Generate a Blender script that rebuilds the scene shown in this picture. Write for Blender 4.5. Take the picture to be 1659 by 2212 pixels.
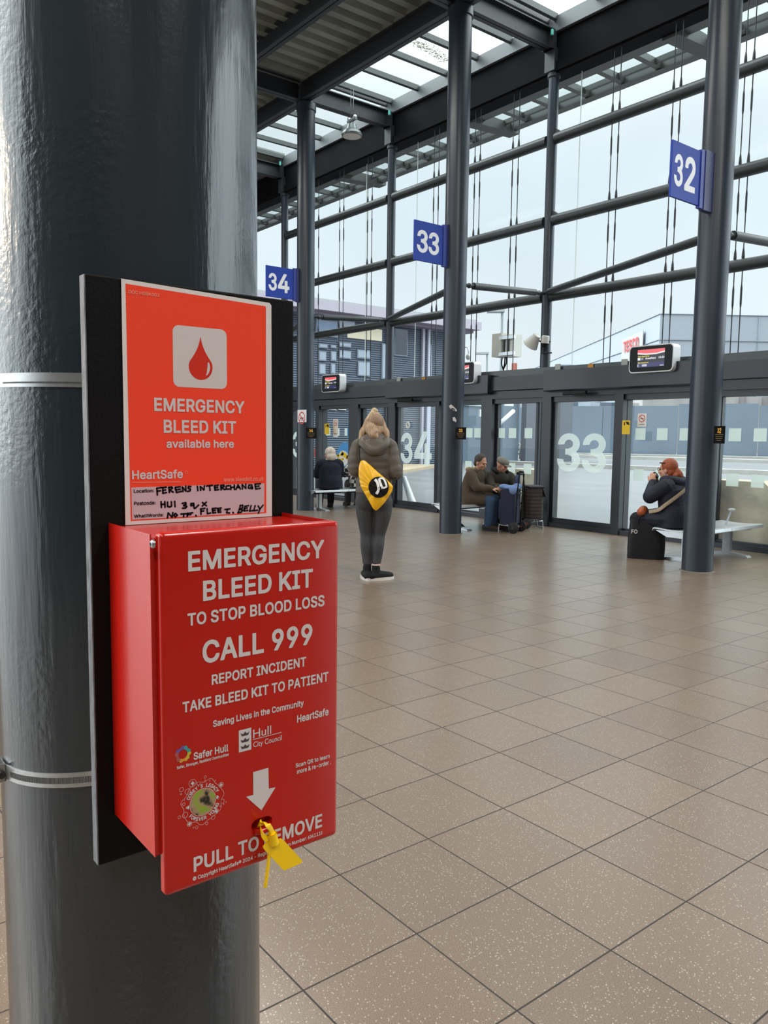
import bpy, bmesh, math, json, random
from mathutils import Vector, Matrix
from mathutils.geometry import tessellate_polygon
for o in list(bpy.data.objects): bpy.data.objects.remove(o)
sc = bpy.context.scene
COL = sc.collection
random.seed(4)
PI = math.pi

# ------------------------------------------------------------------ camera
F_PX, YAW, PITCH, ROLL, CAM_H = 1707.58, 0.901748, -0.0966337, 0.0122658, 1.45
W_PX, H_PX = 1659, 2212
fw = Vector((-math.sin(YAW) * math.cos(PITCH), math.cos(YAW) * math.cos(PITCH), math.sin(PITCH)))
r0 = Vector((math.cos(YAW), math.sin(YAW), 0)); u0 = r0.cross(fw)
cr, sr = math.cos(ROLL), math.sin(ROLL)
RX = cr * r0 + sr * u0; UX = -sr * r0 + cr * u0
CAM = Vector((0, 0, CAM_H))
cam = bpy.data.cameras.new('camera'); camo = bpy.data.objects.new('camera', cam); COL.objects.link(camo)
m = Matrix.Identity(4)
for i in range(3):
    m[i][0] = RX[i]; m[i][1] = UX[i]; m[i][2] = -fw[i]; m[i][3] = CAM[i]
camo.matrix_world = m
cam.sensor_fit = 'VERTICAL'; cam.sensor_height = 24; cam.lens = F_PX / H_PX * 24; cam.clip_start = .05; cam.clip_end = 600
sc.camera = camo

# ------------------------------------------------------------------ sky, exposure, lamps
def srgb(r, g, b):
    f = lambda c: (c / 255 / 12.92) if c / 255 <= .04045 else ((c / 255 + .055) / 1.055) ** 2.4
    return (f(r), f(g), f(b), 1)
w = bpy.data.worlds.new('overcast_sky'); sc.world = w; w.use_nodes = True
nt = w.node_tree; nt.nodes.clear()
N = lambda t, **k: (lambda n: ([setattr(n, a, b) for a, b in k.items()], n)[1])(nt.nodes.new(t))
out = N('ShaderNodeOutputWorld'); bg = N('ShaderNodeBackground'); tc = N('ShaderNodeTexCoord')
sep = N('ShaderNodeSeparateXYZ'); nt.links.new(tc.outputs['Generated'], sep.inputs[0])
rmp = N('ShaderNodeValToRGB'); nt.links.new(sep.outputs['Z'], rmp.inputs[0])
e = rmp.color_ramp.elements
e[0].position = 0; e[0].color = srgb(231, 240, 244)
e[1].position = .28; e[1].color = srgb(222, 238, 246)
for p_, c_ in ((.10, srgb(228, 240, 245)), (.5, srgb(238, 246, 248)), (1.0, srgb(240, 247, 247))):
    x = e.new(p_); x.color = c_
noi = N('ShaderNodeTexNoise'); noi.inputs['Scale'].default_value = 3.0; noi.inputs['Detail'].default_value = 3
nt.links.new(tc.outputs['Generated'], noi.inputs['Vector'])
mr = N('ShaderNodeMapRange'); mr.inputs[1].default_value = .35; mr.inputs[2].default_value = .65; mr.inputs[3].default_value = 1.0; mr.inputs[4].default_value = 1.1
nt.links.new(noi.outputs[0], mr.inputs[0])
# the overcast is brighter in an unseen glow added low at the far left
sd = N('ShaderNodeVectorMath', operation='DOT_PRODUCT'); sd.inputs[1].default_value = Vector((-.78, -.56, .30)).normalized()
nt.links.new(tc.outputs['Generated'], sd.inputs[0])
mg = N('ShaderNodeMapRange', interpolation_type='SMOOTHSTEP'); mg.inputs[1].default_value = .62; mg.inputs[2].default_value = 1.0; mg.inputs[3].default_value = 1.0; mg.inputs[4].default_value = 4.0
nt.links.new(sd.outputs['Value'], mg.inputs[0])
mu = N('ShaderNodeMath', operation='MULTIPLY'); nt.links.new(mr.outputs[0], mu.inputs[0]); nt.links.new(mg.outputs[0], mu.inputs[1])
# ... in a second glow added unseen at right, for the column's bright band
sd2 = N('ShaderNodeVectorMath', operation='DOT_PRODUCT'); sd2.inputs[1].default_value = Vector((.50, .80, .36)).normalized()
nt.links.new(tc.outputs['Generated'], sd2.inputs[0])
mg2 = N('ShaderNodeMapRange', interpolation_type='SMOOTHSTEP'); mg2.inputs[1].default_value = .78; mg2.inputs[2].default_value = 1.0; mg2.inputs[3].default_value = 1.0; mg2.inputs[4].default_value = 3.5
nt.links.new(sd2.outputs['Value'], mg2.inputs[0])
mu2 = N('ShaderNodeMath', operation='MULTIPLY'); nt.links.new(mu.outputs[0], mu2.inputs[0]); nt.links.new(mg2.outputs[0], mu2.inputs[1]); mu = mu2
# ... and towards the zenith, as overcast skies are
zn = N('ShaderNodeMapRange', interpolation_type='SMOOTHSTEP'); zn.inputs[1].default_value = .32; zn.inputs[2].default_value = .75; zn.inputs[3].default_value = 1.0; zn.inputs[4].default_value = 4.0
nt.links.new(sep.outputs['Z'], zn.inputs[0])
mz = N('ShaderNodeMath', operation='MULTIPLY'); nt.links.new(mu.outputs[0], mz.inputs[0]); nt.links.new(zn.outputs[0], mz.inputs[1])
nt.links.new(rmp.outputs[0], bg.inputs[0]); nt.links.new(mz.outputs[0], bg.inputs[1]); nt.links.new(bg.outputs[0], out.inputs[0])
sc.view_settings.view_transform = 'Standard'; sc.view_settings.look = 'None'
sc.view_settings.exposure = 0.0; sc.view_settings.gamma = 1.0; sc.view_settings.use_curve_mapping = False
sc.cycles.use_denoising = True
sc.cycles.max_bounces = 8; sc.cycles.transparent_max_bounces = 16
sc.cycles.sample_clamp_indirect = 6

def area_lamp(name, loc, rot, sx, sy, power, col=(1, 1, 1)):
    l = bpy.data.lights.new(name, 'AREA'); l.shape = 'RECTANGLE'; l.size = sx; l.size_y = sy; l.energy = power; l.color = col
    o = bpy.data.objects.new(name, l); COL.objects.link(o); o.location = loc; o.rotation_euler = rot; return o
# lamps without fixtures, added under the roof to brighten the hall
for x_, y_ in ((3.2, -3.0), (3.2, 3.0), (-2.5, 4.6), (-2.5, -3.0), (-9.0, 4.6), (-9.0, -3.0), (-15.5, 4.6)):
    area_lamp('fill_light', (x_, y_, 7.3), (0, 0, 0), 4, .5, 330 if x_ > 0 else 190, (1, .96, .9))
area_lamp('warm_side_light', (-3.4, -2.0, 2.6), (math.radians(66), 0, math.radians(-47)), .5, .3, 45, (1, .74, .46))  # unseen warm lamp, suggested by warm glints, turned to brighten the cabinet's left side

# ------------------------------------------------------------------ pixel -> place on a known plane (survey of the photograph)
def ray(x, y): return fw + (x - W_PX / 2) / F_PX * RX - (y - H_PX / 2) / F_PX * UX
def atX(x, y, X): d = ray(x, y); return CAM + d * (X / d.x)
def atY(x, y, Y): d = ray(x, y); return CAM + d * (Y / d.y)
def atZ(x, y, Z=0.): d = ray(x, y); return CAM + d * ((Z - CAM_H) / d.z)

# ------------------------------------------------------------------ materials
def mat(name, rgb, rough=.5, metal=0., spec=.5, vary=0., vscale=8., bump=0., bscale=40., stretch=(1, 1, 1), coat=0., emit=None, estr=1., wave=None):
    mt = bpy.data.materials.new(name); mt.use_nodes = True; n = mt.node_tree; b = n.nodes['Principled BSDF']
    c = srgb(*rgb)
    b.inputs['Base Color'].default_value = c; b.inputs['Roughness'].default_value = rough; b.inputs['Metallic'].default_value = metal
    b.inputs['Specular IOR Level'].default_value = spec; b.inputs['Coat Weight'].default_value = coat; b.inputs['Coat Roughness'].default_value = .08
    if emit: b.inputs['Emission Color'].default_value = srgb(*emit); b.inputs['Emission Strength'].default_value = estr
    if vary or bump or wave:
        t = n.nodes.new('ShaderNodeTexCoord'); mp = n.nodes.new('ShaderNodeMapping'); mp.inputs['Scale'].default_value = stretch
        n.links.new(t.outputs['Object'], mp.inputs[0])
    if vary:
        z = n.nodes.new('ShaderNodeTexNoise'); z.inputs['Scale'].default_value = vscale; z.inputs['Detail'].default_value = 5
        n.links.new(mp.outputs[0], z.inputs['Vector'])
        rp = n.nodes.new('ShaderNodeValToRGB'); n.links.new(z.outputs[0], rp.inputs[0])
        rp.color_ramp.elements[0].position = .3; rp.color_ramp.elements[1].position = .7
        rp.color_ramp.elements[0].color = tuple(max(0, v * (1 - vary)) for v in c[:3]) + (1,)
        rp.color_ramp.elements[1].color = tuple(min(1, v * (1 + vary)) for v in c[:3]) + (1,)
        n.links.new(rp.outputs[0], b.inputs['Base Color'])
    if bump:
        z = n.nodes.new('ShaderNodeTexNoise'); z.inputs['Scale'].default_value = bscale; z.inputs['Detail'].default_value = 4
        n.links.new(mp.outputs[0], z.inputs['Vector'])
        bp = n.nodes.new('ShaderNodeBump'); bp.inputs['Strength'].default_value = bump; bp.inputs['Distance'].default_value = .01
        n.links.new(z.outputs[0], bp.inputs['Height']); n.links.new(bp.outputs[0], b.inputs['Normal'])
    return mt

def glass_mat(name, tint=(225, 238, 238), refl=.75, frost=0.):
    mt = bpy.data.materials.new(name); mt.use_nodes = True; n = mt.node_tree; n.nodes.clear()
    o = n.nodes.new('ShaderNodeOutputMaterial'); tr = n.nodes.new('ShaderNodeBsdfTransparent'); gl = n.nodes.new('ShaderNodeBsdfGlossy')
    tr.inputs[0].default_value = srgb(*tint); gl.inputs['Roughness'].default_value = .02
    fr = n.nodes.new('ShaderNodeLayerWeight'); fr.inputs['Blend'].default_value = .5      # Schlick, same from both sides of a thin pane
    pw = n.nodes.new('ShaderNodeMath'); pw.operation = 'POWER'; pw.inputs[1].default_value = 5.0; n.links.new(fr.outputs['Facing'], pw.inputs[0])
    ma = n.nodes.new('ShaderNodeMath'); ma.operation = 'MULTIPLY_ADD'; ma.inputs[1].default_value = .94; ma.inputs[2].default_value = .06; n.links.new(pw.outputs[0], ma.inputs[0])
    ml = n.nodes.new('ShaderNodeMath'); ml.operation = 'MULTIPLY'; ml.inputs[1].default_value = refl
    n.links.new(ma.outputs[0], ml.inputs[0])
    mx = n.nodes.new('ShaderNodeMixShader'); n.links.new(ml.outputs[0], mx.inputs[0]); n.links.new(tr.outputs[0], mx.inputs[1]); n.links.new(gl.outputs[0], mx.inputs[2])
    n.links.new(mx.outputs[0], o.inputs[0]); return mt

M = {}
M['steel'] = mat('dark_grey_paint', (42, 51, 62), .34, vary=.10, vscale=3, spec=.5)
M['steel2'] = mat('dark_grey_paint_rail', (34, 40, 43), .45, vary=.1, vscale=3)
M['beam'] = mat('dark_grey_beam_paint', (42, 46, 52), .5, vary=.1, vscale=2)
M['frame'] = mat('door_frame_paint', (33, 36, 44), .4, vary=.06)
M['black'] = mat('black_plastic', (13, 13, 15), .5, spec=.25)
M['rubber'] = mat('black_rubber', (20, 20, 22), .7)
M['galv'] = mat('bright_steel', (178, 180, 182), .32, metal=.9, vary=.1, vscale=60)
M['alu'] = mat('brushed_steel', (190, 194, 198), .35, metal=.7, vary=.06, vscale=20)
M['seatsteel'] = mat('pale_coated_steel_seat', (205, 210, 214), .25, metal=.25, vary=.05)
M['white'] = mat('white_print', (226, 222, 220), .45)
M['offwhite'] = mat('off_white_print', (205, 198, 196), .5)
M['blue'] = mat('blue_sign_enamel', (34, 62, 158), .5, spec=.25)
M['bluedk'] = mat('blue_sign_bracket', (30, 50, 140), .4)
M['silverdigit'] = mat('white_reflective_digits', (232, 233, 235), .4)
M['yellow'] = mat('yellow_sticker', (228, 190, 20), .5)
M['glass'] = glass_mat('clear_glass', (251, 253, 253), .03)
M['glassdoor'] = glass_mat('door_glass', (243, 250, 249), .45)
M['glassblue'] = glass_mat('tinted_glass', (190, 205, 215), 1.0)
def frost_mat():
    mt = bpy.data.materials.new('frosted_film'); mt.use_nodes = True; n = mt.node_tree; n.nodes.clear()
    o = n.nodes.new('ShaderNodeOutputMaterial'); tl = n.nodes.new('ShaderNodeBsdfTranslucent'); df = n.nodes.new('ShaderNodeBsdfDiffuse'); tr = n.nodes.new('ShaderNodeBsdfTransparent')
    tl.inputs[0].default_value = srgb(206, 215, 210); df.inputs[0].default_value = srgb(226, 234, 229)
    a = n.nodes.new('ShaderNodeMixShader'); a.inputs[0].default_value = .45; n.links.new(tl.outputs[0], a.inputs[1]); n.links.new(df.outputs[0], a.inputs[2])
    b = n.nodes.new('ShaderNodeMixShader'); b.inputs[0].default_value = .28; n.links.new(a.outputs[0], b.inputs[1]); n.links.new(tr.outputs[0], b.inputs[2])
    n.links.new(b.outputs[0], o.inputs[0]); return mt
M['frost'] = frost_mat()
M['skin'] = mat('skin', (196, 146, 122), .55, vary=.06, vscale=30)
M['eye'] = mat('eye', (40, 30, 28), .2)
M['red'] = mat('glossy_red_powder_coat', (182, 24, 12), .24, spec=.5, coat=.12, bump=.02, bscale=500)
M['redbox'] = M['red']
M['poster'] = mat('orange_red_laminated_print', (244, 74, 50), .22, spec=.5, bump=.05, bscale=14)
M['posterw'] = mat('white_laminated_paper', (222, 216, 212), .22, spec=.5)
M['ink'] = mat('black_marker_ink', (22, 12, 24), .5)
M['tagyel'] = mat('yellow_plastic', (250, 205, 6), .35, spec=.5)
M['board'] = mat('matt_black_board', (11, 11, 12), .6, bump=.1, bscale=220, spec=.15)
M['boardedge'] = mat('grey_painted_board_edge', (104, 108, 114), .6, vary=.35, vscale=90, stretch=(1, 1, .3), bump=.5, bscale=120)

def column_paint():
    mt = mat('gloss_dark_grey_brushed_paint', (35, 45, 52), .22, spec=.65, coat=.35)
    n = mt.node_tree; b = n.nodes['Principled BSDF']
    t = n.nodes.new('ShaderNodeTexCoord'); mp = n.nodes.new('ShaderNodeMapping'); mp.inputs['Scale'].default_value = (1, 1, .12)
    n.links.new(t.outputs['Object'], mp.inputs[0])
    z1 = n.nodes.new('ShaderNodeTexNoise'); z1.inputs['Scale'].default_value = 55; z1.inputs['Detail'].default_value = 4
    n.links.new(mp.outputs[0], z1.inputs['Vector'])
    z2 = n.nodes.new('ShaderNodeTexNoise'); z2.inputs['Scale'].default_value = 95; z2.inputs['Detail'].default_value = 3
    n.links.new(t.outputs['Object'], z2.inputs['Vector'])
    z3 = n.nodes.new('ShaderNodeTexNoise'); z3.inputs['Scale'].default_value = 3.2
    n.links.new(t.outputs['Object'], z3.inputs['Vector'])
    mk = n.nodes.new('ShaderNodeMapRange'); mk.inputs[1].default_value = .45; mk.inputs[2].default_value = .62; n.links.new(z3.outputs[0], mk.inputs[0])
    mm = n.nodes.new('ShaderNodeMath'); mm.operation = 'MULTIPLY'; n.links.new(z2.outputs[0], mm.inputs[0]); n.links.new(mk.outputs[0], mm.inputs[1])
    ad = n.nodes.new('ShaderNodeMath'); ad.operation = 'ADD'; n.links.new(z1.outputs[0], ad.inputs[0]); n.links.new(mm.outputs[0], ad.inputs[1])
    bp = n.nodes.new('ShaderNodeBump'); bp.inputs['Strength'].default_value = .32; bp.inputs['Distance'].default_value = .004
    n.links.new(ad.outputs[0], bp.inputs['Height']); n.links.new(bp.outputs[0], b.inputs['Normal']); n.links.new(bp.outputs[0], b.inputs['Coat Normal'])
    return mt
M['column'] = column_paint()

TILE, TX0, TY0 = .391, -1.6435, 1.8317
def floor_mat():
    mt = bpy.data.materials.new('speckled_terrazzo_tiles'); mt.use_nodes = True; n = mt.node_tree; b = n.nodes['Principled BSDF']; L = n.links.new
    def nd(t, **k):
        x = n.nodes.new(t)
        for a, v in k.items(): setattr(x, a, v)
        return x
    def mth(op, a, bb=None):
        x = nd('ShaderNodeMath', operation=op)
        for i, v in enumerate((a, bb)):
            if v is None: continue
            if isinstance(v, (int, float)): x.inputs[i].default_value = v
            else: L(v, x.inputs[i])
        return x.outputs[0]
    t = nd('ShaderNodeTexCoord'); sp = nd('ShaderNodeSeparateXYZ'); L(t.outputs['Object'], sp.inputs[0])
    def cell(o, o0):
        v = mth('DIVIDE', mth('SUBTRACT', o, o0), TILE)
        fr = mth('FRACT', v); d = mth('MINIMUM', fr, mth('SUBTRACT', 1.0, fr)); return mth('FLOOR', v), d
    ix, dx = cell(sp.outputs['X'], TX0); iy, dy = cell(sp.outputs['Y'], TY0)
    d = mth('MINIMUM', dx, dy)
    gr = nd('ShaderNodeMapRange'); gr.inputs[1].default_value = .0045; gr.inputs[2].default_value = .0085; L(d, gr.inputs[0])
    cmb = nd('ShaderNodeCombineXYZ'); L(ix, cmb.inputs[0]); L(iy, cmb.inputs[1])
    wn = nd('ShaderNodeTexWhiteNoise', noise_dimensions='3D'); L(cmb.outputs[0], wn.inputs[0])
    v1 = nd('ShaderNodeTexVoronoi'); v1.inputs['Scale'].default_value = 105; L(t.outputs['Object'], v1.inputs['Vector'])
    ch = nd('ShaderNodeMapRange'); ch.inputs[1].default_value = .17; ch.inputs[2].default_value = .30; ch.inputs[3].default_value = 1; ch.inputs[4].default_value = 0; L(v1.outputs['Distance'], ch.inputs[0])
    sc_ = nd('ShaderNodeSeparateColor'); L(v1.outputs['Color'], sc_.inputs[0])
    pick = mth('GREATER_THAN', sc_.outputs[0], .42)
    chips = mth('MULTIPLY', ch.outputs[0], pick)
    n1 = nd('ShaderNodeTexNoise'); n1.inputs['Scale'].default_value = 260; n1.inputs['Detail'].default_value = 2; L(t.outputs['Object'], n1.inputs['Vector'])
    r1 = nd('ShaderNodeValToRGB'); L(n1.outputs[0], r1.inputs[0])
    r1.color_ramp.elements[0].position = .3; r1.color_ramp.elements[0].color = srgb(99, 84, 71)
    r1.color_ramp.elements[1].position = .7; r1.color_ramp.elements[1].color = srgb(136, 119, 103)
    n2 = nd('ShaderNodeTexNoise'); n2.inputs['Scale'].default_value = .8; n2.inputs['Detail'].default_value = 4; L(t.outputs['Object'], n2.inputs['Vector'])
    br = mth('ADD', mth('MULTIPLY', wn.outputs['Value'], .16), mth('ADD', mth('MULTIPLY', n2.outputs[0], .2), .82))
    m1 = nd('ShaderNodeMix', data_type='RGBA', blend_type='MULTIPLY'); m1.inputs[0].default_value = 1; L(r1.outputs[0], m1.inputs['A']);
    cb = nd('ShaderNodeCombineColor'); [L(br, cb.inputs[i]) for i in range(3)]; L(cb.outputs[0], m1.inputs['B'])
    m2 = nd('ShaderNodeMix', data_type='RGBA'); L(mth('MULTIPLY', chips, .42), m2.inputs[0]); L(m1.outputs['Result'], m2.inputs['A']); m2.inputs['B'].default_value = srgb(222, 212, 198)
    m3 = nd('ShaderNodeMix', data_type='RGBA'); L(gr.outputs[0], m3.inputs[0]); m3.inputs['A'].default_value = srgb(40, 34, 29); L(m2.outputs['Result'], m3.inputs['B'])
    L(m3.outputs['Result'], b.inputs['Base Color'])
    b.inputs['Specular IOR Level'].default_value = .85
    rr = nd('ShaderNodeMapRange'); rr.inputs[3].default_value = .9; rr.inputs[4].default_value = .28; L(gr.outputs[0], rr.inputs[0]); L(rr.outputs[0], b.inputs['Roughness'])
    bp = nd('ShaderNodeBump'); bp.inputs['Strength'].default_value = .6; bp.inputs['Distance'].default_value = .002; L(gr.outputs[0], bp.inputs['Height']); L(bp.outputs[0], b.inputs['Normal'])
    return mt
M['floor'] = floor_mat()

# ------------------------------------------------------------------ mesh helpers
def V(*a): return Vector(a)
def add_box(bm, c, s, rot=None, bevel=0):
    r = bmesh.ops.create_cube(bm, size=1.0); vs = r['verts']
    mx = Matrix.Translation(Vector(c)) @ (rot.to_4x4() if rot else Matrix.Identity(4)) @ Matrix.Diagonal((s[0], s[1], s[2], 1))
    if bevel:
        for v in vs: v.co = Vector((v.co.x * s[0], v.co.y * s[1], v.co.z * s[2]))
        es = list({e for v in vs for e in v.link_edges})
        g = bmesh.ops.bevel(bm, geom=es, offset=bevel, segments=2, affect='EDGES', profile=.5)
        nv = list({v for f in g['faces'] for v in f.verts} | {v for v in vs if v.is_valid})
        mx = Matrix.Translation(Vector(c)) @ (rot.to_4x4() if rot else Matrix.Identity(4))
        bmesh.ops.transform(bm, matrix=mx, verts=nv)
    else:
        bmesh.ops.transform(bm, matrix=mx, verts=vs)
def box2(bm, a, b, bevel=0):
    a, b = Vector(a), Vector(b); add_box(bm, (a + b) / 2, [abs(v) for v in (b - a)], bevel=bevel)
def add_tube(bm, pts, rad, seg=12, cap=True, ref=None, closed=False):
    pts = [Vector(p) for p in pts]; n = len(pts)
    if not isinstance(rad, (list,)): rad = [rad] * n
    rings = []; prev = None
    for i, p in enumerate(pts):
        if closed: t = pts[(i + 1) % n] - pts[i - 1]
        else: t = pts[min(i + 1, n - 1)] - pts[max(i - 1, 0)]
        t = t.normalized() if t.length > 1e-9 else V(0, 0, 1)
        if ref is not None: u = Vector(ref)
        elif prev is not None: u = prev
        else: u = V(1, 0, 0) if abs(t.x) < .8 else V(0, 1, 0)
        u = u - t * u.dot(t)
        if u.length < 1e-6: u = t.orthogonal()
        u.normalize(); v = t.cross(u); prev = u
        ru, rv = rad[i] if isinstance(rad[i], tuple) else (rad[i], rad[i])
        rings.append([bm.verts.new(p + u * (ru * math.cos(2 * PI * k / seg)) + v * (rv * math.sin(2 * PI * k / seg))) for k in range(seg)])
    for i in range(n if closed else n - 1):
        a, b = rings[i], rings[(i + 1) % n]
        for k in range(seg):
            f = bm.faces.new((a[k], a[(k + 1) % seg], b[(k + 1) % seg], b[k])); f.smooth = True
    if cap and not closed:
        bm.faces.new(list(reversed(rings[0]))); bm.faces.new(rings[-1])
    return rings
def add_cyl(bm, a, b, r, seg=24, r2=None): add_tube(bm, [a, b], [r, r if r2 is None else r2], seg)
def add_ell(bm, c, r, rot=None, u=16, v=10):
    g = bmesh.ops.create_uvsphere(bm, u_segments=u, v_segments=v, radius=1)
    mx = Matrix.Translation(Vector(c)) @ (rot.to_4x4() if rot else Matrix.Identity(4)) @ Matrix.Diagonal((r[0], r[1], r[2], 1))
    bmesh.ops.transform(bm, matrix=mx, verts=g['verts'])
    for vv in g['verts']:
        for f in vv.link_faces: f.smooth = True
def add_poly(bm, loops, O=V(0, 0, 0), U=V(1, 0, 0), Vv=V(0, 1, 0), depth=0.):
    """flat polygon (outer loop + holes) in the plane O,U,V; depth > 0 extrudes it along U x V"""
    Nn = U.cross(Vv).normalized()
    tl = [[Vector((x, y, 0)) for x, y in l] for l in loops]
    tris = tessellate_polygon(tl); flat = [p for l in tl for p in l]
    top = [bm.verts.new(O + U * p.x + Vv * p.y + Nn * depth) for p in flat]
    for t in tris:
        a, b, c = (flat[i] for i in t)
        if (b - a).cross(c - a).z < 0: t = (t[0], t[2], t[1])
        try: bm.faces.new([top[i] for i in t])
        except ValueError: pass
    if depth:
        bot = [bm.verts.new(O + U * p.x + Vv * p.y) for p in flat]
        for t in tris:
            a, b, c = (flat[i] for i in t)
            if (b - a).cross(c - a).z > 0: t = (t[0], t[2], t[1])
            try: bm.faces.new([bot[i] for i in t])
            except ValueError: pass
        k = 0
        for l in loops:
            n = len(l)
            for i in range(n):
                try: bm.faces.new((bot[k + i], bot[k + (i + 1) % n], top[k + (i + 1) % n], top[k + i]))
                except ValueError: pass
            k += n
def ribbon(bm, pts, wd, O, U, Vv):
    """flat stroke along 2-D points, round ends"""
    for i in range(len(pts) - 1):
        a, b = Vector(pts[i]), Vector(pts[i + 1]); t = (b - a)
        if t.length < 1e-9: continue
        t.normalize(); nn = Vector((-t.y, t.x)) * wd / 2
        add_poly(bm, [[tuple(a - nn), tuple(b - nn), tuple(b + nn), tuple(a + nn)]], O, U, Vv)
    for p in pts:
        add_poly(bm, [[(p[0] + wd / 2 * math.cos(k * PI / 4), p[1] + wd / 2 * math.sin(k * PI / 4)) for k in range(8)]], O, U, Vv)
def rrect(x0, y0, x1, y1, r, n=5):
    o = []
    for cx, cy, a in ((x1 - r, y0 + r, -PI / 2), (x1 - r, y1 - r, 0), (x0 + r, y1 - r, PI / 2), (x0 + r, y0 + r, PI)):
        for k in range(n + 1): o.append((cx + r * math.cos(a + k * PI / 2 / n), cy + r * math.sin(a + k * PI / 2 / n)))
    return o
def circ(cx, cy, r, n=24, ry=None): return [(cx + r * math.cos(2 * PI * k / n), cy + (ry or r) * math.sin(2 * PI * k / n)) for k in range(n)]

def wm(o):
    mx = o.matrix_basis.copy(); p = o.parent
    while p: mx = p.matrix_basis @ mx; p = p.parent
    return mx
def part(name, bm, m_, parent=None, world=False, smooth=None, recalc=True):
    """one mesh object; parent = the thing (or part) it belongs to; world=True when bm is in world coordinates"""
    if recalc: bmesh.ops.recalc_face_normals(bm, faces=bm.faces)
    if world and parent is not None: bmesh.ops.transform(bm, matrix=wm(parent).inverted(), verts=bm.verts)
    me = bpy.data.meshes.new(name); bm.to_mesh(me); bm.free()
    if m_ is not None: me.materials.append(m_)
    if smooth:
        me.polygons.foreach_set('use_smooth', [True] * len(me.polygons))
        if smooth is not True: me.set_sharp_from_angle(angle=math.radians(smooth))
    o = bpy.data.objects.new(name, me); COL.objects.link(o); o.parent = parent
    return o
def tag(o, label, cat, group=None):
    o['label'] = label; o['category'] = cat; o['kind'] = 'thing'
    if group: o['group'] = group
    return o
def struct(o): o['kind'] = 'structure'; return o
def thing(name, label, cat, loc=(0, 0, 0), rz=0., group=None):
    o = bpy.data.objects.new(name, None); COL.objects.link(o); o.empty_display_size = .1
    o.location = loc; o.rotation_euler = (0, 0, rz)
    return tag(o, label, cat, group)
def dup(root, loc, rz=None, label=None):
    r = root.copy(); COL.objects.link(r); r.location = loc
    if rz is not None: r.rotation_euler = (0, 0, rz)
    if label: r['label'] = label
    for ch in list(root.children):
        c = ch.copy(); COL.objects.link(c); c.parent = r
        for g in list(ch.children):
            d = g.copy(); COL.objects.link(d); d.parent = c
    return r
def fuse(name, bm, m_, parent, voxel=.008, it=4, factor=.5):
    """merge overlapping closed shapes into one continuous skin"""
    bmesh.ops.recalc_face_normals(bm, faces=bm.faces)
    me = bpy.data.meshes.new(name); bm.to_mesh(me); bm.free()
    t = bpy.data.objects.new('t', me); COL.objects.link(t)
    r = t.modifiers.new('r', 'REMESH'); r.mode = 'VOXEL'; r.voxel_size = voxel
    if it: s = t.modifiers.new('s', 'SMOOTH'); s.iterations = it; s.factor = factor
    dg = bpy.context.evaluated_depsgraph_get(); dg.update()
    m2 = bpy.data.meshes.new_from_object(t.evaluated_get(dg)); m2.name = name
    bpy.data.objects.remove(t); bpy.data.meshes.remove(me)
    m2.materials.clear(); m2.materials.append(m_)
    m2.polygons.foreach_set('use_smooth', [True] * len(m2.polygons))
    o = bpy.data.objects.new(name, m2); COL.objects.link(o); o.parent = parent
    return o

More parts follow.
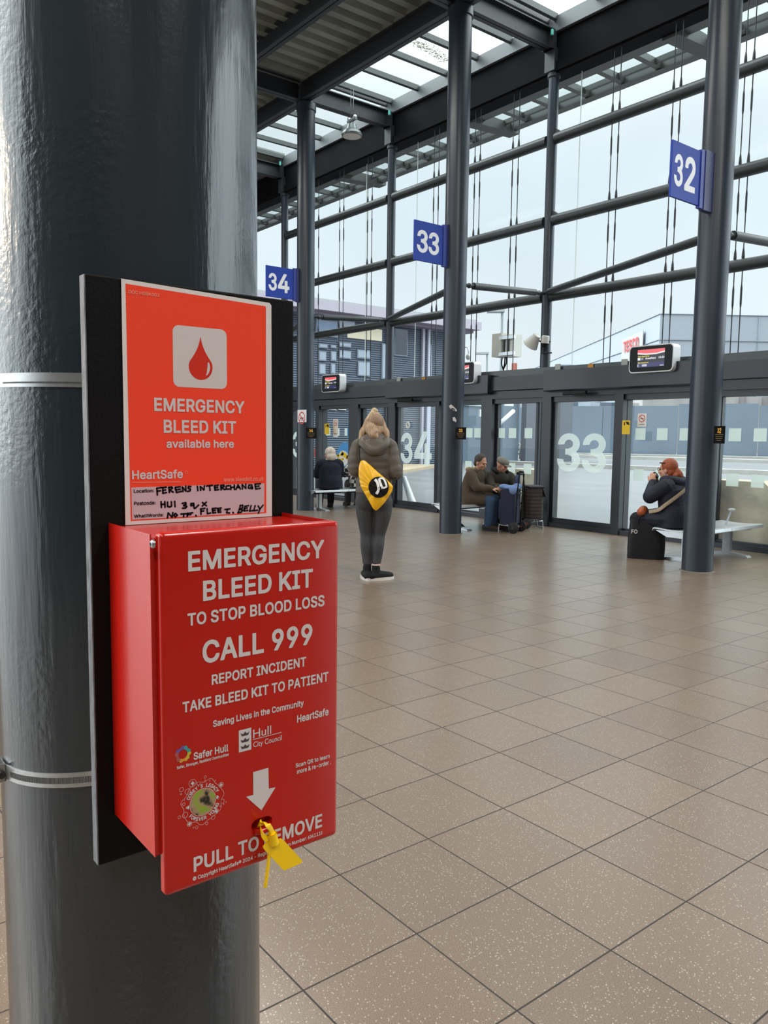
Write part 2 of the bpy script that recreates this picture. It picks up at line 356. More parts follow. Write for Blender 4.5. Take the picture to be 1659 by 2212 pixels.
GL = json.loads(r'''{" ":[37,[]],"&":[91,[[89,-3,90,-1,90,3,79,17,82,25,84,32,84,37,84,47,83,48,79,48,69,48,66,48,65,46,64,38,63,36,51,51,58,57,62,62,64,65,67,71,68,77,68,82,67,89,65,93,62,97,58,100,53,103,46,105,41,105,32,105,27,104,21,100,16,96,13,92,11,86,10,81,11,72,12,67,19,55,14,50,7,43,4,38,3,32,2,23,3,19,4,13,7,8,12,3,17,-1,23,-4,30,-5,42,-6,48,-5,57,-2,64,1,64,1,68,-4,70,-4,85,-4],[50,18,46,15,42,14,37,14,31,15,28,17,25,21,24,25,24,29,27,33,30,37,32,38,33,38],[37,68,32,75,32,79,33,82,35,84,38,86,41,86,43,85,45,84,46,81,47,79,44,74]]],"'":[43,[[12,59,24,58,28,59,29,60,31,91,31,101,30,103,29,104,26,104,14,104,11,104,10,102,9,95,11,62,11,60]]],",":[40,[[4,-27,8,-28,16,-28,19,-27,21,-26,31,11,31,16,30,17,26,18,14,18,11,18,9,16,3,-22,3,-25]]],"-":[92,[[70,50,69,52,65,52,23,52,20,52,19,51,18,49,18,35,20,33,23,33,65,33,69,33,70,34,70,36]]],".":[40,[[8,-1,13,-4,18,-5,25,-4,29,-2,31,2,32,6,32,12,30,17,25,20,19,21,14,21,10,19,7,16,5,10,6,4]]],"0":[92,[[45,86,49,85,53,82,56,79,59,73,62,61,63,45,61,33,57,23,54,19,52,16,48,15,44,14,40,15,37,17,35,19,31,24,29,29,27,35,26,51,27,65,29,71,31,76,34,81,37,83,41,85],[47,106,37,105,30,103,23,99,17,94,13,87,9,78,6,68,5,57,5,43,6,32,10,18,14,11,20,3,27,-2,34,-4,42,-6,52,-5,59,-3,65,0,71,5,76,12,81,22,83,32,84,45,84,55,83,70,79,82,75,90,68,98,64,101,55,104]]],"1":[92,[[80,-4,81,-1,81,11,80,14,76,15,60,15,59,16,58,102,57,104,54,104,39,104,36,104,13,87,13,85,13,70,13,68,14,67,17,66,20,67,36,78,37,78,37,16,36,15,16,15,12,14,11,11,11,-2,12,-4,16,-4,76,-4]]],"2":[92,[[9.4,-3.5,13.2,-4.3,75.9,-4.3,79.3,-3.7,80.4,-2.8,80.9,-0.7,80.9,11.7,80.4,13.8,79.3,14.7,75.9,15.3,41.6,15.3,40.7,15.7,59.8,35.7,69.3,46.9,72.7,51.5,75.3,55.9,77.2,60.0,78.4,64.1,79.2,69.3,79.2,77.0,78.7,81.1,77.2,86.0,75.3,90.0,72.5,93.9,68.5,97.9,64.3,100.8,58.2,103.6,53.7,104.8,47.2,105.7,41.2,105.7,33.4,104.5,30.0,103.6,26.2,102.0,21.4,99.1,16.6,94.9,12.4,89.1,11.0,85.9,9.7,82.1,8.6,75.0,8.7,69.1,9.1,68.2,10.1,67.3,13.6,66.7,24.2,66.7,28.1,67.5,29.1,69.1,30.3,76.0,31.8,79.1,33.0,80.9,34.7,82.6,37.4,84.4,39.6,85.3,42.9,86.0,45.2,86.0,48.5,85.3,51.3,84.1,54.6,81.7,57.2,78.0,58.1,75.5,58.5,72.7,57.8,69.1,56.3,65.6,54.0,61.9,51.1,58.1,44.1,50.1,9.0,12.9,8.5,12.0,8.2,10.3,8.2,-0.7,8.5,-2.4]]],"3":[62,[[26.8,100.0,23.2,99.5,20.4,98.8,15.6,96.8,11.4,93.9,7.9,90.5,4.6,85.7,2.4,80.5,1.2,74.8,1.2,70.1,1.8,69.8,17.9,71.3,18.3,75.2,20.0,78.7,22.4,81.2,25.8,82.9,29.0,83.2,31.7,82.7,34.0,81.7,36.3,79.7,38.1,77.1,39.0,73.9,39.0,70.5,38.1,67.4,37.0,65.6,34.9,63.5,32.2,61.9,28.6,61.2,28.3,60.0,20.1,59.9,20.1,44.8,20.4,44.4,28.3,44.4,28.6,42.5,30.9,42.2,33.1,41.5,35.2,40.3,37.2,38.5,39.3,35.2,40.3,32.4,40.5,28.5,39.7,25.0,38.0,21.8,35.3,19.0,32.2,17.4,30.4,17.0,28.0,16.8,24.9,17.4,22.8,18.4,20.6,20.0,19.0,21.8,17.8,23.8,17.0,26.0,16.6,28.5,16.5,31.4,0.2,33.8,-0.2,31.1,-0.2,28.2,0.6,22.3,2.4,17.2,5.1,12.4,9.0,7.9,13.5,4.4,18.8,1.8,24.1,0.4,26.8,0.1,30.3,0.1,33.9,0.6,38.2,1.8,42.0,3.5,45.5,5.7,49.2,9.0,51.8,12.1,53.6,15.1,55.6,19.4,56.7,23.4,57.3,28.2,57.2,32.2,56.5,36.6,55.3,40.6,53.3,44.8,50.1,49.2,47.4,52.1,51.3,56.7,54.1,62.1,55.6,67.8,55.9,73.8,55.2,78.7,53.4,83.9,50.9,88.4,48.7,91.1,46.8,93.0,42.3,96.3,37.6,98.5,32.4,99.8]]],"4":[92,[[63.9,103.7,60.5,104.3,49.1,104.3,46.2,103.9,44.7,103.1,4.3,35.1,3.5,32.0,3.5,20.0,4.0,17.9,5.0,16.9,8.5,16.3,49.8,16.3,50.6,16.1,51.1,15.0,51.3,-1.9,52.3,-3.5,56.1,-4.3,66.8,-4.3,70.6,-3.5,71.5,-2.4,71.8,-0.7,71.8,15.0,72.0,15.8,73.1,16.3,80.5,16.3,83.3,16.8,84.5,17.3,85.3,18.8,85.5,32.7,84.9,34.8,84.3,35.5,82.5,36.1,80.5,36.3,73.1,36.3,72.3,36.6,71.9,37.1,71.8,63.0,71.3,65.1,70.2,66.1,66.8,66.7,56.1,66.7,52.7,66.1,51.6,65.1,51.1,63.0,51.1,37.7,50.6,36.6,49.8,36.3,30.8,36.3,30.0,36.5,29.8,37.1,64.5,96.0,65.3,97.8,65.5,100.7,64.9,102.8]]],"5":[92,[[75,104,71,104,19,104,16,104,15,102,9,51,9,47,12,46,25,44,28,45,33,48,39,50,44,50,48,49,52,47,56,43,59,37,60,32,59,26,54,19,50,16,44,14,38,15,33,19,30,22,28,28,27,29,23,30,12,30,8,29,7,26,8,21,9,16,11,11,14,6,18,3,25,-2,31,-4,40,-6,46,-6,58,-4,64,-1,70,3,75,9,78,15,80,20,81,27,81,40,79,46,77,51,72,59,64,65,55,69,43,70,32,68,32,68,34,84,35,85,71,85,75,86,76,88,76,101]]],"6":[92,[[66,104,62,104,50,104,46,103,18,62,12,52,10,46,8,36,8,28,9,22,11,15,14,10,18,4,23,0,31,-4,37,-5,47,-6,55,-4,61,-2,67,1,72,5,76,11,79,19,81,27,80,38,78,46,75,52,70,59,63,63,56,65,46,66,67,96,67,101,67,103],[46,14,40,15,34,18,30,24,29,30,30,37,34,43,38,46,43,48,49,47,54,44,58,38,60,32,59,25,56,21,52,16]]],"8":[92,[[41,106,32,104,24,101,19,98,16,94,12,89,10,82,10,79,10,69,13,59,18,53,13,47,8,40,6,33,6,23,7,18,9,12,13,6,18,2,25,-2,32,-4,41,-6,48,-6,57,-4,63,-3,67,-1,73,3,78,9,81,14,83,20,83,29,82,35,80,42,75,48,71,53,76,60,79,68,79,81,76,90,69,98,61,103,52,105],[31,74,32,78,36,83,42,86,46,86,51,85,55,82,57,78,58,73,56,68,53,65,49,62,43,61,39,62,34,65,32,70],[27,27,28,31,29,33,33,38,38,41,44,42,50,41,56,38,60,33,62,28,61,23,58,19,52,15,46,14,39,15,33,18,29,22]]],"9":[92,[[23,-4,26,-4,39,-4,43,-3,70,37,76,47,79,55,81,65,81,72,80,80,77,86,74,92,68,98,63,102,58,104,47,106,41,106,34,104,27,102,22,99,17,94,13,89,10,83,8,73,8,65,10,55,13,48,19,42,23,39,32,35,42,33,22,3,22,-2],[43,86,49,85,54,82,58,76,60,70,59,64,56,59,52,54,46,52,42,52,39,53,35,56,31,62,29,68,30,75,33,79,37,84]]],":":[40,[[8,72,7,70,6,66,5,60,7,55,10,52,13,50,19,49,25,50,30,54,32,58,32,64,31,68,29,72,24,75,17,75,12,74],[8,-1,13,-4,18,-5,25,-4,29,-2,31,2,32,6,32,12,30,17,25,20,19,21,14,21,10,19,7,16,5,10,6,4]]],"A":[97,[[40,104,36,104,35,101,0,5,-1,1,-1,-2,0,-4,4,-4,16,-4,20,-3,30,23,30,23,63,24,65,23,74,-3,78,-4,90,-4,94,-4,95,-2,95,4,59,102,57,104,56,104],[47,72,57,44,56,43,37,44]]],"B":[92,[[9,104,7,101,7,-1,8,-3,9,-4,12,-4,52,-4,65,-2,71,0,75,2,79,6,83,11,86,18,86,23,86,33,84,41,80,47,74,53,80,59,81,62,82,69,82,80,80,87,78,91,74,96,70,99,64,102,58,103,51,104,12,104],[29,40,30,41,50,41,56,39,60,37,64,32,65,28,64,23,61,19,55,16,51,16,30,16,29,17],[29,61,29,83,29,84,51,84,57,82,60,78,61,75,61,70,58,65,55,63,50,61,46,60,30,60]]],"C":[103,[[75,101,66,104,56,106,46,105,36,103,29,100,21,95,14,87,9,78,5,67,4,56,4,44,6,30,9,22,15,12,22,5,31,-1,39,-4,49,-6,59,-5,69,-3,78,1,86,6,90,12,94,18,97,28,97,34,96,35,92,36,81,36,77,35,72,25,69,21,64,18,58,16,53,15,45,16,38,20,33,24,29,31,26,40,25,50,25,58,28,67,31,72,34,77,39,81,44,84,48,85,53,85,57,85,64,82,69,79,72,76,74,72,76,66,78,65,81,64,92,64,96,65,97,68,97,72,95,79,92,85,85,94,80,98]]],"D":[101,[[29,16,29,17,29,84,30,84,47,84,56,82,61,80,65,76,69,70,72,64,74,57,74,49,73,42,71,34,69,29,65,24,57,19,51,17,46,16],[9,-4,12,-4,47,-4,60,-2,67,0,74,3,80,8,86,15,91,26,94,37,95,46,95,55,94,64,92,73,89,81,82,90,76,96,64,102,51,104,12,104,9,104,8,103,7,101,7,-1]]],"E":[85,[[77,-4,78,-1,78,12,78,14,77,15,73,16,30,16,29,17,29,39,29,40,69,41,73,41,74,44,74,57,74,59,73,60,69,61,29,61,29,84,30,84,72,84,76,85,77,86,77,88,77,101,77,103,76,104,72,104,12,104,9,104,7,101,7,-1,8,-3,9,-4,12,-4,73,-4]]],"F":[83,[[9,-4,12,-4,24,-4,27,-4,29,-2,29,38,29,39,67,39,71,40,72,41,72,43,72,55,72,57,71,58,67,59,29,59,29,83,30,84,72,84,75,85,76,86,77,88,77,101,76,104,72,104,12,104,9,104,8,103,7,101,7,-1,8,-3]]],"G":[105,[[35,103,25,98,17,91,11,84,7,74,5,66,4,56,4,41,5,34,7,26,11,17,17,9,24,3,32,-2,39,-4,50,-6,59,-5,70,-3,78,0,84,5,91,12,95,19,97,26,98,34,98,51,98,53,97,54,93,55,56,55,52,54,51,51,51,38,52,36,56,35,75,35,76,34,73,26,71,22,66,19,58,15,53,15,48,15,42,17,36,21,31,27,28,33,26,40,25,50,26,59,27,65,31,73,36,79,41,82,48,85,52,85,57,85,62,83,65,81,71,76,77,66,79,65,93,64,96,65,97,67,98,70,96,76,92,85,88,91,82,96,75,101,66,104,56,106,46,105]]],"H":[104,[[9,-4,12,-4,24,-4,27,-4,29,-2,29,40,30,41,72,41,73,40,73,-2,74,-4,78,-4,89,-4,93,-4,94,-3,94,-1,94,101,93,104,89,104,78,104,74,104,73,103,73,101,73,62,71,61,29,61,29,62,29,101,28,103,27,104,24,104,12,104,9,104,8,103,7,101,7,-1]]],"I":[62,[[56,-4,57,-3,57,-1,57,12,57,14,55,15,41,16,40,17,40,83,41,84,52,84,56,85,57,88,57,102,56,104,52,104,7,104,3,104,2,103,2,101,2,88,2,86,5,85,17,84,19,83,19,17,18,16,7,16,3,15,2,12,2,-2,3,-4,7,-4,52,-4]]],"J":[81,[[69,104,66,104,54,104,50,104,49,102,49,30,48,23,45,18,42,16,38,14,33,15,29,17,26,20,25,23,24,29,23,36,22,38,19,38,7,38,4,38,2,36,2,24,3,18,5,12,9,5,15,0,19,-2,25,-4,34,-6,42,-5,49,-4,55,-1,61,2,65,8,68,12,70,18,71,25,71,101,70,103]]],"K":[94,[[92,-3,92,-1,92,4,55,56,91,96,92,99,92,103,91,104,87,104,72,104,68,104,29,62,29,102,27,104,24,104,12,104,9,104,7,101,7,-1,8,-3,9,-4,12,-4,24,-4,27,-4,28,-3,29,-1,29,30,38,40,69,-3,74,-4,87,-4]]],"L":[80,[[9,104,8,103,7,101,7,-1,8,-3,9,-4,12,-4,70,-4,74,-4,75,-1,75,12,75,14,74,15,70,16,30,16,29,16,29,102,28,104,24,104,12,104]]],"M":[126,[[115,103,111,104,94,104,91,104,90,103,62,31,34,103,33,104,29,104,12,104,8,103,7,101,7,-1,8,-3,12,-4,23,-4,27,-4,28,-2,28,57,52,-2,53,-4,57,-4,69,-4,71,-2,95,56,95,-2,96,-4,100,-4,111,-4,115,-3,116,-1,116,101]]],"N":[105,[[95,103,90,104,79,104,76,104,74,102,74,35,31,103,26,104,12,104,8,103,7,101,7,-1,8,-3,12,-4,24,-4,27,-4,29,-2,29,65,72,-3,76,-4,90,-4,95,-3,95,-1,95,101]]],"O":[107,[[67,104,56,106,49,106,36,103,27,99,21,95,14,87,9,79,5,68,4,56,4,44,5,33,9,22,14,13,21,5,29,0,39,-4,49,-6,59,-5,69,-3,77,0,86,7,90,12,96,20,99,30,101,44,101,55,100,67,96,78,91,87,86,93,77,100],[53,15,48,15,43,17,38,20,33,24,29,30,27,35,26,41,25,50,25,58,27,65,32,74,35,78,41,82,46,84,52,85,57,85,63,83,67,80,71,77,74,73,77,67,79,59,80,51,79,38,77,32,73,26,69,21,65,18,59,16]]],"P":[90,[[9,-4,12,-4,24,-4,27,-4,28,-3,29,-1,29,31,29,32,51,32,63,34,72,39,76,43,80,47,82,53,84,60,85,70,84,78,81,86,78,91,73,96,70,99,61,102,50,104,12,104,9,104,8,103,7,101,7,-1],[29,84,45,85,50,84,55,83,59,80,61,76,63,70,62,63,59,57,56,54,50,52,29,52]]],"Q":[107,[[54,85,60,84,64,82,69,79,72,75,75,71,78,64,80,57,80,49,78,36,75,29,73,26,72,26,64,35,61,36,49,36,45,35,44,32,44,29,54,16,54,15,52,15,48,15,41,17,36,21,32,25,27,35,25,41,25,50,26,59,27,66,30,71,34,77,39,81,44,84,49,85],[95,-13,96,-10,96,-6,86,7,93,15,97,23,100,34,101,44,101,56,100,66,97,76,93,84,88,92,81,97,73,102,65,104,57,106,44,105,34,103,26,99,21,95,13,86,8,77,5,64,4,56,4,44,4,36,7,25,12,16,17,9,21,5,27,0,35,-3,41,-5,50,-6,59,-5,68,-4,76,-13,79,-14,91,-14]]],"R":[91,[[9,104,7,101,7,-1,8,-3,9,-4,12,-4,24,-4,28,-3,29,-1,29,34,30,35,44,35,45,34,46,33,66,-3,70,-4,83,-4,87,-4,88,-2,88,3,69,38,69,39,74,43,79,48,82,53,84,61,85,65,84,78,82,85,79,91,74,96,70,99,65,102,58,103,50,104,12,104],[29,84,49,84,54,83,57,81,61,78,63,71,63,66,61,61,57,57,51,55,45,54,29,55,29,56]]],"S":[90,[[57,104,49,106,40,106,32,104,25,102,18,98,13,94,9,89,7,82,6,77,6,70,7,65,10,58,15,52,20,48,27,45,55,36,61,32,63,28,62,23,58,18,52,15,44,14,36,15,30,19,27,22,25,29,23,31,20,31,8,31,4,30,3,28,4,19,6,14,9,8,14,3,17,0,22,-2,28,-4,40,-6,48,-6,57,-5,64,-3,72,1,76,5,81,11,84,18,85,23,84,35,81,42,76,49,70,53,64,56,36,65,30,69,28,72,28,76,30,81,37,85,44,86,52,84,57,82,60,78,62,72,63,71,67,70,78,70,82,71,83,74,83,81,80,87,78,91,74,96,69,100,63,103]]],"T":[91,[[50,-4,54,-4,55,-1,55,84,56,84,81,84,85,85,86,88,86,102,85,104,81,104,7,104,4,104,2,103,2,101,2,88,3,85,7,84,32,84,33,84,34,-2,35,-4,37,-4]]],"U":[104,[[9,104,7,101,7,30,10,19,14,11,20,4,27,-1,34,-3,42,-5,54,-6,63,-5,72,-2,79,2,86,8,89,13,92,18,94,25,94,29,94,101,94,103,93,104,89,104,78,104,74,104,73,102,73,35,72,30,69,24,65,19,59,16,50,14,42,16,37,19,32,24,29,31,29,35,29,102,27,104,24,104,12,104]]],"V":[97,[[0,103,-1,101,0,96,36,-3,37,-4,41,-4,54,-4,58,-4,59,-2,94,94,95,99,95,103,94,104,90,104,78,104,75,104,74,103,47,27,21,102,19,104,16,104,4,104]]],"W":[137,[[135,103,134,104,131,104,119,104,116,104,115,103,97,35,79,102,77,104,74,104,61,104,57,104,55,99,38,35,20,103,19,104,16,104,4,104,0,103,-1,102,-1,97,27,-3,31,-4,45,-4,48,-4,49,-2,67,63,86,-3,87,-4,90,-4,104,-4,108,-3,109,1,135,96,136,99]]],"X":[96,[[0,-3,4,-4,18,-4,21,-4,47,32,72,-4,76,-4,89,-4,93,-3,94,-1,93,4,61,51,91,96,92,101,91,103,87,104,74,104,70,104,47,70,24,104,20,104,7,104,3,103,2,101,2,96,33,51,0,4,-1,-1]]],"Y":[95,[[41,-4,52,-4,55,-4,57,-2,57,39,93,96,94,101,93,103,92,104,89,104,76,104,71,103,46,63,22,103,17,104,4,104,0,104,-1,102,-1,99,0,96,35,39,36,-1,37,-4]]],"a":[79,[[69,-4,71,-1,71,52,69,61,66,68,63,72,56,76,50,78,40,80,26,78,20,77,13,73,8,67,5,62,4,56,5,53,16,50,21,50,23,51,26,55,30,58,35,60,40,61,44,60,47,58,49,54,50,51,49,50,47,49,31,47,19,45,12,41,7,38,3,32,2,25,2,14,3,10,5,6,9,1,13,-1,19,-4,26,-6,34,-6,39,-5,45,-4,49,-2,52,-4,55,-4,66,-4],[50,30,49,26,48,21,45,17,40,15,35,13,31,13,26,16,23,19,23,23,25,25,28,27,34,28,49,31]]],"b":[86,[[7,104,6,101,6,-1,7,-3,8,-4,11,-4,21,-4,25,-3,27,-1,35,-5,42,-6,48,-6,57,-4,63,-1,68,2,74,9,78,16,80,24,81,31,80,48,78,58,75,64,71,69,66,74,61,77,54,79,45,80,39,79,33,78,27,75,27,101,26,103,25,104,22,104,11,104],[45,60,50,59,53,56,56,53,59,45,60,35,58,26,54,19,49,15,42,14,39,14,36,16,33,18,31,21,28,29,27,34,27,40,28,48,33,56,39,60]]],"c":[80,[[61,75,54,78,45,80,36,80,29,79,21,75,15,71,10,65,7,60,4,52,2,42,2,32,4,22,6,15,11,7,18,1,24,-3,30,-5,38,-6,44,-6,55,-4,60,-1,66,2,70,7,74,13,76,19,76,22,75,23,73,25,60,27,56,26,52,19,48,15,41,13,36,14,32,16,29,20,26,25,24,30,23,38,25,48,29,55,33,58,35,59,38,60,42,60,47,59,53,54,56,48,58,47,63,48,74,51,75,53,75,56,73,63,69,69]]],"d":[86,[[76,104,72,104,62,104,58,104,57,103,57,101,56,75,50,78,43,80,34,80,28,79,20,76,16,73,11,68,8,63,5,56,3,45,2,32,3,25,5,17,9,10,15,2,21,-2,28,-5,36,-6,41,-6,48,-5,52,-4,57,-1,58,-3,62,-4,72,-4,76,-4,77,-3,77,-1,77,101],[39,60,45,59,48,58,51,55,55,48,57,38,56,29,53,21,48,16,45,15,41,14,35,14,32,16,29,19,25,26,23,35,24,45,27,52,32,58,35,59]]],"e":[82,[[27,78,21,76,16,72,10,65,6,57,3,49,2,42,3,29,5,18,8,12,13,5,19,0,25,-3,30,-5,39,-6,50,-5,58,-3,65,1,73,8,76,16,76,20,75,21,64,25,59,25,56,24,54,19,50,16,44,14,39,14,33,16,29,19,25,25,24,28,25,29,72,29,76,30,77,33,77,42,76,52,74,58,72,64,69,68,62,74,56,77,50,79,40,80,34,79],[25,48,27,53,30,56,35,59,39,60,43,60,48,58,52,55,55,49,54,48]]],"f":[52,[[15,-4,27,-4,31,-4,32,-2,32,59,34,60,47,60,49,62,49,64,49,75,48,78,44,79,33,79,32,80,32,84,33,86,36,88,39,89,44,88,48,89,49,90,52,101,52,105,50,107,42,108,33,108,26,107,21,105,17,101,13,95,12,89,11,79,0,79,-2,78,-3,77,-3,64,-3,62,0,60,10,60,12,59,12,-1,13,-3]]],"g":[86,[[77,78,73,79,60,78,58,78,56,75,50,78,45,79,38,80,29,79,23,77,17,74,12,68,8,63,5,57,3,50,2,42,2,33,3,25,5,20,8,13,10,9,15,4,19,2,24,-1,29,-2,34,-3,42,-3,50,-2,56,1,57,0,56,-6,54,-9,50,-12,45,-14,38,-15,33,-13,28,-10,24,-5,21,-4,17,-4,8,-9,6,-11,6,-13,6,-16,7,-18,13,-26,18,-29,25,-32,32,-33,37,-34,49,-33,58,-31,63,-29,69,-25,73,-20,77,-11,78,-3,78,75],[42,60,47,58,50,56,53,54,56,46,57,37,55,28,51,21,46,17,43,16,39,16,32,18,28,23,24,31,23,39,25,48,29,55,32,58,35,59]]],"h":[83,[[7,104,6,101,6,-1,7,-3,8,-4,11,-4,22,-4,25,-4,26,-3,27,-1,27,44,27,48,29,52,32,56,37,60,42,60,46,59,50,57,53,52,53,49,54,43,54,-2,56,-4,59,-4,70,-4,74,-4,75,-1,75,49,73,59,70,68,63,75,58,78,53,79,46,80,39,79,32,78,27,75,27,101,26,103,25,104,22,104,11,104]]],"i":[35,[[24,79,9,79,7,78,6,77,6,-1,7,-3,9,-4,24,-4,26,-4,27,-2,27,75,26,78],[5,102,4,99,4,91,5,88,9,85,16,83,21,83,25,85,28,88,29,92,29,99,28,102,24,105,19,107,14,107,9,106]]],"k":[77,[[7,104,6,101,6,-1,7,-3,8,-4,11,-4,22,-4,25,-4,26,-3,27,-1,27,24,27,26,30,27,54,-4,58,-4,72,-4,76,-4,77,-1,76,4,47,42,47,43,74,71,75,74,74,77,73,78,70,79,57,79,53,78,27,52,26,102,25,104,22,104,11,104]]],"l":[40,[[9,104,7,103,6,101,6,13,7,8,9,3,11,0,16,-3,25,-5,36,-4,39,-3,40,0,39,4,38,12,36,14,28,15,27,16,27,20,27,102,26,103,24,104]]],"m":[122,[[113,-3,114,-1,114,56,112,63,110,68,107,72,104,75,100,77,96,79,87,80,80,80,74,78,69,76,63,72,57,76,54,78,44,80,36,79,31,78,27,76,25,78,21,79,11,79,8,78,7,77,6,75,6,-1,7,-4,11,-4,22,-4,25,-4,26,-2,27,46,27,50,29,54,31,57,35,60,39,61,43,60,45,58,47,56,49,53,50,49,50,-1,51,-3,55,-4,65,-4,69,-4,70,-2,71,50,72,54,74,57,78,60,82,61,86,60,89,58,91,55,93,52,93,-2,95,-4,98,-4,109,-4,112,-4]]],"n":[83,[[74,-4,75,-1,74,54,72,64,68,71,63,75,60,77,54,79,49,80,43,80,37,79,32,78,27,75,25,78,23,79,11,79,7,78,6,75,6,-1,7,-3,11,-4,22,-4,25,-4,26,-3,27,-1,27,44,27,48,29,52,32,56,37,60,42,60,46,59,50,57,53,52,53,49,54,43,54,-2,56,-4,59,-4,70,-4]]],"o":[84,[[41,13,35,15,30,18,25,26,23,35,24,44,28,53,33,58,36,60,39,60,44,60,46,59,52,55,56,48,58,38,57,29,54,21,51,18,48,15],[25,-3,33,-5,44,-6,50,-5,57,-3,64,1,70,6,73,12,76,18,78,26,79,38,78,48,76,57,73,63,69,69,63,74,55,78,47,79,41,80,31,79,25,77,18,74,12,68,7,61,5,56,3,45,2,32,3,25,5,18,9,11,14,4,20,0]]],"p":[86,[[7,-32,11,-32,22,-32,25,-32,26,-31,27,-29,27,-1,34,-4,39,-5,46,-6,55,-5,60,-3,65,0,71,5,75,11,78,17,80,26,81,43,80,50,77,59,74,65,68,72,63,75,55,79,47,80,43,80,35,79,32,78,27,75,25,78,23,79,11,79,8,78,7,77,6,75,6,-29],[44,14,38,15,32,19,29,25,27,35,27,44,28,48,31,53,36,58,38,60,43,61,49,59,54,56,58,49,60,40,59,29,56,21,51,16]]],"r":[54,[[8,-4,11,-4,22,-4,25,-4,26,-3,27,-1,27,46,27,50,30,55,36,59,40,60,48,59,51,60,52,63,52,76,51,79,46,80,40,80,32,79,27,76,25,78,21,79,11,79,8,78,7,77,6,75,6,-1,7,-3]]],"s":[74,[[52,77,47,79,37,80,25,79,20,77,15,74,10,69,7,64,5,58,5,50,7,43,9,39,15,34,21,31,44,25,47,23,48,21,47,18,44,15,39,14,34,13,30,14,26,17,24,20,22,24,21,24,15,25,4,22,3,21,3,16,6,8,11,2,18,-3,24,-5,32,-6,39,-6,49,-4,54,-3,60,1,64,5,67,9,69,15,69,25,68,32,65,36,61,39,55,43,32,49,27,52,26,54,27,57,30,59,34,61,38,61,42,60,45,58,49,52,50,51,56,51,67,54,68,55,68,60,64,67,60,73]]],"t":[47,[[44,-4,46,-2,46,2,43,13,42,14,39,15,34,14,31,15,30,17,29,22,29,59,30,60,39,60,43,61,44,64,44,77,43,78,41,79,29,79,29,93,28,96,24,97,13,97,10,96,9,95,8,93,8,79,-1,78,-3,77,-3,75,-3,64,-3,61,0,60,7,60,8,59,8,17,10,8,13,2,17,-1,21,-3,31,-5,36,-5]]],"u":[83,[[7,78,6,75,6,23,7,16,9,10,13,3,17,0,21,-2,27,-4,33,-5,44,-4,48,-3,54,0,55,-3,57,-4,70,-4,74,-3,75,-1,75,75,74,78,70,79,59,79,56,78,55,77,54,75,54,33,53,26,51,21,47,17,42,14,38,14,34,15,32,17,29,21,27,25,27,29,26,77,25,78,22,79,11,79]]],"v":[79,[[76,78,72,79,60,79,57,78,56,77,38,29,21,77,19,78,16,79,4,79,1,78,0,77,-1,75,-1,71,29,-4,32,-4,44,-4,47,-4,49,-3,77,71,77,75]]],"w":[114,[[111,77,110,78,106,79,95,79,92,78,91,78,78,34,66,78,65,78,61,79,50,79,46,78,45,77,33,34,21,78,20,78,16,79,5,79,1,78,0,77,0,72,23,-3,28,-4,38,-4,42,-4,43,-3,56,41,69,-3,70,-4,73,-4,84,-4,88,-3,89,0,111,70,111,74]]],"x":[77,[[1,-3,5,-4,17,-4,21,-4,37,20,53,-4,57,-4,69,-4,73,-3,74,-1,74,4,50,38,73,71,73,75,72,78,68,79,56,79,52,78,37,57,23,78,19,79,6,79,2,78,1,75,2,71,24,38,1,4,0,-1]]],"y":[79,[[7,-31,15,-33,20,-33,28,-31,35,-27,41,-21,44,-15,77,72,77,75,76,78,72,79,60,79,57,78,56,77,38,29,20,78,16,79,4,79,1,78,0,77,-1,75,0,71,27,0,24,-8,21,-12,18,-13,11,-13,8,-14,5,-26,5,-30]]],"©":[128,[[33,34,38,27,43,23,48,20,54,18,63,16,69,17,76,19,80,21,87,27,92,34,94,42,94,46,93,47,89,48,78,48,75,48,74,47,72,42,69,39,66,37,62,37,58,38,53,42,50,47,50,52,51,55,54,59,58,62,62,63,66,63,70,61,72,58,75,53,76,52,79,52,90,52,93,52,95,54,95,58,93,65,91,69,88,73,83,77,78,80,72,82,67,83,57,83,50,81,44,78,40,75,36,70,33,65,31,59,30,47,31,41],[109,82,106,87,100,93,94,97,84,102,74,105,67,106,58,106,50,105,40,101,29,96,20,87,15,81,10,70,7,60,7,45,8,37,11,26,17,17,24,9,32,2,41,-2,52,-5,59,-6,66,-6,75,-5,86,-1,95,4,105,13,110,20,115,28,117,38,118,44,118,61,115,72],[66,85,71,84,78,82,83,79,88,74,92,68,96,62,97,56,98,48,97,42,95,36,91,30,86,24,80,20,73,16,67,15,60,14,53,16,47,19,40,23,36,27,33,32,29,38,28,44,27,50,28,58,30,64,33,69,38,75,45,81,52,84,59,85]]],"®":[94,[[27,78,27,47,27,46,24,50,22,55,21,59,20,64,23,71],[77,93,72,98,66,101,58,104,50,106,41,106,32,104,24,100,16,95,10,88,6,82,3,73,2,67,3,53,5,46,8,39,14,32,20,27,28,22,34,20,42,19,48,19,60,21,67,24,75,29,79,33,84,40,87,48,89,57,89,68,87,76,83,85],[36,40,41,40,44,41,44,51,50,41,55,40,50,37,46,37,41,37],[35,85,42,87,50,87,58,84,64,78,69,70,71,62,69,55,66,49,66,49,62,57,64,61,65,66,65,74,62,79,59,82,54,84],[44,67,45,70,47,69,47,67,45,67]]]}''')
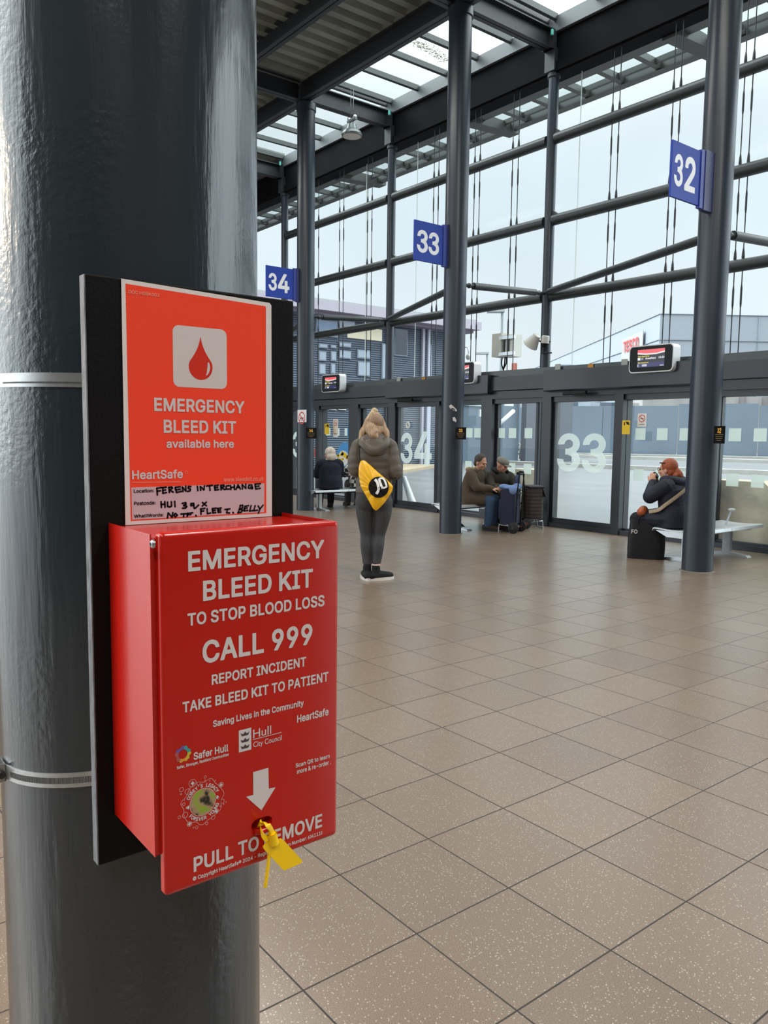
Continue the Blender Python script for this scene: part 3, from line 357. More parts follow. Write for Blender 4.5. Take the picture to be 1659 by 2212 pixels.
def text_bm(bm, s, O, U, Vv, width, cap, lift=0., align=None):
    tot = sum(GL[c][0] for c in s); 
    if width is None: width = tot / 100 * cap
    sx, sy = width / tot, cap / 100; x = 0
    Nn = U.cross(Vv).normalized()
    if align == 'c': O = O - U * (width / 2)
    for c in s:
        a, cs = GL[c]
        if cs:
            loops = [[((x + l[i]) * sx, l[i + 1] * sy) for i in range(0, len(l), 2)] for l in cs]
            add_poly(bm, loops, O + Nn * lift, U, Vv)
        x += a
def lettering(s, m_, parent, O, U, Vv, width, cap, lift=.0006, align=None, name='lettering', world=True):
    bm = bmesh.new(); text_bm(bm, s, O, U, Vv, width, cap, lift, align)
    return part(name, bm, m_, parent, world, recalc=False)
# ------------------------------------------------------------------ the building
XK = {35: -16.88, 34: -12.78, 33: -8.69, 32: -4.6, 31: -.5}      # grid lines, named after the bay numbers on the signs
YC, YW = 8.1, 10.2                                               # column line, glass wall
B = bmesh.new
bm = B(); box2(bm, (-40, -7.0, -.12), (7, YW + .12, 0)); struct(part('floor', bm, M['floor']))
asphalt = mat('wet_grey_asphalt', (112, 111, 113), .3, vary=.12, vscale=.35, spec=.5, bump=.1, bscale=30, stretch=(1, 2.5, 1))
bm = B(); box2(bm, (-260, YW + .12, -.5), (160, 320, -.06)); box2(bm, (-260, -60, -.5), (160, -7.0, -.06)); struct(part('ground', bm, asphalt))
# ceiling: corrugated steel deck, ribs along Y
deck = mat('grey_green_steel_deck', (128, 134, 126), .5, vary=.25, vscale=3, stretch=(1, .3, 1))
bm = B(); x = -34.; pr = []
P_, h_ = .30, .10
while x < 7:
    pr += [(x, 7.86), (x + .09, 7.86), (x + .13, 7.86 - h_), (x + .26, 7.86 - h_)]; x += P_
va = [bm.verts.new((x, -6.6, z)) for x, z in pr]; vb = [bm.verts.new((x, 8.0, z)) for x, z in pr]
for i in range(len(pr) - 1): bm.faces.new((va[i], va[i + 1], vb[i + 1], vb[i]))
box2(bm, (-34, -6.6, 7.9), (7, 8.0, 8.0))
box2(bm, (-34, 8.0, 7.776), (7, 8.2, 8.02)); struct(part('ceiling', bm, deck))
def ibeam(bm, a, b, hgt, wid, tf=.018, tw=.014):
    a, b = Vector(a), Vector(b); d = (b - a).normalized(); s = d.cross(V(0, 0, 1)).normalized()
    rot = Matrix((d, s, V(0, 0, 1))).transposed(); L = (b - a).length; c = (a + b) / 2
    add_box(bm, c + V(0, 0, hgt - tf / 2), (L, wid, tf), rot); add_box(bm, c + V(0, 0, tf / 2), (L, wid, tf), rot); add_box(bm, c + V(0, 0, hgt / 2), (L, tw, hgt), rot)
# roof frame: purlins along the hall, rafters across it
bm = B()
for y in (6.68, 5.2, 3.7, 2.2, .7, -.8, -2.3, -3.8, -5.3): ibeam(bm, (-34, y, 7.5), (7, y, 7.5), .28, .16)
for k, x in XK.items(): ibeam(bm, (x, -6.5, 7.46), (x, 8.0, 7.46), .32, .17)
for x in (-20.98, -25.08, -29.2): ibeam(bm, (x, -6.5, 7.46), (x, 8.0, 7.46), .32, .17)
struct(part('trim_1', bm, M['beam']))
for a, b in ((35, 34), (34, 33), (33, 32), (32, 31)):
    bm = B(); ibeam(bm, (XK[a] + .09, YC, 7.47), (XK[b] - .09, YC, 7.47), .30, .18)
    tag(part('roof_beam', bm, M['beam'], smooth=30), 'dark grey roof beam from %s to %s' % (
        {35: 'a hidden column', 34: 'the farthest column', 33: 'the middle column', 32: 'the nearest right column'}[a],
        {34: 'the farthest column', 33: 'the middle column', 32: 'the nearest right column', 31: 'the right photo edge'}[b]), 'beam', 'roof beams over the column line')
# far row of columns' beams carried on to the walls
bm = B()
box2(bm, (-34, YC - .1, 7.47), (XK[35] - .1, YC + .1, 7.77)); box2(bm, (XK[31] + .1, YC - .1, 7.47), (7, YC + .1, 7.77))
# eaves: light gutter face, deep dark beam behind and below it
struct(part('trim_2', bm, M['beam']))
bm = B(); box2(bm, (-34, 10.10, 7.76), (7, 10.16, 7.99)); struct(part('trim_3', bm, mat('grey_gutter_face', (92, 97, 101), .45)))
bm = B(); box2(bm, (-34, 10.16, 7.16), (7, 10.46, 7.98)); box2(bm, (-34, 10.12, 7.18), (7, 10.17, 7.32)); struct(part('trim_4', bm, mat('dark_eaves_beam', (13, 13, 17), .8, spec=.1)))
# cross beams from columns to wall posts
for k in (35, 34, 33, 32):
    bm = B(); ibeam(bm, (XK[k], YC + .1, 7.5), (XK[k], 10.1, 7.5), .3, .16)
    box2(bm, (XK[k] - .1, 10.02, 7.5), (XK[k] + .1, 10.12, 7.76))
    tag(part('cross_beam', bm, M['beam']), 'short grey cross beam from ' + {35: 'the leftmost wall post to a hidden column', 34: 'the farthest column to its wall post', 33: 'the middle column to its wall post', 32: 'the nearest right column to its wall post'}[k], 'beam', 'cross beams under the skylights')
# skylights: one window per bay
sky_glass = glass_mat('dusty_skylight_glass', (244, 248, 246), .2)
bay_edges = [(35, 34), (34, 33), (33, 32), (32, 31)]
barm = mat('grey_glazing_bar', (70, 76, 77), .5)
for i, (a, b) in enumerate(bay_edges):
    e = bpy.data.objects.new('window_%d' % (i + 1), None); COL.objects.link(e); e.location = (XK[a], YC, 8.0); struct(e)
    x0, x1 = XK[a] + .08, XK[b] - .08
    bm = B(); add_poly(bm, [[(x0, 8.1), (x1, 8.1), (x1, 10.2), (x0, 10.2)]], V(0, 0, 8.025)); part('glass_pane', bm, sky_glass, e, True)
    n = 5
    for j in range(0, n + 1):
        xx = x0 + (x1 - x0) * j / n
        bm = B(); box2(bm, (xx - .035, 8.12, 7.93), (xx + .035, 10.12, 8.02)); part('glazing_bar', bm, barm, e, True)
bm = B(); box2(bm, (-34, 8.1, 8.02), (XK[35], 10.2, 8.1)); box2(bm, (XK[31], 8.1, 8.02), (7, 10.2, 8.1)); struct(part('trim_5', bm, deck))
# dirt streak of leaves lying on the skylight of bay 34
lm = mat('dry_brown_leaf_litter', (150, 130, 80), .9)
bm = B()
pa, pb = atZ(893, 88, 8.04), atZ(965, 130, 8.04)
for k in range(190):
    t = random.random(); c = pa.lerp(pb, t) + V(random.gauss(0, .06), random.gauss(0, .07), 0)
    a_ = random.random() * PI; l_ = random.uniform(.015, .055)
    add_box(bm, c, (l_, .007, .004), Matrix.Rotation(a_, 3, 'Z'))
o = part('leaf_litter', bm, lm); tag(o, 'streak of dry brown leaf litter lying on the skylight beside the middle column', 'leaves'); o['kind'] = 'stuff'

# unseen walls: the hall's far end, plus two dark ones added to block light
wallm = mat('dark_unseen_wall', (74, 72, 72), .6)
bm = B(); box2(bm, (6.8, -7, 0), (7, 10.3, 8)); struct(part('wall_right_blocker', bm, wallm))  # added blocker, keeps light off the cabinet front and column centre
bm = B(); box2(bm, (-34.2, -7, 0), (-34, 10.3, 8)); struct(part('wall_left', bm, wallm))
bm = B(); box2(bm, (-2.2, -7.2, 0), (7, -7, 8)); struct(part('wall_back_blocker', bm, wallm))  # added blocker, shuts part of the open side behind the camera

# ------------------------------------------------------------------ columns
def collar_column(name, x, y, r, label, ztop=7.46):
    t = thing(name, label, 'column', (x, y, 0))
    bm = B(); add_cyl(bm, (0, 0, 0), (0, 0, ztop - .12), r, 48); part('shaft', bm, M['steel'], t, smooth=40)
    bm = B(); add_cyl(bm, (0, 0, ztop - .14), (0, 0, ztop - .02), r + .018, 48); part('collar', bm, M['steel'], t, smooth=40)
    bm = B(); add_cyl(bm, (0, 0, ztop - .02), (0, 0, ztop + .32), r * .78, 32); part('cap_post', bm, M['beam'], t, smooth=40)
    bm = B(); add_tube(bm, [(0, 0, .0), (0, 0, .008)], [r + .022, r + .006], 48); part('floor_seal', bm, mat('pale_mastic', (112, 102, 94), .7), t, smooth=40)
    return t
CP = {34: (-12.77, 8.17), 33: (-8.615, 8.08), 32: (-4.645, 8.11)}
for k, lb in ((34, 'dark grey round column farthest away, just right of the black board'), (33, 'dark grey round column in the middle, right of the standing person'), (32, 'dark grey round column nearest on the right, before the empty bench seat')):
    collar_column('round_column', CP[k][0], CP[k][1], .164, lb)
BIGC, BIGR = V(-1.1983, .4484, 0), .1942
t = thing('round_column', 'large glossy dark round column in the left foreground with the red cabinet strapped on', 'column', BIGC)
bm = B(); add_cyl(bm, (0, 0, 0), (0, 0, 7.4), BIGR, 128); part('shaft', bm, M['column'], t, smooth=40)

# ------------------------------------------------------------------ glass wall: posts, rails, rods
POSTNAME = {35: 'the post left of column 34', 34: 'the post behind the standing woman', 33: 'the post with the loudspeaker', 32: 'the post hidden at the right photo edge'}
for k in (35, 34, 33, 32):
    t = thing('wall_post', {35: 'slim dark grey wall post showing behind sign 34', 34: 'slim dark grey wall post rising behind the standing woman', 33: 'slim dark grey wall post carrying the white loudspeaker', 32: 'slim dark grey wall post right of the nearest round column'}[k], 'post', (XK[k], YW, 0))
    bm = B(); add_cyl(bm, (0, 0, 0), (0, 0, 7.2), .083, 28); part('shaft', bm, M['steel'], t, smooth=40)
    bm = B(); add_box(bm, (0, -.02, 7.36), (.2, .2, .34)); add_cyl(bm, (0, 0, 7.12), (0, 0, 7.2), .105, 24); part('head_block', bm, M['beam'], t, smooth=40)
    bm = B(); add_box(bm, (0, 0, .02), (.26, .26, .04)); add_cyl(bm, (0, 0, .04), (0, 0, .12), .1, 24); part('base_plate', bm, M['frame'], t, smooth=40)
    for z in (6.18, 4.92, 3.72):
        bm = B(); add_poly(bm, [[(.07, -.07), (.26, -.07), (.26, .07), (.2, .07), (.07, .16)]], V(0, .03, z), V(1, 0, 0), V(0, 0, 1), .06)
        part('rail_bracket', bm, M['steel2'], t)
BAY = [(35, 34), (34, 33), (33, 32), (32, 31)]
BAYN = {35: 'at the far left end', 34: 'left of the loudspeaker post', 33: 'right of the loudspeaker post', 32: 'at the right photo edge'}
for lvl, z, r in (('top', 6.18, .085), ('middle', 4.92, .085), ('lower', 3.72, .08)):
    for a, b in BAY:
        bm = B(); add_cyl(bm, (XK[a] + .09, YW, z), (XK[b] - .09, YW, z), r, 20)
        tag(part('pipe_rail', bm, M['steel2'], smooth=40), '%s dark pipe rail across the glass wall %s' % (lvl, BAYN[a]), 'rail', 'horizontal pipe rails of the glass wall')
def rod():
    t = thing('tie_rod', 'thin steel tie rod', 'rod', (0, YW, 0), group='paired tie rods hanging along the glass wall')
    bm = B(); add_cyl(bm, (0, 0, 2.55), (0, 0, 7.7), .0075, 8); part('cable', bm, M['steel2'], t, smooth=40)
    for z in (6.18, 4.92, 3.72):
        bm = B(); add_tube(bm, [(0, 0, z - .55), (0, 0, z - .5), (0, 0, z - .3), (0, 0, z - .25)], [.008, .0135, .0135, .008], 10)
        part('turnbuckle', bm, M['steel2'], t, smooth=40)
        bm = B(); add_tube(bm, [(0, 0, z + .08), (0, 0, z + .1), (0, 0, z + .17), (0, 0, z + .22)], [.018, .021, .016, .008], 10)
        part('rod_socket', bm, M['steel2'], t, smooth=40)
    return t
RX_ = [-15.41, -14.58, -14.43, -13.57, -13.42, -12.40, -11.51, -11.38, -10.43, -10.30, -9.53, -9.40, -8.30, -7.55, -7.43, -6.55, -6.44, -5.53, -5.42]
RB = ['far left behind the farthest blue sign', 'left rod of the pair above the left display screen', 'right rod of the pair above the left display screen', 'left rod of the pair left of the post behind the woman', 'right rod of the pair left of the post behind the woman', 'x',
      'left rod of the pair just left of the middle blue sign', 'right rod of the pair just left of the middle blue sign', 'left rod of the pair just right of the middle column', 'right rod of the pair just right of the middle column', 'left rod of the pair through the grey equipment box', 'right rod of the pair through the grey equipment box', 'x',
      'left rod of the pair right of the loudspeaker post', 'right rod of the pair right of the loudspeaker post', 'left rod of the pair above the big departure display', 'right rod of the pair above the big departure display', 'left rod of the pair at the right photo edge', 'right rod of the pair at the right photo edge']
first = None
for x, lb in zip(RX_, RB):
    if lb == 'x': continue
    lab = 'thin dark tie rod, ' + lb
    if first is None: first = rod(); first.location.x = x; first['label'] = lab
    else: dup(first, (x, YW, 0), label=lab)
# struts and diagonal braces from the posts back to the columns
def strut(p, q, label, pin=.22):
    p, q = Vector(p), Vector(q); d = (q - p).normalized()
    t = thing('brace', label, 'brace', p, group='tubular braces behind the rails')
    bm = B(); add_cyl(bm, p + d * pin, q - d * pin, .052, 18); part('tube', bm, M['steel2'], t, True, smooth=40)
    for a, b in ((p, p + d * (pin + .02)), (q, q - d * (pin + .02))):
        bm = B(); e = (b - a); add_tube(bm, [a, a + e * .4, a + e * .5, a + e * .8, b], [.026, .026, .04, .026, .05], 12); part('pin_end', bm, M['steel2'], t, True, smooth=40)
for k in (34, 33, 32):
    strut((CP[k][0] + .0, CP[k][1] + .16, 3.66), (XK[k], YW - .085, 3.77), 'short straight tube strut from the %s column back to its wall post' % {34: 'farthest', 33: 'middle', 32: 'nearest right'}[k])
for k, j in ((34, 33), (33, 32)):
    strut((XK[k] + .05, YW - .08, 3.78), (CP[j][0] - .13, CP[j][1] + .12, 3.64), 'long diagonal tube brace from %s to the %s column' % (POSTNAME[k], {33: 'middle', 32: 'nearest right'}[j]), .12)
strut((XK[35] + .05, YW - .08, 3.78), (CP[34][0] - .13, CP[34][1] + .12, 3.64), 'long diagonal tube brace ending at the farthest column, mostly hidden', .12)

# upper glazing: one window per bay with silicone joints
for i, (a, b) in enumerate(BAY):
    e = bpy.data.objects.new('window_%d' % (i + 5), None); COL.objects.link(e); e.location = (XK[a], 10.42, 2.6); struct(e)
    xm = {35: -13.9, 34: -12.24, 33: -8.31, 32: -3.9}[a]
    bm = B(); add_poly(bm, [[(XK[a], 2.55), (XK[b], 2.55), (XK[b], 7.2), (XK[a], 7.2)]], V(0, 10.425, 0), V(1, 0, 0), V(0, 0, 1)); part('glass_pane', bm, M['glass'], e, True)
    bm = B(); box2(bm, (xm - .006, 10.41, 2.55), (xm + .006, 10.42, 7.2)); part('joint', bm, M['frost'], e, True)

# ------------------------------------------------------------------ header over the doors
bm = B()
box2(bm, (-34, 10.02, 2.24), (7, 10.36, 2.47)); box2(bm, (-34, 10.06, 2.10), (7, 10.32, 2.225)); box2(bm, (-34, 10.1, 2.02), (7, 10.3, 2.1))
struct(part('trim_6', bm, M['frame']))
bm = B(); box2(bm, (-34, 10.08, 2.47), (7, 10.36, 2.58)); struct(part('trim_7', bm, mat('green_grey_sill', (52, 59, 58), .35)))
opm = mat('door_operator_cover', (34, 34, 42), .38)
for k in (34, 33):
    x0 = XK[k] + .2; x1 = x0 + (2.85)
    t = thing('door_operator', {34: 'dark boxed door operator over the sliding door behind the standing person', 33: 'dark boxed door operator under the big departure display'}[k], 'door operator', (x0, 10, 2.2))
    bm = B(); add_poly(bm, [[(0, .02), (.03, 0), (.17, 0), (.17, .33), (.0, .33), (-.0, .30)]], V(x0, 9.94, 2.18), V(0, 1, 0), V(0, 0, 1), x1 - x0); part('cover', bm, opm, t, True)
    bm = B(); box2(bm, (x0 + .42, 9.9, 2.105), (x0 + .86, 9.96, 2.165), .015); part('sensor', bm, M['black'], t, True)
for px, py in ((1325, 661), (1240, 668)): pass
for (px, py), lb in (((915, 818), 'small amber label on the header above the door behind the standing person'), ((1276, 790), 'small amber label on the header left of the big display')):
    c = atY(px, py, 10.07); bm = B(); box2(bm, c + V(-.05, -.004, -.028), c + V(.05, 0, .028)); tag(part('amber_label', bm, mat('amber_sticker', (190, 130, 40), .5)), lb, 'label')
for (px, py), lb in (((862, 820), 'small pale clip on the header behind the standing person\'s head'), ((1206, 793), 'small pale clip on the header just right of the loudspeaker post'), ((1350, 783), 'small pale clip on the header left of the big display')):
    c = atY(px, py, 10.06); bm = B(); box2(bm, c + V(-.055, -.02, -.05), c + V(.055, .0, .05), .01); tag(part('glass_clip', bm, mat('pale_glass_clip', (150, 152, 146), .3)), lb, 'clip', 'glass clips along the header')

# ------------------------------------------------------------------ doors and fixed panes at floor level
SQ = .17
def frame_rect(bm, x0, x1, z0, z1, wd, y, dp, wb=None):
    box2(bm, (x0, y, z0), (x0 + wd, y + dp, z1)); box2(bm, (x1 - wd, y, z0), (x1, y + dp, z1))
    box2(bm, (x0 + wd, y, z0), (x1 - wd, y + dp, z0 + (wb or wd))); box2(bm, (x0 + wd, y, z1 - wd), (x1 - wd, y + dp, z1))
def pane(i, x0, x1, z0=.1, z1=2.05, squares=(), low=True, y=10.2):
    e = bpy.data.objects.new('window_%d' % i, None); COL.objects.link(e); e.location = (x0, y, 0); struct(e)
    bm = B(); frame_rect(bm, x0, x1, 0, 2.06, .045, y - .03, .07, .1); part('frame', bm, M['frame'], e, True)
    bm = B(); add_poly(bm, [[(x0 + .04, .09), (x1 - .04, .09), (x1 - .04, 2.03), (x0 + .04, 2.03)]], V(0, y + .005, 0), V(1, 0, 0), V(0, 0, 1)); part('glass_pane', bm, M['glassdoor'], e, True)
    for q in squares:
        for z in (1.43, .83) if low else (1.43,):
            bm = B(); box2(bm, (q - SQ / 2, y - .004, z), (q + SQ / 2, y - .001, z + SQ)); part('frosted_square', bm, M['frost'], e, True)
    return e
def leaf(i, x0, x1, num, xc, y=10.14):
    e = bpy.data.objects.new('door_%d' % i, None); COL.objects.link(e); e.location = (x0, y, 0); struct(e)
    bm = B(); frame_rect(bm, x0, x1, .02, 2.06, .05, y - .02, .04, .13); part('frame', bm, M['frame'], e, True)
    bm = B(); add_poly(bm, [[(x0 + .045, .14), (x1 - .045, .14), (x1 - .045, 2.02), (x0 + .045, 2.02)]], V(0, y + .005, 0), V(1, 0, 0), V(0, 0, 1)); part('glass_pane', bm, M['glassdoor'], e, True)
    if num:
        bm = B(); text_bm(bm, num, V(xc[0], y - .004, xc[1]), V(1, 0, 0), V(0, 0, 1), xc[2], xc[3]); o = part('number', bm, M['frost'], e, True); o['label'] = 'frosted white number %s' % num
    return e
def mullion(x0, x1, y0=10.08, y1=10.3):
    bm = B(); box2(bm, (x0, y0, 0), (x1, y1, 2.1)); return bm
# (jamb, leaf, fixed pane, mullion, fixed pane, post) repeated per bay
leaf(1, -12.42, -11.2, '34', (-12.30, .90, .98, .61))
leaf(2, -8.42, -7.2, '33', (-8.32, .91, .98, .61))
leaf(3, -16.5, -15.3, '35', (-16.4, .90, .98, .61))
wi = 9
for x0, x1, sq in ((-11.1, -9.99, [-10.78, -10.42, -10.2]), (-9.73, -8.78, [-9.62, -9.36, -9.0]), (-7.1, -5.95, [-6.84, -6.48, -6.12]), (-5.62, -4.68, [-5.40, -5.06, -4.76]), (-4.3, -3.1, [-4.1, -3.7, -3.4]), (-3., -.6, [-2.8, -2.4, -2.]),
                   (-15.2, -14.0, [-14.98, -14.62, -14.25]), (-13.66, -12.86, [-13.4, -13.05])):
    pane(wi, x0, x1, squares=sq); wi += 1
bm = B()
for x0, x1 in ((-12.62, -12.42), (-11.2, -11.1), (-9.99, -9.73), (-8.6, -8.42), (-7.2, -7.06), (-5.95, -5.62), (-4.5, -4.3), (-3.1, -3.0), (-15.3, -15.16), (-14.0, -13.66), (-16.7, -16.5)):
    box2(bm, (x0, 10.06, 0), (x1, 10.3, 2.1))
for x0, x1 in ((-12.62, -8.9), (-8.6, -4.68), (-4.5, -.5), (-16.7, -12.86)): box2(bm, (x0, 10.08, 0), (x1, 10.3, .07))
struct(part('trim_8', bm, M['frame']))
# ------------------------------------------------------------------ the red bleed-kit cabinet in the foreground
YH, ZH = V(0, 1, 0), V(0, 0, 1)
XB = -.984                                # face of the black board
Y0, Y1, Z0, Z1 = .3165, .6095, .8935, 1.639
t = thing('backing_board', 'black rectangular board with a grey painted edge strapped to the foreground column', 'board', (XB - .009, (Y0 + Y1) / 2, Z0))
bm = B(); box2(bm, (XB - .0175, Y0 + .001, Z0), (XB, Y1, Z1), bevel=.002); part('panel', bm, M['board'], t, True)
bm = B(); box2(bm, (XB - .0172, Y0 - .0004, Z0 + .001), (XB - .001, Y0 + .0012, Z1 - .001)); part('painted_edge', bm, M['boardedge'], t, True)
# hose clamps round the column
def on_big(px, py):
    d = ray(px, py); o = V(CAM.x - BIGC.x, CAM.y - BIGC.y, 0); dd = V(d.x, d.y, 0)
    a = dd.dot(dd); b = 2 * o.dot(dd); c = o.dot(o) - (BIGR + .001) ** 2
    k = (-b - math.sqrt(max(0, b * b - 4 * a * c))) / (2 * a); return CAM + d * k
clampm = mat('zinc_clamp_band', (182, 186, 188), .3, metal=.75, vary=.08, vscale=80)
for (pa, pb), lb, wormpx, lev in ((((120, 806), (120, 837)), 'upper zinc hose clamp band around the foreground column beside the poster', None, ((20, 821), (165, 821))), (((120, 1666), (120, 1697)), 'lower zinc hose clamp band with a screw housing around the foreground column', (8, 1677), ((40, 1678), (185, 1683)))):
    a, b = on_big(*pa), on_big(*pb); zc, hw = (a.z + b.z) / 2, abs(a.z - b.z) / 2
    t = thing('hose_clamp', lb, 'clamp', (BIGC.x, BIGC.y, zc)); t.rotation_mode = 'XYZ'
    la, lb_ = on_big(*lev[0]), on_big(*lev[1]); ld = V(-RX.x, -RX.y, 0).normalized()
    kz = (la.z - lb_.z) / ((la - lb_).dot(ld)); mid = (la + lb_) / 2
    tilt = lambda p: kz * (V(p.x, p.y, 0) - V(mid.x - BIGC.x, mid.y - BIGC.y, 0)).dot(ld) + mid.z - zc
    bm = B(); n = 96
    prof = [(BIGR + .0002, -hw), (BIGR + .0016, -hw), (BIGR + .0016, hw), (BIGR + .0002, hw)]
    ringp = lambda k, r, z: (lambda p: p + V(0, 0, z + tilt(p)))(V(r * math.cos(2 * PI * k / n), r * math.sin(2 * PI * k / n), 0))
    rings = [[bm.verts.new(ringp(k, r, z)) for r, z in prof] for k in range(n)]
    for k in range(n):
        for j in range(4): bm.faces.new((rings[k][j], rings[(k + 1) % n][j], rings[(k + 1) % n][(j + 1) % 4], rings[k][(j + 1) % 4]))
    part('band', bm, clampm, t, smooth=40)
    bm = B()
    a0 = math.atan2(a.y - BIGC.y, a.x - BIGC.x)
    for k in range(-45, 42):
        an = a0 + k * .0105
        p = V(math.cos(an), math.sin(an), 0); s = V(-math.sin(an), math.cos(an), 0)
        z_ = 0 if wormpx else -hw * .38
        hh = hw * .42 if wormpx else hw * .12
        add_box(bm, p * (BIGR + .0016) + V(0, 0, z_ + tilt(p * BIGR)), (.0008, .0011, hh * 2), Matrix((p, s, V(0, 0, 1))).transposed())
    part('thread_slots', bm, mat('dark_slots', (96, 98, 100), .4, metal=.6), t)
    if wormpx:
        c = on_big(*wormpx); an = math.atan2(c.y - BIGC.y, c.x - BIGC.x); p = V(math.cos(an), math.sin(an), 0); s = V(-p.y, p.x, 0)
        R3 = Matrix((p, s, V(0, 0, 1))).transposed(); up = V(0, 0, tilt(p * BIGR))
        bm = B(); add_box(bm, p * (BIGR + .006) + up, (.011, .03, hw * 2 + .006), R3, bevel=.002)
        h = part('screw_housing', bm, M['galv'], t)
        bm = B(); add_cyl(bm, p * (BIGR + .008) + s * .008 + up, p * (BIGR + .008) + s * .0215 + up, .0052, 20); add_box(bm, p * (BIGR + .008) + s * .0216 + up, (.009, .001, .0016), R3)
        part('screw_head', bm, mat('dark_screw_recess', (70, 72, 74), .35, metal=.7), h, smooth=40)

# laminated A4 poster on the board
t = thing('poster', 'orange laminated poster with a blood drop on the black board above the red cabinet', 'poster', (XB + .001, .466, 1.336))
TLp, TRp = atX(261, 602, XB), atX(584, 655, XB)
def P2(p): return (p.y, p.z)
O0 = V(XB + .0008, 0, 0)
bm = B(); add_poly(bm, [[(.3600, 1.3328), (.5725, 1.3328), (.5720, TRp.z - .003), (.5690, TRp.z), (TLp.y, TLp.z)]], O0, YH, ZH, .0007); part('laminated_sheet', bm, M['posterw'], t, True)
o1, o2 = atX(270, 613, XB), atX(573, 662, XB)
bm = B(); add_poly(bm, [[(o1.y + .001, 1.3378), (o2.y, 1.3378), (o2.y, o2.z), (o1.y, o1.z)]], O0 + V(.0009, 0, 0), YH, ZH); part('orange_print', bm, M['poster'], t, True)
XP = XB + .0019
def plane_lines(lst, parent, X, m_):
    for s, (lx, ly), (rx, ry), (tx, ty) in lst:
        a, b, c = atX(lx, ly, X), atX(rx, ry, X), atX(tx, ty, X)
        z = (a.z + b.z) / 2
        lettering(s, m_, parent, V(X, a.y, z), YH, ZH, b.y - a.y, c.z - a.z, .0003)
sq = [atX(x, y, XP) for x, y in ((373, 701), (490, 713), (490, 841), (374, 835))]
ya, yb, za, zb = (sq[0].y + sq[3].y) / 2, (sq[1].y + sq[2].y) / 2, (sq[2].z + sq[3].z) / 2, (sq[0].z + sq[1].z) / 2
bm = B(); add_poly(bm, [rrect(ya, za, yb, zb, .0085)], V(XP, 0, 0), YH, ZH); part('white_square', bm, M['offwhite'], t, True)
ap, bt, wl, wr = atX(432, 727, XP), atX(433, 820.6, XP), atX(407.7, 790, XP), atX(459, 790, XP)
cy_, r_ = (wl.y + wr.y) / 2, (wr.y - wl.y) / 2; cz = bt.z + r_
def drop(cy, cz, r, top):
    pts = []; d = top - cz; al = math.acos(min(1, r / d * .92))
    for k in range(25):
        an = PI / 2 + al + (2 * PI - 2 * al) * k / 24; pts.append((cy + r * math.cos(an), cz + r * math.sin(an)))
    p1 = pts[-1]; p0 = pts[0]
    for k in range(1, 7):
        u = k / 7; pts.append((p1[0] + (cy - p1[0]) * (u + .18 * math.sin(PI * u) * 1), p1[1] + (top - p1[1]) * u))
    pts.append((cy, top))
    for k in range(6, 0, -1):
        u = k / 7; pts.append((p0[0] + (cy - p0[0]) * (u + .18 * math.sin(PI * u)), p0[1] + (top - p0[1]) * u))
    return pts
bm = B(); add_poly(bm, [drop(cy_, cz, r_, ap.z)], V(XP + .0002, 0, 0), YH, ZH); part('blood_drop', bm, mat('red_drop_print', (206, 50, 34), .3), t, True)
bm = B()
hl = [(cy_ + r_ * .78 * math.cos(a), cz + r_ * .82 * math.sin(a)) for a in [-.9 + .14 * k for k in range(11)]] + [(cy_ + r_ * (.66 - .12 * math.sin(PI * k / 10)) * math.cos(a), cz + r_ * .80 * math.sin(a)) for k, a in enumerate([.5 - .14 * k for k in range(11)])]
add_poly(bm, [hl], V(XP + .0004, 0, 0), YH, ZH); part('drop_highlight', bm, M['offwhite'], t, True)
plane_lines([('EMERGENCY', (331.4, 885.5), (528, 893.5), (331.4, 858.8)), ('BLEED KIT', (352, 933.5), (511, 936.5), (352, 907)), ('available here', (359.4, 966.5), (506, 966.8), (359.4, 950)),
             ('HeartSafe', (284, 1035.2), (395.6, 1032), (284, 1017.5))], t, XP, M['offwhite'])
faint = mat('faint_white_print', (240, 140, 118), .4)
plane_lines([('www.bleedkit.co.uk', (482.7, 1040), (569.5, 1038.3), (482.7, 1031.5)), ('DOC HSBK002', (276.7, 634), (345, 641), (276.7, 627))], t, XP, faint)
a, b = atX(398, 1022, XP), atX(285, 1042, XP)
bm = B(); add_poly(bm, [circ(a.y + .003, a.z + .001, .0022, 14), circ(a.y + .003, a.z + .001, .0016, 14)], V(XP + .0003, 0, 0), YH, ZH); c_ = atX(391, 1041, XP); add_poly(bm, [[(b.y, b.z - .0005), (c_.y, c_.z - .0005), (c_.y, c_.z + .0005), (b.y, b.z + .0005)]], V(XP + .0003, 0, 0), YH, ZH); part('trade_mark', bm, faint, t, True)
wp = [atX(x, y, XP) for x, y in ((283.5, 1052), (571, 1045), (570.5, 1107), (285.5, 1122))]
panm = mat('pale_lilac_write_on_panel', (198, 180, 186), .3)
bm = B(); add_poly(bm, [[(wp[3].y, (wp[3].z + wp[2].z) / 2), (wp[2].y, (wp[3].z + wp[2].z) / 2), (wp[1].y, (wp[0].z + wp[1].z) / 2), (wp[0].y, (wp[0].z + wp[1].z) / 2)]], V(XP + .0001, 0, 0), YH, ZH); part('write_on_panel', bm, panm, t, True)
h8 = lambda x, y: (270 + x * 330 / 1659, 960 + y * 330 / 1659)
plane_lines([('Location:', h8(92, 524), h8(315, 517), h8(92, 490)), ('Postcode:', h8(95, 658), h8(335, 650), h8(95, 622)), ('What3Words:', h8(98, 795), h8(420, 780), h8(98, 762))], t, XP + .0002, M['ink'])
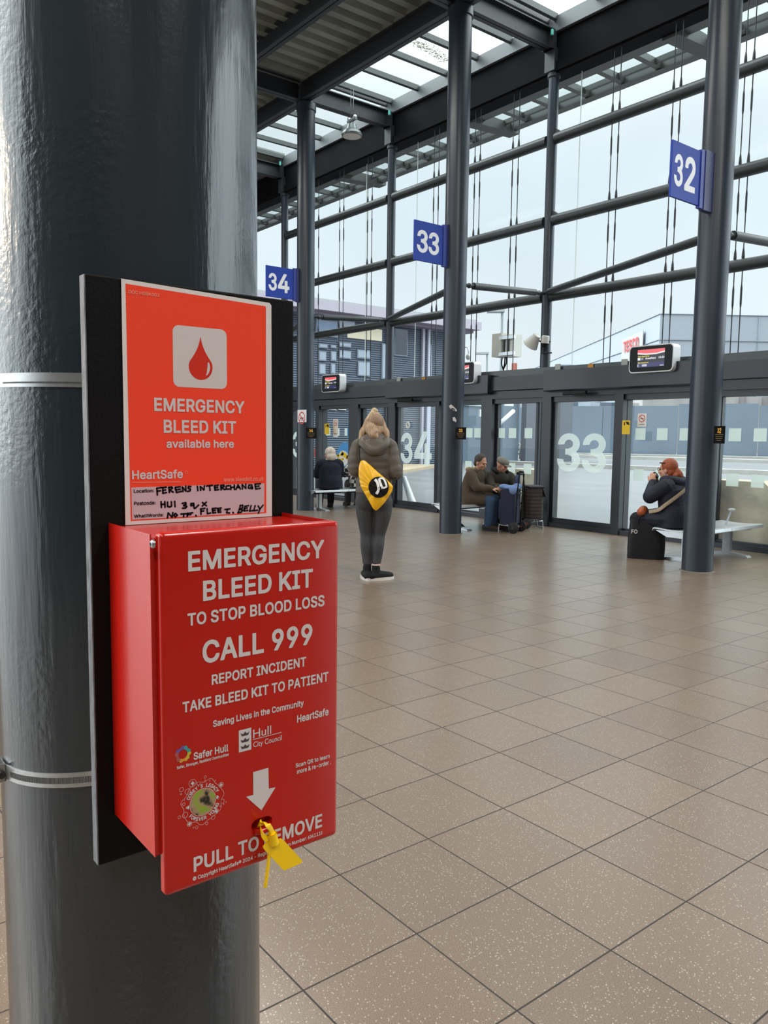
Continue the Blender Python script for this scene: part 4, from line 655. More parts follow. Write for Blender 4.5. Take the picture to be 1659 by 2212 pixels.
HAND = {  # marker strokes, letter by letter
 'FERENS': [[(347, 475), (352, 548)], [(345, 478), (395, 468)], [(350, 508), (385, 502)], [(410, 468), (412, 530), (450, 522)], [(410, 470), (448, 464)], [(412, 500), (442, 494)], [(478, 466), (482, 522)], [(474, 468), (508, 462), (516, 476), (486, 496), (524, 518)],
            [(545, 470), (560, 522), (612, 510)], [(548, 466), (600, 460)], [(556, 494), (600, 486)], [(630, 512), (622, 462), (662, 506), (660, 452)], [(716, 458), (690, 456), (686, 476), (710, 484), (708, 504), (680, 510)]],
 'INTERCHANGE': [[(786, 455), (792, 502)], [(822, 500), (818, 456), (858, 494), (862, 448)], [(886, 452), (950, 444)], [(918, 448), (924, 500)], [(972, 450), (978, 496), (1018, 490)], [(972, 450), (1014, 442)], [(976, 472), (1008, 466)], [(1040, 446), (1044, 494)], [(1040, 446), (1072, 440), (1078, 456), (1046, 470), (1086, 490)],
                 [(1130, 448), (1100, 452), (1098, 484), (1132, 484)], [(1146, 446), (1150, 490)], [(1148, 468), (1186, 462)], [(1188, 440), (1190, 488)], [(1206, 488), (1228, 438), (1254, 484)], [(1216, 468), (1246, 464)], [(1276, 484), (1272, 436), (1314, 478), (1312, 430)], [(1380, 440), (1346, 440), (1340, 474), (1386, 480), (1384, 460), (1366, 462)], [(1412, 432), (1420, 484), (1470, 476)], [(1412, 432), (1472, 426)], [(1416, 458), (1456, 452)]],
 'HU1': [[(392, 622), (396, 684)], [(432, 622), (436, 682)], [(394, 652), (434, 648)], [(462, 626), (464, 672), (486, 680), (506, 668), (504, 622)], [(540, 618), (544, 676)]],
 '3QX': [[(622, 640), (660, 632), (664, 652), (636, 662), (672, 674), (656, 692), (626, 692)], [(744, 640), (716, 642), (716, 664), (744, 662), (746, 640), (752, 694), (766, 690), (800, 658)], [(842, 630), (884, 666)], [(884, 626), (840, 668)]],
 'NOTE': [[(462, 796), (470, 744), (512, 790), (520, 740)], [(546, 750), (530, 770), (548, 788), (568, 768), (548, 750)], [(608, 756), (668, 752)], [(640, 756), (636, 786)], [(680, 748), (676, 782)], [(680, 750), (736, 742)], [(680, 764), (716, 760)]],
 'FLEET': [[(770, 770), (774, 776)], [(824, 700), (826, 758)], [(820, 702), (868, 694)], [(824, 726), (856, 722)], [(892, 698), (896, 752), (930, 744)], [(950, 696), (954, 744), (986, 740)], [(948, 698), (992, 692)], [(952, 720), (982, 716)], [(1008, 696), (1012, 738), (1042, 734)], [(1006, 696), (1046, 690)], [(1010, 716), (1038, 712)], [(1086, 706), (1140, 700)], [(1114, 704), (1104, 742), (1136, 744)], [(1172, 738), (1178, 744)]],
 'BELLY': [[(1230, 742), (1254, 664)], [(1250, 664), (1280, 660), (1276, 690), (1244, 704), (1278, 712), (1262, 736), (1226, 742)], [(1302, 672), (1292, 722), (1334, 716)], [(1304, 672), (1342, 664)], [(1298, 696), (1328, 690)], [(1370, 664), (1354, 724), (1388, 718)], [(1414, 664), (1398, 720), (1440, 714)], [(1446, 668), (1466, 700), (1500, 660)], [(1466, 700), (1450, 744)]]}
for k, strokes in HAND.items():
    bm = B()
    for st in strokes:
        pts = [atX(*h8(*q), XP + .0004) for q in st]; ribbon(bm, [(p.y, p.z) for p in pts], .0024, V(XP + .0004, 0, 0), YH, ZH)
    o = part('handwriting', bm, M['ink'], t, True, recalc=False)

# the cabinet itself
XF = -.84; CY0, CY1 = .3460, .5905; CZ0, CZ1 = .9095, 1.3385
t = thing('bleed_kit_cabinet', 'glossy red metal emergency bleed kit cabinet on the black board', 'cabinet', (XF - .07, .467, .9095))
bm = B(); box2(bm, (XB + .0006, .3400, .9577), (XF - .011, CY1 - .0014, 1.3322), bevel=.0015); part('body', bm, M['redbox'], t, True)
bm = B(); box2(bm, (XB + .0006, .3388, .9575), (XF - .0105, .3402, 1.3368)); part('side_plate', bm, M['redbox'], t, True)
bm = B(); add_poly(bm, [[(XB + .0006, .9575), (XF - .0105, .9575), (XF - .0105, 1.3372), (XB + .0006, 1.3372)]], V(0, CY1, 0), V(1, 0, 0), ZH, .0014); part('side_plate', bm, M['redbox'], t, True)
# front cover with the hand slot cut through it
s_l, s_r = atX(543, 1784, XF), atX(588, 1774, XF); sc_ = (s_l + s_r) / 2; hw_ = (s_r.y - s_l.y) / 2
slot = [(sc_.y + hw_ * x, sc_.z + .0082 * y) for x, y in [(math.copysign(abs(math.cos(a)) ** .7, math.cos(a)), math.copysign(abs(math.sin(a)) ** .9, math.sin(a))) for a in [2 * PI * k / 28 for k in range(28)]]]
def cover():
    bm = B(); n = 6
    rings = []
    for x, ins in ((XF - .0115, 0), (XF - .0060, 0), (XF - .0030, .0006), (XF - .0010, .0022), (XF, .0052)):
        rings.append([bm.verts.new((x, y, z)) for y, z in rrect(CY0 + ins, CZ0 + ins, CY1 - ins, CZ1 - ins, .006 - ins * .6, n)])
    L = len(rings[0])
    for a, b in zip(rings, rings[1:]):
        for k in range(L): bm.faces.new((a[k], a[(k + 1) % L], b[(k + 1) % L], b[k]))
    out = [(v.co.y, v.co.z) for v in rings[-1]]
    add_poly(bm, [out, slot], V(XF, 0, 0), YH, ZH); add_poly(bm, [[(v.co.y, v.co.z) for v in rings[0]], slot], V(XF - .0115, 0, 0), YH, ZH)
    a = [bm.verts.new((XF, y, z)) for y, z in slot]; b = [bm.verts.new((XF - .0115, y, z)) for y, z in slot]
    for k in range(len(slot)): bm.faces.new((a[k], a[(k + 1) % len(slot)], b[(k + 1) % len(slot)], b[k]))
    bmesh.ops.remove_doubles(bm, verts=bm.verts, dist=1e-6)
    return bm
fc = part('front_cover', cover(), M['red'], t, True, smooth=35)
bm = B(); c = atX(563, 1792, XF); pts = [V(XF + .001, sc_.y - hw_ * .75, sc_.z - .0075), V(XF + .003, sc_.y - hw_ * .3, sc_.z - .0085), V(XF + .003, sc_.y + hw_ * .25, sc_.z - .0078), V(XF + .001, sc_.y + hw_ * .7, sc_.z - .004)]
add_tube(bm, pts, .0038, 12); part('slot_lip', bm, M['red'], t, True, smooth=60)
bm = B(); box2(bm, (XF - .036, sc_.y - .035, .918), (XF - .0125, sc_.y + .035, .9575)); part('inner_tray', bm, M['redbox'], t, True)
def screw(y, z, x):
    bm = B(); add_tube(bm, [(x, y, z), (x, y - .0012, z), (x, y - .0030, z), (x, y - .0036, z)], [.0052, .0052, .0040, .0022], 24)
    s = part('side_screw', bm, M['galv'], t, True, smooth=40)
    bm = B(); add_tube(bm, [(x, y - .0032, z), (x, y - .0040, z)], .0022, 6); part('hex_socket', bm, M['black'], s, True)
c = atY(332, 1175, .3388); screw(.3388, c.z, c.x)
TX = XF + .0002
plane_lines([
 ('EMERGENCY', (403.7, 1233), (700, 1203.5), (402.7, 1192.6)), ('BLEED KIT', (436, 1298.5), (677, 1265), (436, 1258)), ('TO STOP BLOOD LOSS', (404.5, 1353), (701.6, 1306.5), (404, 1328)),
 ('CALL 999', (436, 1432), (678, 1389), (436, 1387)), ('REPORT INCIDENT', (456, 1480), (661.7, 1437), (456, 1459.5)), ('TAKE BLEED KIT TO PATIENT', (394, 1543), (710, 1467), (394, 1521.5)),
 ('Saving Lives in the Community', (459.7, 1570), (656, 1524), (459.7, 1557)), ('HeartSafe', (640.8, 1560), (710, 1544.5), (640.8, 1545)),
 ('Scan QR to learn', (638, 1657.5), (712.5, 1637), (638, 1649)), ('more & re-order .', (640.8, 1671), (715, 1650.5), (640.8, 1662)),
 ('Safer Hull', (417.7, 1641), (493, 1622), (417.7, 1626.5)), ('Safer, Stronger, Resilient Communities', (381.7, 1661.5), (494, 1632), (381.7, 1655.5)),
 ('PULL TO REMOVE', (416.5, 1887.5), (697, 1780.5), (416.5, 1858)), ('© Copyright HeartSafe® 2024 - Registered Design Number: 6341113', (416, 1907.5), (696, 1797.5), (416, 1899.5)),
], t, TX, M['offwhite'])
# slim council lettering with the three-crown shield
def thin_text(s, parent, l, r, top, X, m_, name='lettering'):
    a, b, c = atX(*l, X), atX(*r, X), atX(*top, X)
    cu = bpy.data.curves.new('f', 'FONT'); cu.body = s; cu.offset = .004
    o = bpy.data.objects.new('f', cu); COL.objects.link(o); dg = bpy.context.evaluated_depsgraph_get(); dg.update()
    me = bpy.data.meshes.new_from_object(o.evaluated_get(dg)); bpy.data.objects.remove(o)
    xs = [v.co.x for v in me.vertices]; x0, x1 = min(xs), max(xs); cap = .70
    bm = B(); bm.from_mesh(me)
    z = (a.z + b.z) / 2
    for v in bm.verts: v.co = V(X + .0003, a.y + (v.co.x - x0) / (x1 - x0) * (b.y - a.y), z + v.co.y / cap * (c.z - a.z))
    bpy.data.meshes.remove(me)
    return part(name, bm, m_, parent, True, recalc=False)
thin_text('Hull', t, (546.5, 1594.5), (585.5, 1584.5), (546.5, 1576), TX, M['offwhite'])
thin_text('City Council', t, (547, 1613.5), (608.5, 1599), (547, 1602), TX, M['offwhite'])
a, b = atX(546, 1598, TX), atX(608, 1581.5, TX); z = (a.z + b.z) / 2
bm = B(); add_poly(bm, [[(a.y, z - .0004), (b.y, z - .0004), (b.y, z + .0004), (a.y, z + .0004)]], V(TX + .0002, 0, 0), YH, ZH); part('rule_line', bm, M['offwhite'], t, True, recalc=False)
q = [atX(x, y, TX) for x, y in ((515.6, 1577.6), (542.5, 1572), (543.6, 1619), (516.7, 1625))]
ya, yb, za, zb = q[0].y, q[1].y, (q[2].z + q[3].z) / 2, (q[0].z + q[1].z) / 2
bm = B(); add_poly(bm, [[(ya, za), (yb, za), (yb, zb), (ya, zb)]], V(TX + .0002, 0, 0), YH, ZH); sh = part('council_shield', bm, M['offwhite'], t, True, recalc=False)
bm = B(); w_ = (yb - ya) * .36; ym = (ya + yb) / 2
for k in range(3):
    zc = zb - (zb - za) * (.2 + .29 * k); h = (zb - za) * .09
    add_poly(bm, [[(ym - w_, zc + h * .6), (ym - w_ * .7, zc - h), (ym + w_ * .7, zc - h), (ym + w_, zc + h * .6), (ym + w_ * .5, zc - h * .1), (ym + w_ * .22, zc + h * .3), (ym, zc + h * 1.1), (ym - w_ * .22, zc + h * .3), (ym - w_ * .5, zc - h * .1)]], V(TX + .0005, 0, 0), YH, ZH)
part('crown', bm, mat('dark_crown_print', (70, 50, 60), .5), sh, True, recalc=False)
# colour-wheel badge
c = atX(395, 1629, TX); bm = B()
badge = [((60, 150, 150), .1, 1.35), ((110, 80, 150), 1.35, 2.7), ((170, 80, 80), 2.7, 4.2), ((214, 150, 60), 4.2, 5.4), ((190, 180, 50), 5.4, 6.38)]
for i, (rgb, a0, a1) in enumerate(badge):
    bm = B(); n = 8; R1, R0 = .0094, .0056
    lp = [(c.y + R1 * (1 + .1 * math.sin(3 * PI * k / n)) * math.cos(a0 + (a1 - a0) * k / n), c.z + R1 * (1 + .1 * math.sin(3 * PI * k / n)) * math.sin(a0 + (a1 - a0) * k / n)) for k in range(n + 1)] + [(c.y + R0 * math.cos(a1 - (a1 - a0) * k / n), c.z + R0 * math.sin(a1 - (a1 - a0) * k / n)) for k in range(n + 1)]
    add_poly(bm, [lp], V(TX + .0003, 0, 0), YH, ZH); part('badge_ring_segment', bm, mat('badge_colour', rgb, .4), t, True, recalc=False)
# white arrow
ar = [(546.5, 1667.8), (579.5, 1658.2), (580.3, 1703.4), (595, 1700.3), (564.6, 1750), (531.4, 1721), (547, 1716.8)]
pts = [atX(x, y, TX) for x, y in ar]
bm = B(); add_poly(bm, [[(p.y, p.z) for p in reversed(pts)]], V(TX + .0003, 0, 0), YH, ZH); part('arrow_symbol', bm, M['offwhite'], t, True, recalc=False)
# round emblem with bubbles
c = atX(438, 1732, TX); R_ = .0163
pinkl = mat('pale_pink_line_print', (214, 150, 146), .45)
bm = B(); n = 72; ro = [(1.62 + .09 * math.sin(7 * a) + .05 * math.sin(11 * a + 1)) * R_ for a in [2 * PI * k / n for k in range(n)]]
add_poly(bm, [[(c.y + ro[k] * math.cos(2 * PI * k / n), c.z + ro[k] * math.sin(2 * PI * k / n)) for k in range(n)], [(c.y + (ro[k] - .0007) * math.cos(2 * PI * k / n), c.z + (ro[k] - .0007) * math.sin(2 * PI * k / n)) for k in range(n)]], V(TX + .0003, 0, 0), YH, ZH)
bub = [(674, 548, 24), (712, 550, 12), (752, 510, 9), (752, 532, 5), (850, 558, 17), (780, 532, 4), (815, 532, 5), (606, 588, 14), (603, 615, 6), (644, 600, 18), (622, 650, 6), (620, 678, 10), (640, 700, 8), (628, 745, 18), (592, 758, 10), (655, 800, 16), (700, 820, 10), (680, 822, 5), (762, 797, 10), (802, 760, 14), (822, 722, 15), (858, 660, 14), (832, 640, 8), (882, 664, 4), (846, 690, 6), (866, 676, 5)]
for x, y, r in bub:
    p = atX(180 + x * .3496, 1500 + y * .3496, TX); rr = r * .3496 * .00058
    add_poly(bm, [circ(p.y, p.z, rr, 16), circ(p.y, p.z, max(rr - .0006, rr * .55), 16)], V(TX + .0003, 0, 0), YH, ZH)
em = part('emblem_outline', bm, pinkl, t, True, recalc=False)
bm = B()
for x, y in ((674, 548), (850, 558), (655, 800), (648, 698), (826, 634), (822, 722)):
    p = atX(180 + x * .3496, 1500 + y * .3496, TX); q = .0022
    add_poly(bm, [[(p.y - q, p.z - q * .35), (p.y + q, p.z - q * .35), (p.y + q, p.z + q * .35), (p.y - q, p.z + q * .35)]], V(TX + .0004, 0, 0), YH, ZH); add_poly(bm, [[(p.y - q * .35, p.z - q), (p.y + q * .35, p.z - q), (p.y + q * .35, p.z + q), (p.y - q * .35, p.z + q)]], V(TX + .0005, 0, 0), YH, ZH)
part('emblem_cross', bm, M['offwhite'], t, True, recalc=False)
def arc_text(s, cy, cz, r, a0, a1, cap, X, m_, parent, flip=False):
    bm = B(); n = len(s)
    for i, ch in enumerate(s):
        if ch == ' ': continue
        a = a0 + (a1 - a0) * (i + .5) / n
        rd = V(0, math.cos(a), math.sin(a)); tn = V(0, math.sin(a), -math.cos(a))
        U, W = (tn, rd) if not flip else (-tn, -rd)
        wd = GL[ch][0] / 100 * cap * .85
        rad = r if not flip else r + cap
        text_bm(bm, ch, V(X, cy, cz) + rd * rad - U * wd / 2, U, W, wd, cap, .0004)
    part('lettering', bm, m_, parent, True, recalc=False)
arc_text("COREY'S LEGACY", c.y, c.z, R_ * 1.12, 2.75, .35, .0042, TX, M['offwhite'], t)
arc_text('FOREVER YOUNG', c.y, c.z, R_ * 1.12, 3.75, 5.95, .0042, TX, M['offwhite'], t, True)
bm = B(); add_poly(bm, [circ(c.y, c.z, R_, 40)], V(TX + .0003, 0, 0), YH, ZH)
pic = mat('green_and_brown_picture_print', (120, 140, 50), .35)
n = pic.node_tree; b_ = n.nodes['Principled BSDF']; tc_ = n.nodes.new('ShaderNodeTexCoord'); z_ = n.nodes.new('ShaderNodeTexNoise'); z_.inputs['Scale'].default_value = 70; z_.inputs['Detail'].default_value = 2
n.links.new(tc_.outputs['Object'], z_.inputs['Vector']); rp = n.nodes.new('ShaderNodeValToRGB'); n.links.new(z_.outputs[0], rp.inputs[0]); n.links.new(rp.outputs[0], b_.inputs['Base Color'])
rp.color_ramp.elements[0].position = .38; rp.color_ramp.elements[0].color = srgb(40, 40, 34); rp.color_ramp.elements[1].position = .62; rp.color_ramp.elements[1].color = srgb(135, 160, 50); x = rp.color_ramp.elements.new(.5); x.color = srgb(165, 135, 105)
part('picture_disc', bm, pic, t, True, recalc=False)
bm = B(); add_poly(bm, [circ(c.y, c.z, R_ * 1.05, 40), circ(c.y, c.z, R_, 40)], V(TX + .0004, 0, 0), YH, ZH); part('picture_ring', bm, pinkl, t, True, recalc=False)

# yellow pull-tight security seal through the slot
XS = XF + .014
t = thing('security_seal', 'yellow plastic pull-tight seal tag hanging from the slot of the red cabinet', 'tag', atX(600, 1850, XS))
g6 = lambda x, y, X=XS: atX(360 + x * .22905, 1520 + y * .22905, X)
bm = B()
pl = [g6(905, 1345), g6(950, 1296), g6(1078, 1270), g6(1100, 1285), g6(1275, 1478), g6(1262, 1500), g6(1110, 1568), g6(1090, 1562), g6(908, 1362)]
add_poly(bm, [[(p.y, p.z) for p in reversed(pl)]], V(XS, 0, 0), YH, ZH, .0016); part('tag_plate', bm, M['tagyel'], t, True)
bm = B(); a, b = g6(1015, 1325, XS + .002), g6(995, 1222, XS + .002); add_tube(bm, [a, a.lerp(b, .05), a.lerp(b, .7), b], [.0042, .0062, .0058, .0060], 24, cap=False)
add_tube(bm, [a, a.lerp(b, .05), a.lerp(b, .7), b], [.003, .0045, .0044, .0046], 24); part('locking_barrel', bm, M['tagyel'], t, True, smooth=40)
bm = B()
lp = [g6(868, 1142, XF - .004), g6(890, 1122, XF + .004), g6(925, 1125, XF + .012), g6(958, 1148, XS + .006), g6(985, 1190, XS + .004), g6(998, 1230, XS + .002)]
def smoothp(pts, n=6):
    o = []
    for i in range(len(pts) - 1):
        p0, p1, p2, p3 = pts[max(i - 1, 0)], pts[i], pts[i + 1], pts[min(i + 2, len(pts) - 1)]
        for k in range(n):
            u = k / n; o.append(.5 * ((2 * p1) + (p2 - p0) * u + (2 * p0 - 5 * p1 + 4 * p2 - p3) * u * u + (3 * p1 - p0 - 3 * p2 + p3) * u ** 3))
    return o + [pts[-1]]
add_tube(bm, smoothp(lp), (.0008, .0042), 10, ref=(1, 0, .3)) if False else add_tube(bm, smoothp(lp), [(.0010, .0040)] * len(smoothp(lp)), 12, ref=(1, .2, .5))
lp2 = [g6(880, 1165, XF - .004), g6(895, 1195, XF + .006), g6(915, 1245, XS), g6(950, 1290, XS + .001)]
add_tube(bm, smoothp(lp2), [(.0010, .0036)] * len(smoothp(lp2)), 12, ref=(1, .2, .2)); part('strap_loop', bm, M['tagyel'], t, True, smooth=50)
bm = B(); q = [g6(968, 1400), g6(960, 1500), g6(945, 1620), g6(930, 1735)]; qq = smoothp(q, 8)
add_tube(bm, qq, [(.0012 + .0005 * (k % 2), .0022 + .0008 * (k % 2)) for k in range(len(qq))], 8); part('strap_tail', bm, M['tagyel'], t, True, smooth=40)

# ------------------------------------------------------------------ numbered flag signs on the columns
def flag(num, X, y0, y1, z0, z1, ycol):
    t = thing('bay_sign', 'blue flag sign with white number %s on the %s' % (num, {'32': 'nearest right column', '33': 'middle column', '34': 'farthest column'}[num]), 'sign', (X, ycol, z0))
    bm = B(); box2(bm, (X - .012, y0, z0), (X + .012, y1, z1), bevel=.003); part('panel', bm, M['blue'], t, True)
    bm = B(); box2(bm, (X - .022, y1, z0 - .02), (X + .022, y1 + .07, z1 + .02)); part('edge_channel', bm, M['bluedk'], t, True)
    bm = B(); box2(bm, (X - .03, y1 + .07, z0 - .03), (X + .03, ycol - .15, z1 + .03)); part('mounting_plate', bm, mat('dark_blue_plate', (44, 48, 96), .4), t, True)
    W_ = (y1 - y0); cap = .31
    for sgn in (1, -1):
        O = V(X + .013 * sgn, y0 + W_ * .09, z0 + .115) if sgn > 0 else V(X - .013, y1 - W_ * .09, z0 + .115)
        bm = B(); text_bm(bm, num, O, V(0, sgn, 0), ZH, W_ * .80, cap); part('number', bm, M['silverdigit'], t, True, recalc=False)
flag('32', -4.62, 7.205, 7.72, 3.84, 4.38, 8.11)
flag('33', -8.62, 7.285, 7.82, 3.885, 4.43, 8.08)
flag('34', -12.77, 7.32, 7.89, 3.92, 4.47, 8.17)

# small black-and-yellow bay notices wrapped on flat plates
def notice(num, k, px0, px1, py0, py1):
    cx_, cy_ = CP[k]
    Yp = cy_ - .171
    a, b = atY(px0, py1, Yp), atY(px1, py0, Yp)
    t = thing('bay_notice', 'small black notice with yellow number %s on the %s' % (num, {'32': 'nearest right column', '33': 'middle column', '34': 'farthest column'}[num]), 'notice', ((a.x + b.x) / 2, Yp, a.z))
    bm = B(); box2(bm, (a.x, Yp - .004, a.z), (b.x, Yp + .004, b.z)); part('plate', bm, mat('matt_black_plate', (9, 9, 10), .8, spec=.15), t, True)
    W_ = b.x - a.x; H_ = b.z - a.z
    bm = B(); text_bm(bm, num, V(a.x + W_ * .33, Yp - .005, b.z - H_ * .40), V(1, 0, 0), ZH, W_ * .36, H_ * .27)
    part('number', bm, mat('amber_print', (226, 170, 30), .5), t, True, recalc=False)
    bm = B()
    for i, (l, r) in enumerate(((.12, .88), (.2, .8), (.2, .8), (.3, .7))):
        z = b.z - H_ * (.50 + .11 * i); box2(bm, (a.x + W_ * l, Yp - .005, z), (a.x + W_ * r, Yp - .0042, z + H_ * .022))
    part('text_lines', bm, mat('amber_small_print', (120, 90, 26), .5), t, True)
notice('34', 34, 661, 684, 924, 947); notice('33', 33, 984, 1007, 923, 949); notice('32', 32, 1541, 1567, 920, 958)
# no-smoking signs
nsred = mat('no_smoking_red', (190, 60, 55), .5)
def nosmoke(Yp, a, b, label):
    t = thing('no_smoking_sign', label, 'sign', ((a.x + b.x) / 2, Yp, a.z))
    bm = B(); box2(bm, (a.x, Yp - .004, a.z), (b.x, Yp, b.z)); part('plate', bm, M['white'], t, True)
    W_ = b.x - a.x; H_ = b.z - a.z; cx = (a.x + b.x) / 2; cz = b.z - W_ * .5; r = W_ * .38
    bm = B(); add_poly(bm, [circ(cx, cz, r), circ(cx, cz, r * .8)], V(0, Yp - .005, 0), V(1, 0, 0), ZH); ribbon(bm, [(cx - r * .65, cz + r * .65), (cx + r * .65, cz - r * .65)], r * .17, V(0, Yp - .0055, 0), V(1, 0, 0), ZH); part('prohibition_ring', bm, nsred, t, True, recalc=False)
    bm = B(); box2(bm, (cx - r * .5, Yp - .0048, cz - r * .12), (cx + r * .5, Yp - .0042, cz + r * .08)); box2(bm, (cx - W_ * .3, Yp - .0048, a.z + H_ * .16), (cx + W_ * .3, Yp - .0042, a.z + H_ * .2)); part('cigarette_symbol', bm, M['black'], t, True)
nosmoke(8.0, atY(643, 912, 8.0), atY(662, 885, 8.0), 'small white no smoking sign on the farthest column')
nosmoke(10.19, atY(1377, 922, 10.19), atY(1397, 893, 10.19), 'white no smoking sticker on the glass right of the yellow sticker')
nosmoke(10.19, atY(720, 944, 10.19), atY(730, 905, 10.19), 'narrow white notice on the glass left of the standing woman')
# yellow door stickers
for a, b, lb in (((1343, 938), (1361, 908), 'yellow sticker with black symbols on the door stile left of the no smoking sticker'), ((701, 938), (711, 915), 'yellow sticker on the far door stile right of the farthest column')):
    pa, pb = atY(*a, 10.05), atY(*b, 10.05); t = thing('door_sticker', lb, 'sticker', (pa.x, 10.05, pa.z))
    bm = B(); box2(bm, (pa.x, 10.05, pa.z), (pb.x, 10.056, pb.z)); part('sheet', bm, M['yellow'], t, True)
    W_, H_ = pb.x - pa.x, pb.z - pa.z
    bm = B(); box2(bm, (pa.x + W_ * .25, 10.048, pb.z - H_ * .35), (pa.x + W_ * .38, 10.0495, pb.z - H_ * .14)); add_poly(bm, [circ(pa.x + W_ * .72, pb.z - H_ * .2, W_ * .17, 12)], V(0, 10.049, 0), V(1, 0, 0), ZH); ribbon(bm, [(pa.x + W_ * .5, pb.z - H_ * .12), (pa.x + W_ * .9, pb.z - H_ * .3)], W_ * .12, V(0, 10.0485, 0), V(1, 0, 0), ZH); part('hand_symbol', bm, M['black'], t, True)
# torn sticker remains on column 33
def scrap(pts, label):
    p3 = []
    for x, y in pts:
        d = ray(x, y); o = V(CAM.x - CP[33][0], CAM.y - CP[33][1], 0); dd = V(d.x, d.y, 0); a = dd.dot(dd); b = 2 * o.dot(dd); c = o.dot(o) - .166 ** 2
        k = (-b - math.sqrt(max(0, b * b - 4 * a * c))) / (2 * a); p3.append(CAM + d * k)
    bm = B(); vs = [bm.verts.new(p) for p in p3]; cc = sum(p3, V(0, 0, 0)) / len(p3); n_ = V(cc.x - CP[33][0], cc.y - CP[33][1], 0).normalized()
    vb = [bm.verts.new(p + n_ * .002) for p in p3]; bm.faces.new(vb); bm.faces.new(list(reversed(vs)))
    for i in range(len(vs)): bm.faces.new((vs[i], vs[(i + 1) % len(vs)], vb[(i + 1) % len(vs)], vb[i]))
    tag(part('sticker_scrap', bm, M['offwhite']), label, 'sticker')
k3 = lambda x, y: (840 + x * 180 / 1659, 840 + y * 180 / 1659)
scrap([k3(*q) for q in ((1200, 335), (1240, 310), (1300, 360), (1355, 420), (1350, 450), (1290, 430), (1215, 385))], 'upper torn white sticker scrap on the middle column')
scrap([k3(*q) for q in ((1268, 570), (1310, 560), (1345, 620), (1338, 665), (1275, 630))], 'lower torn white sticker scrap on the middle column')

# ------------------------------------------------------------------ departure displays
whitec = mat('white_display_casing', (206, 208, 212), .35)
scr_e = lambda n, c, s=1.: mat(n, (8, 8, 10), .3, emit=c, estr=s)
E_ = {'navy': scr_e('screen_navy_light', (34, 30, 92)), 'red': scr_e('screen_red_light', (238, 92, 100)), 'pink': scr_e('screen_white_light', (250, 236, 232)), 'txt': scr_e('screen_text_light', (240, 240, 248)), 'yel': scr_e('screen_yellow_light', (232, 214, 60)), 'blk': scr_e('screen_dark_light', (14, 12, 26))}
def display(xc, label, yf=9.86, zc=2.565):
    t = thing('departure_display', label, 'display', (xc, 10.02, zc - .2))
    w2, h2 = .335, .175
    bm = B(); add_poly(bm, [rrect(xc - w2 - .015, zc - h2 - .015, xc + w2 + .015, zc + h2 + .015, .06)], V(0, 10.03, 0), V(1, 0, 0), ZH, 10.03 - yf); part('casing', bm, whitec, t, True)
    bm = B(); add_poly(bm, [rrect(xc - w2, zc - h2, xc + w2, zc + h2, .05)], V(0, yf, 0), V(1, 0, 0), ZH, .004); part('black_bezel', bm, M['black'], t, True)
    sx0, sx1, sz0, sz1 = xc - w2 * .62, xc + w2 * .66, zc - h2 * .66, zc + h2 * .74
    W_, H_ = sx1 - sx0, sz1 - sz0
    s = bpy.data.objects.new('screen', None)
    bm = B(); box2(bm, (sx0, yf - .0065, sz0), (sx1, yf - .0045, sz1)); s = part('screen', bm, E_['blk'], t, True)
    def sub(n, m_, x0, z0, x1, z1, yy=.0075):
        bm = B(); box2(bm, (sx0 + W_ * x0, yf - yy, sz0 + H_ * z0), (sx0 + W_ * x1, yf - yy + .0008, sz0 + H_ * z1)); part(n, bm, m_, s, True)
    bm = B(); add_poly(bm, [[(sx0, sz0 + H_ * .76), (sx0 + W_ * .3, sz0 + H_ * .70), (sx0 + W_ * .7, sz0 + H_ * .70), (sx1, sz0 + H_ * .78), (sx1, sz1), (sx0, sz1)]], V(0, yf - .0072, 0), V(1, 0, 0), ZH); part('white_swoosh', bm, E_['pink'], s, True)
    bm = B(); add_poly(bm, [[(sx0, sz0 + H_ * .84), (sx0 + W_ * .3, sz0 + H_ * .77), (sx0 + W_ * .7, sz0 + H_ * .77), (sx1, sz0 + H_ * .86), (sx1, sz1), (sx0, sz1)]], V(0, yf - .0078, 0), V(1, 0, 0), ZH); part('red_banner', bm, E_['red'], s, True)
    sub('lower_band', E_['navy'], 0, 0, 1, .26)
    def tx(s_, x, z, wd, cp, m_):
        bm = B(); text_bm(bm, s_, V(sx0 + W_ * x, yf - .0085, sz0 + H_ * z), V(1, 0, 0), ZH, W_ * wd, H_ * cp); part('screen_text', bm, m_, s, True, recalc=False)
    tx('Next departures', .02, .58, .42, .08, E_['yel']); tx('14', .15, .44, .07, .1, E_['txt']); tx('Greatfield', .30, .44, .38, .1, E_['txt']); tx('15:18', .78, .46, .22, .1, E_['txt'])
    sub('route_block', E_['txt'], .01, .41, .11, .55); tx('Next departures', .02, .23, .4, .07, E_['yel']); sub('route_block', E_['txt'], .01, .04, .05, .18); sub('route_block', E_['txt'], .18, .05, .36, .17); sub('route_block', E_['txt'], .84, .04, .98, .08)
display(-6.50, 'large departure display on the header left of the nearest right column')
display(-10.33, 'departure display half hidden behind the middle column')
display(-14.40, 'small departure display on the header right of the farthest column')
for px, py, lb in ((1379, 815, 'left'), (1417, 814, 'middle'), (1457, 811, 'right')):
    c = atY(px, py, 10.02); bm = B(); add_cyl(bm, c, c - V(0, .02, 0), .012, 10); tag(part('header_bolt', bm, M['galv'], smooth=40), '%s bright bolt head on the header under the big display' % lb, 'bolt', 'bolts under the big display')

